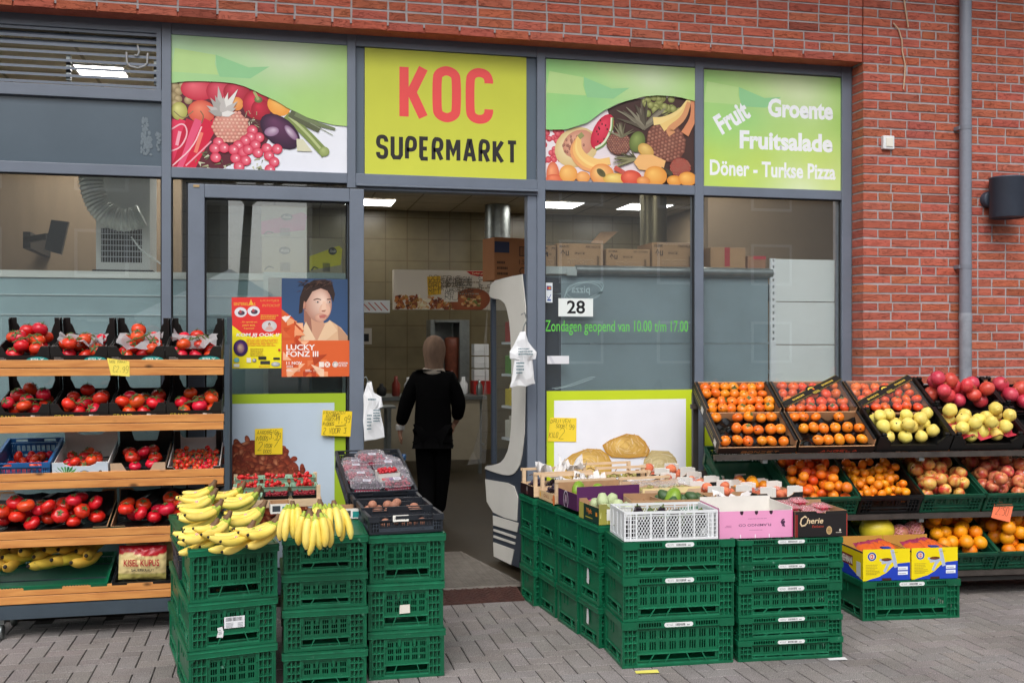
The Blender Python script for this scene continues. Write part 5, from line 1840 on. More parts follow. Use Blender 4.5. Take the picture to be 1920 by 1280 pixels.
# ------------------------------------------------------------------ left rack of tomatoes
RY = -.42                                     # front of the left rack
def mat_pine():
 m, N, L, B = nodes('varnished_pine')
 tc = N.new('ShaderNodeTexCoord')
 mp = N.new('ShaderNodeMapping'); mp.inputs['Scale'].default_value = (1.6, 10, 16)
 L.new(tc.outputs['Object'], mp.inputs['Vector'])
 n = N.new('ShaderNodeTexNoise'); n.inputs['Scale'].default_value = 3; n.inputs['Detail'].default_value = 7; n.inputs['Distortion'].default_value = .6
 L.new(mp.outputs[0], n.inputs['Vector'])
 rp = N.new('ShaderNodeValToRGB'); rp.color_ramp.elements[0].position = .32; rp.color_ramp.elements[1].position = .68
 rp.color_ramp.elements[0].color = (.50, .19, .050, 1); rp.color_ramp.elements[1].color = (.67, .30, .085, 1)
 L.new(n.outputs['Fac'], rp.inputs['Fac'])
 v = N.new('ShaderNodeTexVoronoi'); v.inputs['Scale'].default_value = 1.0
 m2 = N.new('ShaderNodeMapping'); m2.inputs['Scale'].default_value = (4.2, 9, 9)
 L.new(tc.outputs['Object'], m2.inputs['Vector']); L.new(m2.outputs[0], v.inputs['Vector'])
 r2 = N.new('ShaderNodeMapRange'); r2.inputs['From Min'].default_value = .05; r2.inputs['From Max'].default_value = .13; r2.inputs['To Min'].default_value = .25
 L.new(v.outputs['Distance'], r2.inputs['Value'])
 vm = N.new('ShaderNodeVectorMath'); vm.operation = 'SCALE'
 L.new(rp.outputs[0], vm.inputs[0]); L.new(r2.outputs[0], vm.inputs['Scale'])
 L.new(vm.outputs[0], B.inputs['Base Color'])
 B.inputs['Roughness'].default_value = .42
 return m
M_PINE = mat_pine()
rack = thing('shelf_rack', 'slate metal shelf rack with pine front boards holding tomatoes at left', 'rack')
xR = on_y(420, 700, RY).x
zsh = [on_y(420, p, RY).z for p in (673, 775, 877)] + [on_y(320, p, RY).z for p in (985, 1088)]
TILT = R(15)
XRL = -3.2
for z in zsh:
 for k in (0, 1):
  mb = MB()
  h_ = (zsh[0] - on_y(420, 703, RY).z) / 2
  mb.box(XRL, xR - k * .002, RY, RY + .019, z - h_ * (k + 1) + .0015, z - h_ * k - .0015)
  mb.build('pine_board', M_PINE, rack, bevel=.002)
 mb = MB()
 for y in (.05, .2, .36):
  zz = z - .055 + y * math.tan(TILT)
  mb.bar((XRL, RY + y, zz - .012), (xR + .01, RY + y, zz - .012), .02, .02)
 mb.build('shelf_rail', M_RACKMETAL, rack)
mb = MB()
xp1 = on_y(430.5, 700, RY).x
zb = on_y(300, 1120, RY).z
mb.box(xR + .002, xp1, RY + .004, RY + .036, .06, on_y(425, 646, RY).z)
mb.box(xR + .002, xp1, RY + .33, RY + .365, .06, on_y(425, 603, RY).z + .03)
mb.build('upright_post', M_RACKMETAL, rack)
mb = MB()
mb.box(XRL, xR + .001, RY + .002, RY + .04, on_y(300, 1146, RY).z, on_y(300, 1121, RY).z)
mb.box(XRL, xR + .001, RY + .32, RY + .36, on_y(300, 1146, RY).z, on_y(300, 1121, RY).z)
mb.build('base_rail', M_RACKMETAL, rack)
for x in (on_y(2, 1180, RY + .05).x, xR - .03):
 for y in (RY + .05, RY + .33):
  mb = MB(TM((x - .012, y, .04), 0, 0, R(90)))
  mb.lathe([(1e-6, 0), (.036, 0), (.04, .004), (.04, .02), (.036, .024), (1e-6, .024)], 18)
  mb.M = None
  mb.box(x - .02, x + .02, y - .02, y + .02, .082, on_y(300, 1146, RY).z)
  mb.build('caster', M_STEEL, rack)

def shelf_M(x, i, dz=0.0, rz=0.0):            # box standing on the tilted rails of shelf i
 return TM((x, RY + .022, zsh[i] - (.044, .052, .060, .06, .06)[i] + dz), rz, TILT)

def bx(px):                                   # sideways place on the rack front from the picture
 return on_y(px, 700, RY + .02).x

def p_essy(fl, w, h):
 fl.rect(0, 0, w, h, '#171514')
 fl.ell(w * .78, h * .36, w * .20, h * .17, '#2fa8a6', '#1f8f90')
 fl.text('ESLY', w * .66, h * .34, w * .24, h * .12, '#d6ecec', .03)
 fl.lines(w * .06, h * .38, w * .18, h * .14, 3, '#9c9894', 4)
def p_grand(fl, w, h):
 fl.rect(0, 0, w, h, '#151312')
 fl.text('ZON', w * .80, h * .72, w * .11, h * .09, '#eef0ea', .03)
 fl.text('ELLIS', w * .80, h * .60, w * .1, h * .06, '#a8b8a0', .01)
 fl.ell(w * .1, h * .78, w * .035, h * .06, '#c8c83c', '#a8b02c'); fl.lines(w * .055, h * .60, w * .09, h * .08, 2, '#a9a83c')
 fl.text('GRAND', w * .06, h * .32, w * .34, h * .16, '#cfc23a', 0); fl.text('Oro', w * .50, h * .32, w * .14, h * .13, '#b8382c', 0)
 fl.rect(w * .66, h * .36, w * .73, h * .48, '#c8c8c8'); fl.lines(w * .70, h * .4, w * .2, h * .1, 2, '#7d7a78')
M_LINER = mat_glass('grey_tissue', (.9, .9, .9), 1.2, .3, .6, (.5, .48, .49))
row1 = [-12, 95, 203, 310]
for i, px in enumerate(row1):
 x = bx(px) + .002
 w = bx(416 if i == 3 else row1[i + 1]) - x - .002
 M = shelf_M(x, 0)
 pos = ['at the far left of the top shelf', 'second from the left on the top shelf', 'third from the left on the top shelf', 'at the right end of the top shelf'][i]
 tray('tomato_box', M, w, .38, .118, 'black cardboard box of vine tomatoes ' + pos, 'black tomato boxes', M_BLACKCARD, M_BLACKCARD, dip=.42, post=.15, hb=.15, hs=.085, posth=(.118, .185), prn=p_essy)
 lb = MB()
 fruits('tomato', M, (.015, w - .015, .02, .3), .012, 14, .039, 'round red vine tomato in the black box ' + pos, 'tomato', 'tomatoes ' + pos, 10 + i, up=1.0, slope=.12)
 vine(M, [(w * .3, .06, .125), (w * .5, .09, .14), (w * .62, .13, .145), (w * .75, .08, .12)], 'green vine stalk in the black box ' + pos)
 if i:
  tissue(M @ TM((.03, .04, .075)), w - .06, .2, 'grey tissue liner in the box ' + pos, 300 + i, 'tissue liners', h=.06, mat_=M_LINER)
row2 = [-12, 95, 205, 312]
for i, px in enumerate(row2):
 x = bx(px) + .002
 w = bx(416 if i == 3 else row2[i + 1]) - x - .002
 M = shelf_M(x, 1, .004)
 pos = ['at the far left of the second shelf', 'second from the left on the second shelf', 'third from the left on the second shelf', 'at the right end of the second shelf'][i]
 tray('tomato_box', M, w, .38, .115, 'black printed box of loose vine tomatoes ' + pos, 'black tomato boxes', M_BLACKCARD, M_BLACKCARD, dip=.40, post=.13, hb=.14, hs=.085, posth=(.115, .185), prn=p_grand)
 fruits('tomato', M, (.015, w - .015, .02, .34), .012, 12, .039, 'shaded red tomato in the printed black box ' + pos, 'tomato', 'tomatoes ' + pos, 20 + i, up=1.1)
 vine(M, [(w * .3, .08, .085), (w * .45, .06, .1), (w * .55, .11, .11), (w * .8, .13, .1)], 'green vine stalk in the printed box ' + pos)
# third shelf
M = shelf_M(bx(-14), 2)
w = bx(97) - bx(-14) - .006
crate('plastic_crate', M, w, .38, .12, 'long', 'blue plastic crate of plum tomatoes at the left of the third shelf', 'shelf crates', M_BLUEP)
fruits('plum_tomato', M, (.02, w - .02, .03, .36), .014, 20, .023, 'red plum tomato in the blue crate on the third shelf', 'tomato', 'plum tomatoes in the blue crate', 31, up=1.5)
M = shelf_M(bx(99), 2)
w = bx(205) - bx(99) - .004
def p_herb(fl, w, h):
 fl.rect(0, 0, w, h, '#cfdbe6')
 rr = random.Random(4)
 for k in range(9):
  a = R(20 + k * 18); x, y = w * .24, h * .35
  fl.poly([(x, y), (x + .05 * math.cos(a) - .006, y + .05 * math.sin(a)), (x + .07 * math.cos(a), y + .07 * math.sin(a)), (x + .05 * math.cos(a) + .006, y + .05 * math.sin(a) - .006)], rr.choice(['#3f8a4a', '#5aa35c', '#2f7440']))
 fl.ell(w * .57, h * .42, .03, .022, '#e9eef2', '#5a7a8a'); fl.ell(w * .57, h * .45, .02, .014, '#e8c84a', '#d09a3a'); fl.text('Herma', w * .47, h * .34, w * .22, h * .12, '#2f6a5a', 0)
 fl.ell(w * .86, h * .55, .008, .005, '#3a3a3a', n=8)
tray('tomato_box', M, w, .38, .115, 'white leaf printed box of tomatoes on the third shelf', 'third shelf boxes', mat('pale_blue_card', '#cbd7e2', .6), M_WHITECARD, dip=.2, post=.2, hb=.17, hs=.10, prn=p_herb)
fruits('tomato', M, (.02, w - .02, .03, .34), .03, 11, .031, 'dark red tomato in the white leaf printed box on the third shelf', 'tomato', 'tomatoes in the white box', 33)
M = shelf_M(bx(208), 2)
w = bx(312) - bx(208) - .004
def p_cork(fl, w, h):
 rr = random.Random(6)
 fl.rect(0, 0, w, h, '#b49873')
 for k in range(150):
  fl.ell(rr.uniform(0, w), rr.uniform(0, h), .002, .0015, rr.choice(['#8f7350', '#7a6044', '#c9b08a']), n=5)
 fl.rect(w * .27, h * .1, w * .74, h * .56, '#6a4a8c'); fl.text('BelloT', w * .34, h * .2, w * .3, h * .2, '#b39fd0', 0)
tray('tomato_box', M, w, .38, .105, 'cork brown box of ribbed tomatoes on black lining on the third shelf', 'third shelf boxes', M_KRAFTL, M_BLACKCARD, dip=.45, post=.2, hb=.17, hs=.09, prn=p_cork)
fruits('beef_tomato', M, (.02, w - .02, .02, .36), .03, 9, .036, 'ribbed red tomato on black lining in the cork brown box', 'tomato', 'tomatoes in the cork brown box', 35)
M = shelf_M(bx(314), 2)
w = bx(413) - bx(314)
tray('tomato_box', M, w, .38, .075, 'low dark box packed with cherry tomatoes at the right of the third shelf', 'third shelf boxes', M_BLACKCARD, mat('grey_card', '#c4bcb8', .7), dip=.3, post=.1, hb=.15, hs=.075, posth=(.07, .15))
fruits('cherry_tomato', M, (.012, w - .012, .012, .33), .035, 70, .0145, 'small cherry tomato in the low dark box on the third shelf', 'tomato', 'cherry tomatoes', 37, up=1.2)
for k in range(5):
 vine(M, [(w * (.12 + .18 * k), .04, .068), (w * (.14 + .18 * k), .12, .075), (w * (.1 + .18 * k), .2, .072), (w * (.15 + .18 * k), .3, .07)], 'thin green stalk of a cherry tomato truss in the low box', .002, 'cherry tomato stalks')
# fourth shelf
def liner(M, x0, x1, y0, y1, z, label, seed, words=True):
 rr = random.Random(seed)
 mb = MB()
 nx, ny = 14, 12
 vs = [(x0 + (x1 - x0) * i / nx, y0 + (y1 - y0) * j / ny, z + rr.uniform(-.006, .012) + (.10 * max(0, (j / ny - .62)) / .38)) for j in range(ny + 1) for i in range(nx + 1)]
 mb.add(vs, [(j * (nx + 1) + i, j * (nx + 1) + i + 1, (j + 1) * (nx + 1) + i + 1, (j + 1) * (nx + 1) + i) for j in range(ny) for i in range(nx)], 0, False)
 return tag(mb.build('plastic_liner', mat('black_film', '#121213', .3), None, M), label, 'liner', 'black plastic liners')
for i, (pa, pb, n) in enumerate(((-30, 205, 24), (208, 424, 17))):
 M = shelf_M(bx(pa), 3, .0)
 w = bx(pb) - bx(pa) - .006
 pos = 'in the left tray of the fourth shelf' if i == 0 else 'in the right tray of the fourth shelf'
 tray('tomato_box', M, w, .36, .07, ['wide black lined tray of beef tomatoes at the left of the fourth shelf', 'black lined tray of beef tomatoes behind the bananas on the fourth shelf'][i], 'fourth shelf trays', mat('dark_green_card', '#123a2c', .5), M_KRAFT, dip=.3, post=.12, hb=.14, hs=.075)
 liner(M, .01, w - .01, .012, .345, .030, 'crumpled black plastic liner under the beef tomatoes ' + pos, 40 + i)
 fruits('beef_tomato', M, (.02, w - .02, .01, .25), .042, n, .043, 'large ribbed beef tomato ' + pos, 'tomato', 'beef tomatoes ' + pos, 42 + i, up=1.0)
# fifth shelf: plantain crate, sauerkraut bags
M = shelf_M(bx(-40), 4, -.005)
w = bx(203) - bx(-40) - .006
crate('plastic_crate', M, w, .37, .075, 'long', 'low green crate of loose bananas at the left of the bottom shelf', 'shelf crates', M_GREEN)
def banana(mb, L, r_, bend, n=12, k=10, M=None, neck=.16, mats=(0, 1, 2)):
 """one fruit from its neck at the origin along -z, bulging to -y"""
 rad = L / bend
 pts, rs = [], []
 for i in range(n + 1):
  t = i / n
  a = (t - .15) * bend
  pts.append(Vector((0, -rad * (math.cos(a) - math.cos(-.15 * bend)) * -1, -rad * (math.sin(a) - math.sin(-.15 * bend)))))
  rs.append(r_ * (.34 if t < .06 else .34 + .66 * min(1, (t - .06) / .2) ** .8 if t < .26 else (1 if t < .78 else 1 - .62 * ((t - .78) / .22) ** 1.7)))
 if M is not None:
  pts = [M @ p for p in pts]
 a, b = 2, n
 mb.tube(pts[:a + 1], rs[:a + 1], k, mats[1], cap=True)
 mb.tube(pts[a:b + 1], rs[a:b + 1], k, mats[0], cap=False, ridge=.09)
 d = (pts[-1] - pts[-2]).normalized()
 mb.tube([pts[-1], pts[-1] + d * r_ * .35], [rs[-1] * 1.0, rs[-1] * .55], k, mats[2])
 return pts
rr = random.Random(50)
pm = []
for v in range(3):
 mb = MB(); banana(mb, .22, .029, .55 + .2 * v, M=None, mats=(0, 0, 1)); pm.append(mb.mesh('loose_banana', [M_PLANT, M_DARKTIP]))
for k in range(22):
 o = put('loose_banana', pm[k % 3])
 x = .03 + (w - .06) * (k % 11 + .5 + .4 * (k // 11)) / 11
 y = .235 + .08 * (k // 11) + rr.uniform(-.02, .02)
 o.matrix_world = M @ TM((x, y, .135 + .05 * (k // 11) + rr.uniform(-.01, .02)), rr.uniform(-.15, .55), R(-76) + rr.uniform(-.1, .1), rr.uniform(.5, 1.5))
 tag(o, 'loose speckled yellow banana in the low green crate on the bottom shelf', 'banana', 'loose bananas on the bottom shelf')
M = shelf_M(bx(212), 4, -.004)
w = bx(424) - bx(212)
crate('plastic_crate', M, w, .36, .07, 'long', 'low black crate of sauerkraut bags at the right of the bottom shelf', 'shelf crates', M_BLACKC)
def pillow(w, h, d, nx=12, nz=10, seed=1, amp=.006):
 rr = random.Random(seed)
 mb = MB()
 for sg in (-1, 1):
  vs = []
  for j in range(nz + 1):
   for i in range(nx + 1):
    u, v = i / nx, j / nz
    b = (max(0, math.sin(math.pi * u)) ** .45) * (max(0, math.sin(math.pi * v)) ** .45)
    vs.append((w * u, sg * (d / 2 * b + (rr.uniform(-amp, amp) if 0 < i < nx and 0 < j < nz else 0)), h * v))
  fs = [(j * (nx + 1) + i, j * (nx + 1) + i + 1, (j + 1) * (nx + 1) + i + 1, (j + 1) * (nx + 1) + i) for j in range(nz) for i in range(nx)]
  mb.add(vs, fs if sg < 0 else [f[::-1] for f in fs], 0, True)
 return mb
def bag_paint(mb, w, h, fn):
 for k, f in enumerate(mb.f):
  mb.lc[k] = [lin(fn(mb.v[i][0] / w, mb.v[i][2] / h)) for i in f]
for k in range(2):
 bw, bh = .25, .185
 mb = pillow(bw, bh, .07, 22, 18, 5 + k)
 bag_paint(mb, bw, bh, lambda u, v: '#b3202a' if v > .74 + .06 * math.sin(u * 7) else ('#d9c58c' if v > .2 else '#a9a15c'))
 T = M @ TM((.02 + .03 * k, .06 + .10 * k, .055 + .02 * k), R(-4 + 5 * k), R(-18))
 bagt = thing('sauerkraut_bag', ['cream and red plastic bag lettered KISEL KUPUS in the low black crate', 'second cream and red plastic bag behind the first in the low black crate'][k], 'bag', T, 'sauerkraut bags')
 mb.build('pouch', mat_print('bag_film', .25), bagt, cols=True)
 if k == 0:
  fl = Flat(e=.0002)
  fl.text('KISEL KUPUS', bw * .14, bh * .42, bw * .74, bh * .2, '#a8242c', .02); fl.text('SAUERKRAUT', bw * .3, bh * .27, bw * .48, bh * .08, '#2c2c2a', .02); fl.text('Vita', bw * .36, bh * .66, bw * .2, bh * .1, '#e9d9a0', .0)
  fl.done('lettering', bagt, TM((0, -.043, 0), 0, R(2)))
# price card on the top shelf board
paper('yellow handwritten card, 2.99 per kilo, hanging on the top pine board', [(208, 703), (243, 705.5), (242.5, 677), (200.5, 671)], RY - .003, '#eed85c',
  [('TROS TOMAAT', .08, .74, .8, .14), ('€2.99', .26, .22, .68, .32)])

# ------------------------------------------------------------------ green crate stacks, left of the doorway
def stack(name, corner, rot, w, d, hs, style, labels, group, closed_top=False, strip=(), mats=None, stickers=None):
 z = 0.0
 for i, h in enumerate(hs):
  j = random.Random(i * 7 + int(corner.x * 100))
  M = TM((corner.x + j.uniform(-.004, .004), corner.y + j.uniform(-.004, .004), z + .001), rot + j.uniform(-.02, .02))
  crate(name, M, w, d, h - .002, style, labels[i], group, (mats or {}).get(i), closed_top and i == len(hs) - 1, i in strip, stickers=(stickers or {}).get(i, ()))
  z += h
 return z
A_ROT = R(9.6)
pa = c2w(-1.40, 4.5)
zA = stack('plastic_crate', pa, A_ROT, .375, .49, (.235, .21, .237), 'short',
  ['green crate at the foot of the front banana stack', 'green crate with a barcode label in the middle of the front banana stack', 'green crate on top of the front banana stack'],
  'green crates left of the doorway', True, stickers={1: ((.148, .085, .088, .05, 'code'), (.116, .05, .03, .045, 'torn'))})
ey = Vector((-math.sin(A_ROT), math.cos(A_ROT), 0)); ex = Vector((math.cos(A_ROT), math.sin(A_ROT), 0))
pa2 = pa + ey * .50
zA2 = stack('plastic_crate', pa2, A_ROT, .375, .49, (.23, .21, .12, .12), 'short',
  ['green crate at the foot of the stack behind the front banana stack', 'green crate second up behind the front banana stack', 'black crate in the stack behind the front banana stack', 'green crate on top of the stack behind the front banana stack'],
  'green crates left of the doorway', True, mats={2: M_BLACKP})
pb = c2w(-1.03, 4.69)
zB = stack('plastic_crate', pb, R(-.5), .372, .40, (.175, .193, .16, .168), 'short',
  ['green crate at the foot of the middle banana stack', 'green crate with a worn label, second up in the middle banana stack', 'green crate third up in the middle banana stack', 'green crate on top of the middle stack under the upright bananas'],
  'green crates left of the doorway', True)
pb2 = pb + Vector((0, .42, 0))
zB2 = stack('plastic_crate', pb2, R(0), .372, .40, (.22, .22, .24), 'short', ['green crate at the foot of the stack under the strawberries', 'green crate in the middle of the stack under the strawberries', 'green crate on top of the stack under the strawberries'], 'green crates left of the doorway', True)
pc = c2w(-.667, 4.843)
zC = stack('plastic_crate', pc, R(0), .352, .40, (.228, .222, .2245), 'short',
  ['green crate at the foot of the stack beside the doorway', 'green crate with a blank cream sticker in the stack beside the doorway', 'green crate with scraped marks under the black crates beside the doorway'],
  'green crates left of the doorway', True, stickers={1: ((.145, .075, .05, .042, 'blank'),)})
pc2 = pc + Vector((.0, .42, 0))
zC2 = stack('plastic_crate', pc2, R(2), .352, .40, (.22, .22, .235), 'short', ['green crate at the foot of the stack below the berry packs', 'green crate in the middle of the stack below the berry packs', 'green crate on top of the stack below the berry packs'], 'green crates left of the doorway', True)
pc3 = pc2 + Vector((.0, .42, 0))

# black crates with brown fruit and berries
C_ROT = R(4)
cx, cyv = Vector((math.cos(C_ROT), math.sin(C_ROT), 0)), Vector((-math.sin(C_ROT), math.cos(C_ROT), 0))
c1 = c2w(-.667, 4.855)
def black_crate(M, w, d, h, label):
 return crate('plastic_crate', M, w, d, h, 'long', label, 'black crates beside the doorway', M_BLACKP)
M1 = TM((c1.x, c1.y, zC + .001), C_ROT)
black_crate(M1, .352, .21, .085, 'black plastic crate with a white handwritten card, front of the row beside the doorway')
fruits('brown_fruit', M1, (.03, .33, .03, .19), .012, 8, .024, 'brown round fruit in the front black crate beside the doorway', 'fruit', 'brown fruit in the front black crate', 51)
p2 = c1 + cyv * .215
M2 = TM((p2.x, p2.y, zC + .008), C_ROT, R(2))
black_crate(M2, .345, .20, .088, 'black plastic crate of brown fruit behind the front black crate')
fruits('brown_fruit', M2, (.03, .32, .03, .18), .03, 13, .024, 'brown round fruit in the second black crate beside the doorway', 'fruit', 'brown fruit in the second black crate', 52)
p3 = c1 + cyv * .42
M3 = TM((p3.x - .01, p3.y, zC + .018), C_ROT, R(4))
black_crate(M3, .345, .15, .09, 'nearly empty black plastic crate before the berry packs')
p4 = c1 + cyv * .575
M4 = TM((p4.x - .02, p4.y, zC + .03), C_ROT, R(17))
black_crate(M4, .36, .55, .10, 'tilted black plastic crate full of clear berry packs by the door')
fl = Flat()
fl.rect(0, 0, .075, .03, '#e6e4dc'); fl.hand('KIWIS', .008, .008, .06, .014, '#3c3a36', lw=.0016)
tag(fl.done('price_card', None, M1 @ TM((.11, -.009, .058), 0, R(-6)), M_PAPER), 'small white handwritten card on the rim of the front black crate', 'price paper')
def m_heap(w, d, h, r_, seed, material, n=60):
 rr = random.Random(seed)
 mb = MB()
 for _ in range(n):
  x, y = rr.uniform(r_, w - r_), rr.uniform(r_, d - r_)
  mb.lathe([(a * r_, b * r_) for a, b in sphere_prof(5, .95)], 7, c=(x, y, r_ + rr.uniform(0, max(0, h - 2 * r_))))
 return mb.mesh('berries', material)
M_CLAM = mat_glass('clear_plastic', (.95, .95, .97), 1.45, .06, .16, (.75, .72, .78), wav=30)
M_RASP = mat('raspberry', '#a01c38', .5, var=.15, noise=.2, scale=60)
M_BLUEB = mat('blackberry', '#3a2038', .4, var=.15)
heap1, heap2 = m_heap(.15, .10, .045, .009, 1, M_RASP, 90), m_heap(.15, .10, .04, .008, 2, M_BLUEB, 80)
mb = MB()
for z, ins in ((.0, .006), (.022, .0)):
 pass
cl = MB()
W_, D_, H_ = .165, .115, .062
def ring(z, i):
 c_ = .018
 return [(i + c_, i, z), (W_ - i - c_, i, z), (W_ - i, i + c_, z), (W_ - i, D_ - i - c_, z), (W_ - i - c_, D_ - i, z), (i + c_, D_ - i, z), (i, D_ - i - c_, z), (i, i + c_, z)]
rings = [ring(.001, .010), ring(.030, .003), ring(.031, -.004), ring(.035, -.004), ring(.036, .003), ring(.056, .009), ring(.062, .018)]
vs = [p for r_ in rings for p in r_]
fs = [(i * 8 + j, i * 8 + (j + 1) % 8, (i + 1) * 8 + (j + 1) % 8, (i + 1) * 8 + j) for i in range(len(rings) - 1) for j in range(8)]
cl.add(vs, fs + [tuple(range(48, 56))], 0, False)
clam = cl.mesh('clear_box', M_CLAM)
fl = Flat()
fl.rect(0, 0, .04, .028, '#d6d2dc'); fl.bars(.004, .012, .032, .012, '#7a7688', 4); fl.lines(.004, .002, .03, .008, 2, '#9a96a4')
lab_me = fl.mesh('label', M_PAPER, True)
fl = Flat()
fl.rect(0, 0, .13, .012, '#c23a5a');
for k in range(9):
 fl.ell(.01 + k * .0135, .005, .004, .003, '#f2e8ec', n=7)
band_me = fl.mesh('band', M_PAPER, True)
spots = [(.01, .40, .0, 0), (.175, .41, -.01, 0), (.005, .285, .02, 0), (.18, .29, .03, 1), (.01, .165, .028, 0), (.185, .165, .035, 1), (.02, .045, .038, 1), (.19, .045, .035, 0), (.10, .34, .055, 0)]
for k, (x, y, z, kind) in enumerate(spots):
 t = thing('berry_pack', ['clear plastic pack of raspberries in the tilted black crate', 'clear plastic pack of dark berries in the tilted black crate'][kind], 'berry pack', M4 @ TM((x, y, .03 + z), R((k * 37 % 13) - 6), R((k * 23 % 9) - 4)), 'raspberry packs in the tilted crate' if not kind else 'dark berry packs in the tilted crate')
 put('clear_box', clam, t)
 put('berries', (heap1, heap2)[kind], t, TM((.008, .008, .004)))
 put('label', lab_me, t, TM((.06, .02, .0632), 0, R(-90)))
 put('band', band_me, t, TM((.018, .0, .012), 0, R(8)))
t = thing('berry_punnet', 'white printed punnet of mixed red berries standing on the clear packs', 'berry punnet', M4 @ TM((.17, .10, .10), R(6), R(-8)))
mb = MB()
mb.add([(.008, 0, 0), (.112, 0, 0), (.12, -.006, .05), (0, -.006, .05), (.008, .07, 0), (.112, .07, 0), (.12, .078, .05), (0, .078, .05)], [(0, 1, 2, 3), (1, 5, 6, 2), (5, 4, 7, 6), (4, 0, 3, 7), (0, 4, 5, 1)])
mb.build('tub', M_WHITECARD, t)
fl = Flat()
for x, c in ((.03, '#e0382f'), (.05, '#c43a6a'), (.07, '#8a4a9a'), (.09, '#4a6ab0')):
 fl.ell(x, .022, .012, .012, c, n=12)
fl.ell(.085, .038, .02, .008, '#e9cf5a')
fl.done('print', t, TM((0, -.006, 0), 0, R(-7)))
put('berries', m_heap(.11, .07, .03, .009, 5, mat('red_berry', '#b81f2c', .4), 50), t, TM((.005, .003, .04)))

# strawberries and currants in a wooden box on the stack behind the middle bananas
w0 = on_z(434, 937, .74)
SB = TM((w0.x, w0.y - .02, zB2 + .012), R(1), R(5))
SBW, SBD = .47, .36
wood_box('fruit_box', SB, SBW, SBD, .045, 'pale wooden box of strawberry punnets behind the bananas', 'wooden boxes', posth=.115, rail=False)
M_PULP = mat('green_pulp_tray', '#8fb59a', .7, var=.08)
mb = MB()
pw, pd, ph = .135, .095, .05
mb.add([(.012, .012, 0), (pw - .012, .012, 0), (pw, 0, ph), (0, 0, ph), (.012, pd - .012, 0), (pw - .012, pd - .012, 0), (pw, pd, ph), (0, pd, ph), (-.006, -.006, ph), (pw + .006, -.006, ph), (pw + .006, pd + .006, ph), (-.006, pd + .006, ph)],
  [(0, 1, 2, 3), (1, 5, 6, 2), (5, 4, 7, 6), (4, 0, 3, 7), (0, 4, 5, 1), (3, 2, 9, 8), (2, 6, 10, 9), (6, 7, 11, 10), (7, 3, 8, 11)])
pun = mb.mesh('punnet', M_PULP)
pund = mb.mesh('punnet', M_BLACKC)
curr = m_heap(.12, .08, .035, .0055, 9, mat('red_currant', '#8c1626', .3, var=.1, noise=.2, scale=80), 170)
k = 0
for row in range(3):
 for col in range(3):
  T = SB @ TM((.015 + col * .149, .02 + row * .112, .012 + .022 * row), R((k * 29 % 9) - 4))
  if row == 0:
   t = thing('currant_punnet', ['dark red currants in a punnet at the left front of the wooden box', 'dark red currants in a black punnet in the middle front of the wooden box', 'dark red currants in a punnet at the right front of the wooden box'][col], 'punnet', T, 'currant punnets')
   put('tub', pund if col else pun, t)
   o = put('currants', curr, t, TM((.008, .008, .028)))
   o['kind'] = 'stuff'
  else:
   o = put('strawberry_punnet', pun, None, T)
   tag(o, 'green pulp punnet of strawberries, %s row, %s in the wooden box' % (['', 'middle', 'back'][row], ['left', 'centre', 'right'][col]), 'punnet', 'strawberry punnets')
   fruits('strawberry', T, (.008, pw - .008, .008, pd - .008), .02, 17, .0135, 'red strawberry in a green pulp punnet of the wooden box', 'strawberry', 'strawberries in the wooden box', 60 + k, up=1.8)
  k += 1
for T, nm in ((TM((on_z(507, 962, .7).x, on_z(507, 962, .7).y, zB + .001), R(3)), 'white folded carton with dark print under the strawberry box'), (TM((on_z(640, 975, .7).x, on_z(640, 975, .7).y + .06, zB + .001), R(0)), 'white and teal carton beside the upright bananas')):
 tray('carton', T, .10, .14, .05, nm, 'small cartons behind the bananas', M_WHITECARD, M_KRAFT, dip=0, hs=.05,
   prn=lambda fl, w, h: (fl.rect(w * .1, h * .2, w * .5, h * .8, '#3a3f45'), fl.rect(w * .6, h * .1, w * .95, h * .7, '#1f8a86')))

# ------------------------------------------------------------------ banana hands
M_CROWN = mat('banana_crown', '#6e5136', .7, noise=.25, scale=40)
def hand_meshes(n, lying, seed):
 rr = random.Random(seed)
 out = []
 for i in range(n):
  f = (i - (n - 1) / 2) / max(1, (n - 1) / 2)
  mb = MB()
  L, r_ = rr.uniform(.175, .21), rr.uniform(.0175, .0205)
  if lying:                              # fruit lies along -x, bulging down
   T = Matrix.Rotation(R(-26 * f) + rr.uniform(-.06, .06), 4, 'Z') @ Matrix.Rotation(R(-34 - 16 * (i % 2)) + rr.uniform(-.08, .08), 4, 'Y') @ Matrix.Rotation(R(90), 4, 'Y') @ Matrix.Rotation(R(-90), 4, 'Z')
   T = Matrix.Translation((0, f * .028, -.012 * (i % 2))) @ T
   banana(mb, L, r_, 1.15 + rr.uniform(-.1, .1), M=T)
  else:                                  # fruit hangs down from the crown, fanned out
   T = Matrix.Translation((f * .024, -.012 * (1 - abs(f)) + rr.uniform(-.006, .006), rr.uniform(-.006, .006))) @ Matrix.Rotation(R(-15 * f), 4, 'Y') @ Matrix.Rotation(R(-30 - 14 * (i % 2)) + rr.uniform(-.05, .05), 4, 'X') @ Matrix.Rotation(R(180 + 16 * f), 4, 'Z')
   banana(mb, L * .9, r_, .95, M=T)
  out.append(mb.mesh('banana', [M_BANANA, M_BANANAG, M_DARKTIP]))
 return out
_hands = {}
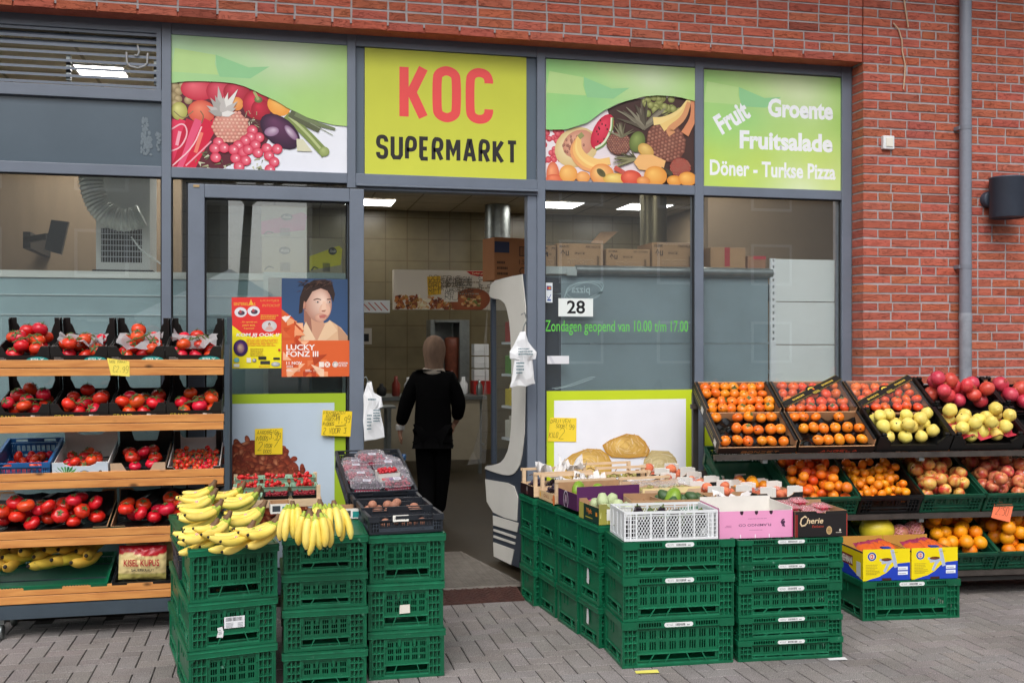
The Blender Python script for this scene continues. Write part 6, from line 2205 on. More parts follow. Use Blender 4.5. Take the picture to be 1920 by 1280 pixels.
def hand(M, n, lying, seed, label, group):
 k = (n, lying, seed)
 if k not in _hands:
  _hands[k] = hand_meshes(n, lying, seed)
 t = thing('banana_bunch', label, 'bananas', M, group)
 for me in _hands[k]:
  put('banana', me, t)
 mb = MB()
 if lying:
  mb.tube([(.012, 0, .03), (.004, 0, .012), (-.01, 0, -.008)], [.010, .013, .021], 7)
 else:
  mb.tube([(0, .004, .02), (0, .002, .008), (0, 0, -.012)], [.009, .013, .024], 7)
 mb.build('crown', M_CROWN, t)
 fl = Flat()
 fl.ell(0, 0, .0085, .0065, '#f2e9e0', n=12); fl.ell(0, 0, .0068, .005, '#d1513c', n=12); fl.ell(0, 0, .003, .0022, '#f2e9e0', n=8)
 fl.done('sticker', t, TM((-.085, -.035, -.028), R(10), R(-35)) if lying else TM((.0, -.052, -.09), 0, R(8)), M_PAPER)
HB = 'banana bunches on the front stack'
for px, py, hz, n, seed, rz, ry, lab in (
  (400, 910, .15, 6, 1, -2, 0, 'bunch of yellow bananas at the back left of the front stack'),
  (484, 921, .13, 7, 2, -4, 0, 'bunch of yellow bananas with green necks at the back right of the front stack'),
  (455, 912, .14, 6, 3, -8, 0, 'bunch of yellow bananas at the very back of the front stack'),
  (402, 926, .135, 6, 4, 4, 0, 'bunch of yellow bananas second from the back at the left of the front stack'),
  (412, 947, .125, 7, 5, 8, 0, 'bunch of yellow bananas with a tall crown in the middle left of the front stack'),
  (494, 949, .125, 7, 6, 8, 0, 'bunch of yellow bananas with a dark crown in the middle right of the front stack'),
  (428, 970, .105, 7, 7, 20, 0, 'bunch of yellow bananas at the front left of the front stack'),
  (404, 984, .08, 5, 21, 12, 0, 'low bunch of yellow bananas at the front left corner of the front stack'),
  (472, 988, .08, 5, 22, 24, 0, 'low bunch of yellow bananas at the front middle of the front stack'),
  (519, 976, .105, 7, 8, 18, 0, 'bunch of yellow bananas at the front right of the front stack')):
 w0 = on_z(px, py, zA + hz)
 hand(TM((w0.x, w0.y, zA + hz), R(rz), 0, R(-ry)), n, True, seed, lab, HB)
HB2 = 'banana bunches on the middle stack'
for px, py, hz, n, seed, rz, rx, lab in (
  (548, 941, .185, 4, 11, -14, 0, 'upright bunch of yellow bananas at the left of the middle stack'),
  (600, 938, .19, 5, 12, 4, -6, 'upright bunch of deep yellow bananas at the back of the middle stack'),
  (627, 940, .188, 4, 13, 22, 2, 'upright bunch of yellow bananas at the right of the middle stack'),
  (581, 956, .165, 3, 14, -20, -10, 'small bunch of yellow bananas leaning at the front of the middle stack'),
  (599, 958, .16, 3, 15, 30, -8, 'three joined bananas leaning at the front right of the middle stack')):
 w0 = on_z(px, py, zB + hz)
 hand(TM((w0.x, w0.y + .02, zB + hz * .92), R(rz), R(-rx)) @ Matrix.Scale(.93, 4), n, False, seed, lab, HB2)
# ------------------------------------------------------------------ green crate stacks right of the doorway
GR = 'green crates right of the doorway'
d1 = c2w(.536, 5.018)
zD1 = stack('plastic_crate', d1, R(-3.6), .565, .33, (.224, .214, .172), 'long',
  ['green crate at the foot of the stack under the white mesh crate', 'green crate in the middle of the stack under the white mesh crate', 'green crate directly under the white mesh crate'],
  GR, strip=(0, 1, 2))
d2 = c2w(1.117, 5.12)
zD2 = stack('plastic_crate', d2, R(-3.8), .545, .33, (.106, .110, .157, .106, .123), 'long',
  ['lowest shallow green crate in the stack under the pink box', 'second shallow green crate from the ground under the pink box', 'tallest green crate in the stack under the pink box', 'fourth green crate from the ground under the pink box', 'top green crate under the pink and the black boxes'],
  GR, strip=(0, 1, 2, 3, 4))
E0 = c2w(.444, 5.335)
ER = R(5.6)
eX, eY = Vector((math.cos(ER), math.sin(ER), 0)), Vector((-math.sin(ER), math.cos(ER), 0))
erows = ((c2w(.448, 5.35), .275), (c2w(.351, 5.61), .30), (c2w(.2466, 5.935), .275), (c2w(.130, 6.20), .245))
nm = ['nearest', 'second', 'third', 'last']
zE = []
for i, (p, dd) in enumerate(erows):
 st_ = {0: {0: ((.11, .07, .035, .085, 'torn'),), 1: ((.12, .07, .03, .085, 'blank'),)}}.get(i)
 z = 0
 for k, h in enumerate((.215, .213, .214) if i else (.213, .212, .208)):
  M = TM((p.x + .002 * (k % 2), p.y, z + .001), ER + R((k * 31 % 5 - 2) * .25))
  t = crate('plastic_crate', M, .40, dd, h - .002, 'short', 'green crate, %s in the %s column of crates along the doorway' % (['bottom', 'middle', 'top'][k], nm[i]), GR)
  if i == 0 and k < 2:
   fl = Flat(); fl.poly([(0, 0), (.03, -.004), (.034, .03), (.028, .075), (.006, .078), (.002, .04)], '#d9dadc')
   fl.done('sticker', t, TM((-.0005, .17, .09), R(-90)), M_PAPER)
  z += h
 zE.append(z)
 if i < 3:
  z = 0
  for k, h in enumerate((.215, .213, .206)):
   M = TM((p.x + eX.x * .42, p.y + eX.y * .42, z + .001), ER)
   crate('plastic_crate', M, .40, dd, h - .002, 'short', 'hidden green crate, %s in the inner column beside the %s one' % (['bottom', 'middle', 'top'][k], nm[i]), GR)
   z += h

# boxes standing on the front stacks
def px_at(px, py, z):
 return on_z(px, py, z)
g = px_at(1170.5, 1015, zD1 + .002)
WC = TM((g.x, g.y, zD1 + .002), R(-3.6))
ww = .475
t = thing('mesh_crate', 'white plastic mesh crate of aubergines on the front green stack', 'crate', WC)
def mesh_wall(T, W, h, name):
 mb = MB(T)
 mb.box(0, W, 0, .010, h - .012, h); mb.box(0, W, -.002, .010, 0, .012)
 for x in (.0, .06 * W, .94 * W - .004, W - .008):
  mb.box(x, x + .008, .001, .009, .012, h - .012)
 a, b = .13 * W, .90 * W
 for x0 in (0, .09 * W):
  pass
 n = 5
 for i in range(n + 1):
  x = a + (b - a) * i / n
  mb.box(x - .004, x + .004, .001, .009, .012, h - .012)
 for i in range(6):
  z = .02 + (h - .04) * i / 5
  mb.box(.008, a, .0035, .0075, z - .0015, z + .0015); mb.box(b, W - .008, .0035, .0075, z - .0015, z + .0015)
 for i in range(3):
  x = .02 + i * (a - .02) / 3
  mb.box(x, x + .003, .0036, .0074, .012, h - .012); mb.box(W - x - .003, W - x, .0036, .0074, .012, h - .012)
 pw = (b - a) / n
 z0, z1 = .016, h - .022
 for i in range(n):
  x0 = a + pw * i + .004
  x1 = x0 + pw - .008
  s_ = .0155
  k = 0
  H_ = z1 - z0
  c = x0 - H_ * .62
  while c < x1:
   for up in (0, 1):
    pa_, pb_ = [c, z0], [c + H_ * .62, z1]
    if pa_[0] < x0:
     pa_ = [x0, z0 + (x0 - c) / .62]
    if pb_[0] > x1:
     pb_ = [x1, z0 + (x1 - c) / .62]
    if pb_[0] > pa_[0] + .001:
     q = [(p[0], .004 + .001 * up, p[1]) for p in (pa_, pb_)]
     if up:
      q = [(x0 + x1 - p[0], p[1], p[2]) for p in q]
     mb.bar(q[0], q[1], .0026, .004, (0, 1, 0))
   c += s_
 mb.box(a, b, .0005, .0095, z1, z1 + .004)
 return mb.build(name, M_WHITEP, t)
mesh_wall(None, ww, .142, 'front_panel')
mesh_wall(TM((ww, .27, 0), R(180)), ww, .142, 'back_panel')
for T, nm_ in ((TM((0, .27, 0), R(-90)), 'side_panel'), (TM((ww, 0, 0), R(90)), 'side_panel')):
 mb = MB(T); mb.box(.011, .259, .002, .008, .012, .13); mb.box(.0101, .2599, .0, .0101, .1301, .1419); mb.box(.0101, .2599, .0, .0101, .0001, .012)
 for x in (.05, .13, .20):
  mb.box(x, x + .006, -.0005, .002, .014, .128)
 mb.build(nm_, M_WHITEP, t)
mb = MB(); mb.box(.011, ww - .011, .011, .259, .002, .006); mb.build('base_panel', M_WHITEP, t)
fruits('aubergine', WC, (.03, ww - .03, .03, .24), .01, 14, .036, 'dark glossy aubergine in the white mesh crate', 'aubergine', 'aubergines in the mesh crate', 70, up=1.6)

def p_flamingo(fl, w, h):
 fl.rect(0, 0, w, h, '#e69ac3')
 fl.rect(0, h * .0, w * .015, h, '#d9669c')
 fl.text('FLAMINGO CO', w * .30, h * .48, w * .44, h * .09, '#5d3a58', .012, rot=0)
 fl.lines(w * .42, h * .70, w * .18, h * .04, 1, '#b06a94', 2); fl.lines(w * .36, h * .28, w * .3, h * .04, 1, '#b06a94', 5)
 fl.stroke([(w * .12, h * .34), (w * .145, h * .36), (w * .16, h * .44), (w * .13, h * .50), (w * .12, h * .58), (w * .15, h * .56)], .007, '#4a2c48')
 fl.ell(w * .135, h * .46, .012, .008, '#4a2c48', rot=40, n=12)
 fl.lines(w * .84, h * .52, w * .12, h * .1, 2, '#b06a94', 7)
 for x in (.30, .50, .70):
  fl.ell(w * x, h * .04, .009, .014, '#3a2030', n=12);
 for x in (.32, .51, .71):
  fl.rect(w * x, h * .86, w * (x + .012), h, '#f3e6ee')
g2 = px_at(1349, 1010, zD2 + .002)
g3 = px_at(1491, 1007, zD2 + .002)
w2 = (g3 - g2).length - .004
M = TM((g2.x, g2.y, zD2 + .002), R(-3.8))
tray('produce_box', M, w2, .29, .135, 'pink cardboard box with a flamingo mark turned upside down on the front stack', 'boxes on the right stacks', M_PINKCARD, M_WHITECARD, dip=.0, hb=.165, hs=.15, prn=None)
fl = Flat(clip=(0, w2, 0, .135)); p_flamingo(fl, w2, .135)
t_pink = [o for o in COL.objects if o.name.startswith('produce_box')][-1]
o = fl.done('front_print', t_pink, TM((0, -.0004, 0)), M_CARD_PRINT)
for v in o.data.vertices:                      # this box stands upside down, so its print does too
 v.co.x, v.co.z = w2 - v.co.x, .135 - v.co.z
fruits('brown_fruit', M, (.03, w2 - .03, .03, .26), .01, 8, .03, 'brown skinned fruit in the pink box', 'fruit', 'fruit in the pink box', 71)
def p_cherie(fl, w, h):
 fl.rect(0, 0, w, h, '#1f1b1c'); fl.rect(0, 0, w * .05, h, '#7a1f1c'); fl.rect(w * .985, 0, w, h, '#a83a30')
 u, v, s_ = w * .10, h * .50, w * .42
 CR = '#d9c09a'
 fl.stroke([(u + s_ * .28, v + h * .26), (u + s_ * .2, v + h * .31), (u + s_ * .05, v + h * .22), (u, v + h * .05), (u + s_ * .06, v - h * .06), (u + s_ * .2, v - h * .04), (u + s_ * .26, v + h * .02)], .007, CR)
 fl.text('herie', u + s_ * .27, v + h * .02, s_ * .75, h * .22, CR, .02, shear=.25)
 fl.text('Exclusive', w * .32, h * .36, w * .22, h * .10, '#b8402c', 0, shear=.3)
 fl.ell(w * .65, h * .24, .015, .021, '#caa87a', n=18); fl.ell(w * .65, h * .24, .012, .017, '#a98a5c', n=18); fl.lines(w * .62, h * .22, w * .06, h * .06, 2, '#3a2a20')
 fl.lines(w * .78, h * .14, w * .16, h * .05, 1, '#cfc6b8', 4); fl.ell(w * .86, h * .24, .005, .007, '#cfc6b8', n=8)
w3 = px_at(1589, 1004, zD2 + .002).x - g3.x
M = TM((g3.x, g3.y, zD2 + .002), R(-3.8))
tray('produce_box', M, w3, .30, .128, 'black and red box with a cursive name on the front stack', 'boxes on the right stacks', M_BLACKCARD, M_KRAFT, dip=.12, post=.40, hb=.14, hs=.128, prn=p_cherie)
M_PACK = mat_glass('pink_cling_film', (1, .95, .96), 1.4, .1, .35, (.75, .38, .42), wav=40)
pk = pillow(.085, .11, .03, 8, 8, 3)
pkm = pk.mesh('sachet', M_PACK)
bm_ = m_heap(.08, .10, .03, .012, 6, mat('red_radish', '#b5354a', .4, var=.2), 24)
for k in range(8):
 T = M @ TM((.012 + (k % 3) * .078 * w3 / .26, .03 + (k // 3) * .085, .075 + .012 * (k % 2) + .016 * (k // 3)), R(k * 17 % 11 - 5))
 t = thing('film_pack', 'clear film pack of small pink red vegetables in the black and red box', 'pack', T, 'film packs in the black and red box')
 put('film', pkm, t, TM((0, 0, .02), 0, R(-90)) @ Matrix.Identity(4)).matrix_local = TM((0, .0, .022), 0, R(-90))
 put('filling', bm_, t, TM((.003, .004, 0)))

# boxes on the columns along the doorway: rows from the street to the window, columns to the right
def row_M(i, col, dx=0.0, dy=0.0, dz=0.0, rz=0.0):
 p = erows[i][0] + eX * (col + dx) + eY * dy
 return TM((p.x, p.y, zE[i] + .002 + dz), ER + R(rz))
BR = 'boxes on the right stacks'
def p_cab(fl, w, h):
 fl.rect(0, 0, w, h, '#a8a24a', '#8a8a3c')
 rr = random.Random(2)
 for k in range(26):
  a = rr.uniform(0, 6)
  x, y = rr.uniform(0, w), rr.uniform(0, h)
  fl.stroke([(x, y), (x + .02 * math.cos(a), y + .03 * math.sin(a))], .006, rr.choice(['#5d6a2a', '#d9d48c', '#3f4a1f', '#c9c46a']), taper=(1, .2))
 fl.rect(w * .12, h * .2, w * .5, h, '#e9e8e2'); fl.ell(w * .2, h * .3, .008, .01, '#e07a2a')
def s_cab(fl, w, h):
 fl.rect(0, 0, w * .24, h, '#a8a24a'); fl.rect(w * .24, 0, w, h, '#15362a')
 fl.text('Ylyk', w * .36, h * .42, w * .3, h * .36, '#d97a2a', .03); fl.lines(w * .34, h * .2, w * .5, h * .12, 1, '#c9b83a', 3); fl.rect(w * .84, h * .45, w * .92, h * .7, '#d98a2a')
M = row_M(0, 0)
tray('produce_box', M, .36, .27, .105, 'dark green and yellow printed box of pale green vegetables on the nearest column', BR, mat('olive_card', '#8d8a45', .6), M_KRAFT, dip=.25, post=.12, hb=.10, hs=.085, prn=p_cab, side_prn=s_cab)
fruits('chayote', M, (.02, .34, .02, .25), .02, 9, .036, 'pale green round vegetable in the dark green printed box', 'vegetable', 'pale green vegetables', 72, up=1.4)
def p_purple(fl, w, h):
 fl.rect(0, 0, w, h, '#552556')
 fl.ell(w * .24, h * .1, .042, .05, '#e0409c', n=24)
 fl.ell(w * .24, h * .1, .032, .038, '#552556', n=24)
 for k in range(7):
  fl.ell(w * (.2 + .02 * k), h * (.35 + .03 * (k % 3)), .004, .004, '#e04a9c', n=8)
 fl.stroke([(w * .28, h * .02), (w * .36, h * .2), (w * .46, h * .24), (w * .56, h * .1)], .006, '#e9dfe8')
 fl.ell(w * .9, h * .12, .03, .02, '#e0409c')
def s_purple(fl, w, h):
 fl.rect(0, 0, w, h, '#4a2148')
 fl.ell(w * .42, h * .45, .035, .05, '#e6dfe6', n=24); fl.ell(w * .42, h * .45, .031, .045, '#3a1c38', n=24); fl.ell(w * .42, h * .55, .012, .02, '#a88a9c', n=12); fl.lines(w * .34, h * .25, w * .18, h * .2, 3, '#b09ab0', 5)
M = row_M(1, 0, dz=.02)
tray('produce_box', M, .37, .28, .13, 'purple cardboard box with a pink ring print on the second column', BR, M_PURPLECARD, M_KRAFT, dip=-.0, hb=.12, hs=.09, prn=p_purple, side_prn=s_purple)
fruits('mango', M, (.02, .35, .03, .25), .01, 6, .042, 'green mango in the purple box', 'mango', 'green mangoes in the purple box', 73, up=1.5)
def s_grill(fl, w, h):
 fl.rect(0, 0, w, h, '#d9b98c'); fl.text('GNLL', w * .30, h * .36, w * .34, h * .36, '#8f2a1c', .0); fl.ell(w * .1, h * .5, .012, .016, '#e0a83c'); fl.ell(w * .92, h * .4, .018, .03, '#e0763c'); fl.ell(w * .82, h * .35, .008, .008, '#b07a4a')
M = row_M(2, 0, dz=.004)
t = wood_box('fruit_box', M, .38, .27, .055, 'wooden box of dark grapes in printed bags on the third column', 'wooden boxes', posth=.14)
fl = Flat(); s_grill(fl, .27, .053); fl.done('side_print', t, TM((-.0006, .27, .001), R(-90)), M_CARD_PRINT)
def grapes(M, area, zb, kind, n, label, group, seed):
 """bunches of grapes: each bunch one mesh of berries with a stalk"""
 rr = random.Random(seed)
 for b in range(n):
  mb = MB()
  for _ in range(42):
   a, q = rr.uniform(0, 6.28), rr.random() ** .5
   x, y = .06 * q * math.cos(a), .042 * q * math.sin(a)
   z = .05 * math.sqrt(max(0, 1 - q * q)) * rr.uniform(.2, 1)
   mb.lathe([(u * .0105, v * .0105) for u, v in sphere_prof(6, 1.1)], 8, c=(x, y, z + .01))
  t = thing('grape_bunch', label, 'grapes', M @ TM((area[0] + (area[1] - area[0]) * (b + .5) / n, rr.uniform(area[2] + .05, area[3] - .05), zb), rr.uniform(0, 3)), group)
  mb.build('berries', M_GRAPE if kind == 'grape' else M_GRAPEG, t)
  mb = MB(); mb.tube([(0, 0, .05), (.01, 0, .075), (.035, .01, .088), (.055, .01, .08)], .0028, 5); mb.build('stalk', M_STEM, t)
grapes(M, (.01, .37, .03, .24), .03, 'grape', 3, 'dark grape bunch with a stalk in the wooden box on the third column', 'dark grapes on the third column', 74)
tissue(M @ TM((.05, .03, .085)), .17, .1, 'white tissue over the dark grapes in the wooden box on the third column', 2)
tissue(M @ TM((.2, .1, .09)), .16, .12, 'white tissue at the back of the wooden box on the third column', 3)
M = row_M(3, 0, dz=.004)
t = wood_box('fruit_box', M, .38, .24, .065, 'dark sided wooden box of black grapes on the last column by the window', 'wooden boxes', posth=.15)
fl = Flat(); fl.rect(0, 0, .24, .063, '#271114'); fl.ell(.12, .032, .014, .024, '#b0a8a4', '#4a3a38', n=14); fl.ell(.12, .014, .02, .01, '#5a3030', n=10)
fl.done('side_print', t, TM((-.0006, .24, .001), R(-90)), M_CARD_PRINT)
grapes(M, (.01, .37, .03, .21), .03, 'grape', 3, 'black grape bunch in the dark sided wooden box by the window', 'black grapes by the window', 75)
tissue(M @ TM((.07, .05, .09)), .16, .13, 'white tissue sheet sticking up in the dark sided wooden box', 5, h=.08)
tissue(M @ TM((.22, .06, .10)), .15, .12, 'tall white tissue sheet at the right of the dark sided wooden box', 6, h=.10)

# second and third columns of boxes
M = row_M(3, .40, dz=.006)
wood_box('fruit_box', M, .34, .24, .06, 'wooden box with a high rail of pale grapes by the window', 'wooden boxes', posth=.165)
grapes(M, (.01, .33, .03, .2), .055, 'pale_grape', 3, 'pale green grape bunch in the high railed wooden box', 'pale grapes by the window', 76)
M = row_M(2, .40, dz=.008)
wood_box('fruit_box', M, .33, .27, .085, 'wooden box lined with white printed bags in the middle of the boxes', 'wooden boxes', posth=.135)
grapes(M, (.01, .32, .04, .22), .05, 'grape', 3, 'grape bunch in a white lined wooden box in the middle', 'grapes in the white lined box', 77)
tissue(M @ TM((.01, .02, .09)), .3, .09, 'white bag edge folded over the middle wooden box', 8, h=.03)
def p_pom(fl, w, h):
 fl.rect(0, 0, w, h, '#e6d39c'); fl.ell(w * .12, h * .5, .03, .034, '#e89a4a', '#d9742e');
 fl.ell(w * .62, h * .55, .045, .02, '#7a2a22', n=16)
 for k in range(5):
  fl.ell(w * (.53 + .045 * k), h * .55, .006, .007, '#d8c0a0', '#c03a3a', n=8)
M = row_M(1, .39, dz=.008)
tray('produce_box', M, .36, .28, .115, 'cream box printed with fruit halves behind the brown tray', BR, M_CREAMCARD, M_KRAFTL, dip=.0, hb=.12, hs=.10, prn=p_pom)
fruits('pale_grape', M, (.02, .34, .03, .25), .08, 40, .011, 'pale yellow grape in the cream printed box', 'grape', 'loose pale grapes in the cream box', 78)
tissue(M @ TM((.02, .04, .105)), .3, .2, 'thin clear film crumpled over the cream printed box', 9, h=.025, mat_=M_CLAM)
M = row_M(0, .385, dy=.03, dz=.012, rz=-2)
tray('produce_box', M, .34, .25, .09, 'brown tray of dark green avocados in the middle of the boxes', BR, M_KRAFT, M_KRAFTL, dip=.3, post=.22, hb=.11, hs=.09)
fruits('avocado', M, (.02, .32, .02, .23), .03, 10, .033, 'dark green avocado in the brown tray', 'avocado', 'avocados in the brown tray', 79, up=1.6)
# green sided mango tray lies before it, behind the white mesh crate
ga = px_at(1184, 953, .70)
M = TM((ga.x, ga.y, zD1 + .012), R(-6))
tray('produce_box', M, .42, .19, .12, 'long brown and green tray with one bright green mango behind the white mesh crate', BR, M_KRAFTL, M_KRAFT, dip=.0, hb=.13, hs=.12,
  prn=lambda fl, w, h: (fl.rect(0, 0, w, h, '#b08d6a'), fl.poly([(0, 0), (w, 0), (w, h * .85), (w * .3, h * .45), (0, h * .4)], '#3f7a5a')))
fruits('mango', M, (.2, .3, .06, .15), .06, 1, .05, 'bright green mango showing above the long brown and green tray', 'mango', None, 80, up=1.5)
# white tabbed stone fruit trays
def tab_tray(M, w, d, label, seed, fk='peach'):
 t = tray('stone_fruit_tray', M, w, d, .06, label, 'white tabbed fruit trays', M_BLACKCARD, M_KRAFT, dip=.4, post=.2, hb=.065, hs=.06)
 for x, y, rz in ((.02, .006, 0), (w - .10, .006, 0), (.02, d - .016, 0), (w - .10, d - .016, 0)):
  mb = MB(); mb.box(x, x + .08, y, y + .006, .02, .098); mb.box(x + .0802, x + .105, y + .001, y + .03, .03, .09)
  mb.build('white_tab', M_WHITECARD, t, bevel=.002)
 fruits(fk, M, (.02, w - .02, .025, d - .025), .015, 9, .03, 'pinkish fruit in ' + label, 'fruit', 'fruit in ' + label, seed)
 tissue(M @ TM((.03, .05, .055)), w * .6, d * .5, 'rumpled film over the fruit in ' + label, seed, 'films on the fruit trays', h=.02, mat_=M_CLAM)
for i, (r_, c_, dx_, dz_) in enumerate(((3, .78, 0, .05), (2, .76, 0, .03), (1, .78, .0, .02), (2, 1.10, 0, .0), (1, 1.12, .0, .0))):
 tab_tray(row_M(r_, c_, dz=dz_), .30, .24, ['the white tabbed tray nearest the window', 'the white tabbed tray in the third row', 'the white tabbed tray beside the cream box', 'the right hand white tabbed tray, third row', 'the right hand white tabbed tray, second row'][i], 81 + i)
for r_, c_ in ((3, .84), (2, .84), (1, .84), (2, 1.14), (1, 1.14)):
 z = 0
 for k, h in enumerate((.215, .213, .206)):
  M = row_M(r_, c_, dz=-zE[r_] - .001 + z)
  crate('plastic_crate', M, .29, .24, h - .002, 'short', 'hidden green crate under the white tabbed trays, %s of its stack' % ['bottom', 'middle', 'top'][k], GR)
  z += h
def p_cald(fl, w, h):
 fl.rect(0, 0, w, h, '#27262a')
 fl.lines(w * .06, h * .30, w * .26, h * .55, 7, '#b9b6b4', 2); fl.text('PREMIUM QUALITY', w * .36, h * .62, w * .26, h * .06, '#e0dcd8', .01)
 fl.ell(w * .39, h * .28, .016, .026, '#d9602e', n=18); fl.ell(w * .39, h * .28, .011, .020, '#27262a', n=18); fl.text('aldarica', w * .41, h * .2, w * .32, h * .24, '#d9602e', .0)
 fl.lines(w * .76, h * .3, w * .18, h * .3, 4, '#c9c6c4', 5); fl.ell(w * .86, h * .75, .012, .014, '#d8d4d0', n=3)
gb = px_at(1342, 955, .69)
M = TM((gb.x, gb.y, zD2 + .05), R(-3))
tray('produce_box', M, .245, .2, .10, 'black box with orange lettering behind the pink box', BR, M_BLACKCARD, M_KRAFT, dip=.42, post=.30, hb=.10, hs=.09, prn=p_cald)
tissue(M @ TM((.03, .01, .055)), .18, .12, 'white speckled net bag in the black box with orange lettering', 12, h=.05)
mb = MB()
mb.box(0, .26, 0, .21, 0, .05)
for x in (.01, .1, .19):
 mb.box(x, x + .05, -.002, .212, .008, .042)
tag(mb.build('wooden_pallet_block', M_PLY, None, TM((gb.x - .008, gb.y - .005, zD2 - .001), R(-3))), 'low wooden support under the black box with orange lettering', 'support')
mb = MB(); mb.box(0, .44, 0, .2, 0, .01); mb.box(.0, .44, .09, .11, -.012, -.0001)
tag(mb.build('card_sheet', M_KRAFT, None, TM((ga.x - .008, ga.y - .005, zD1 + .001), R(-6))), 'brown card sheet under the long green sided tray', 'card sheet')

# ------------------------------------------------------------------ fruit rack at right
RK = c2w(1.224, 6.187)
RR = R(-5.1)
def RM(t, y, z, rz=0.0, tilt=0.0):
 return TM((RK.x, RK.y, 0), RR) @ TM((t, y, z), rz, tilt)
frack = thing('fruit_rack', 'three tier dark metal rack of sloping fruit crates against the brick wall', 'rack', TM((RK.x, RK.y, 0), RR))
ZR = (.905, .530, .170)
TL = (R(33), R(28), R(27))
LEN = 3.1
for z, tl in zip(ZR, TL):
 mb = MB()
 mb.box(-.02 if z > .8 else .05, LEN, -.012, .02, z - .032, z)
 mb.box(-.02, LEN, .44, .47, z - .03 + .47 * math.tan(tl) * .9, z + .47 * math.tan(tl) * .9)
 mb.build('shelf_rail', mat('rusty_dark_metal', '#3d3733', .55, noise=.3, scale=14), frack)
 for x in (.28, 1.28, 2.3):
  mb = MB()
  mb.box(x, x + .03, -.004, .03, z - .055, z - .0325)
  mb.bar((x + .015, .02, z - .045), (x + .015, .47, z - .045 + .47 * math.tan(tl) * .8), .025, .025)
  mb.build('bracket', M_STEEL, frack)
for x in (.0, 1.5, 2.95):
 mb = MB()
 mb.box(x, x + .035, .47, .505, 0, 1.25)
 mb.box(x, x + .035, -.01, .505, .06, .09)
 mb.build('upright', M_BLACKMETAL, frack)
mb = MB()
mb.box(-.0, LEN, .02, .44, .10, .125)
mb.build('base_shelf', M_BLACKMETAL, frack)

def p_black(txt, c):
 def f(fl, w, h):
  fl.rect(0, 0, w, h, '#231612'); fl.hand(txt, w * .3, h * .1, w * .5, h * .3, c, lw=.003, slant=.4)
 return f
PB = 'dark wooden fruit boxes on the rack'
FT = 'fruit trays on the rack'
M_THINWOOD = mat('thin_wood', '#b98d66', .7, noise=.12, scale=12)
def dark_box(M, w, d, h, label, prn, black=True):
 t = tray('fruit_box', M, w, d, h, label, PB, M_BLACKCARD, M_THINWOOD, dip=.0, hb=h * .95, hs=h, prn=prn, th=.007, hf=.046, outer_f=None if prn else M_THINWOOD)
 for s_ in (0, 1):
  mb = MB()
  x = .002 if s_ == 0 else w - .018
  mb.box(x, x + .016, .010, d - .012, h + .0005, h + .006)
  mb.build('black_edge', M_BLACKCARD, t)
 def sp(fl, W, H):
  fl.rect(0, 0, W, H, '#1d1712'); fl.lines(W * .1, H * .3, W * .7, H * .4, 2, '#9a8a3c', 4); fl.rect(W * .7, H * .15, W * .85, H * .6, '#cfcfca')
 fl = Flat(clip=(0, d, 0, h)); sp(fl, d, h); fl.done('side_print', t, TM((-.0006, d, 0), R(-90)), M_CARD_PRINT)
 return t
def spacer(M, w, d, z, label, n=(4, 3), seed=1):
 """black moulded tray liner with cups"""
 mb = MB(); nx, ny = 24, 16
 vs = []
 for j in range(ny + 1):
  for i in range(nx + 1):
   u, v = i / nx, j / ny
   vs.append((.012 + (w - .024) * u, .012 + (d - .024) * v, z + .014 * math.cos(u * n[0] * 6.283) * math.cos(v * n[1] * 6.283) + random.Random(seed + i * 31 + j).uniform(-.002, .002)))
 mb.add(vs, [(j * (nx + 1) + i, j * (nx + 1) + i + 1, (j + 1) * (nx + 1) + i + 1, (j + 1) * (nx + 1) + i) for j in range(ny) for i in range(nx)], 0, True)
 return tag(mb.build('moulded_liner', mat('shiny_black_film', '#0c0c0d', .16), None, M), label, 'liner', 'black moulded liners')
def tier1(col, row):
 ts = (0.0, .50, 1.0, 1.485, 1.975)
 w = .485
 return RM(ts[col] + (.005 if row else 0), .005 + row * .305 * math.cos(TL[0]), ZR[0] + .004 + row * (.305 * math.sin(TL[0]) + .012), 0, TL[0]), w, .30
rows_ = ['lower', 'upper']
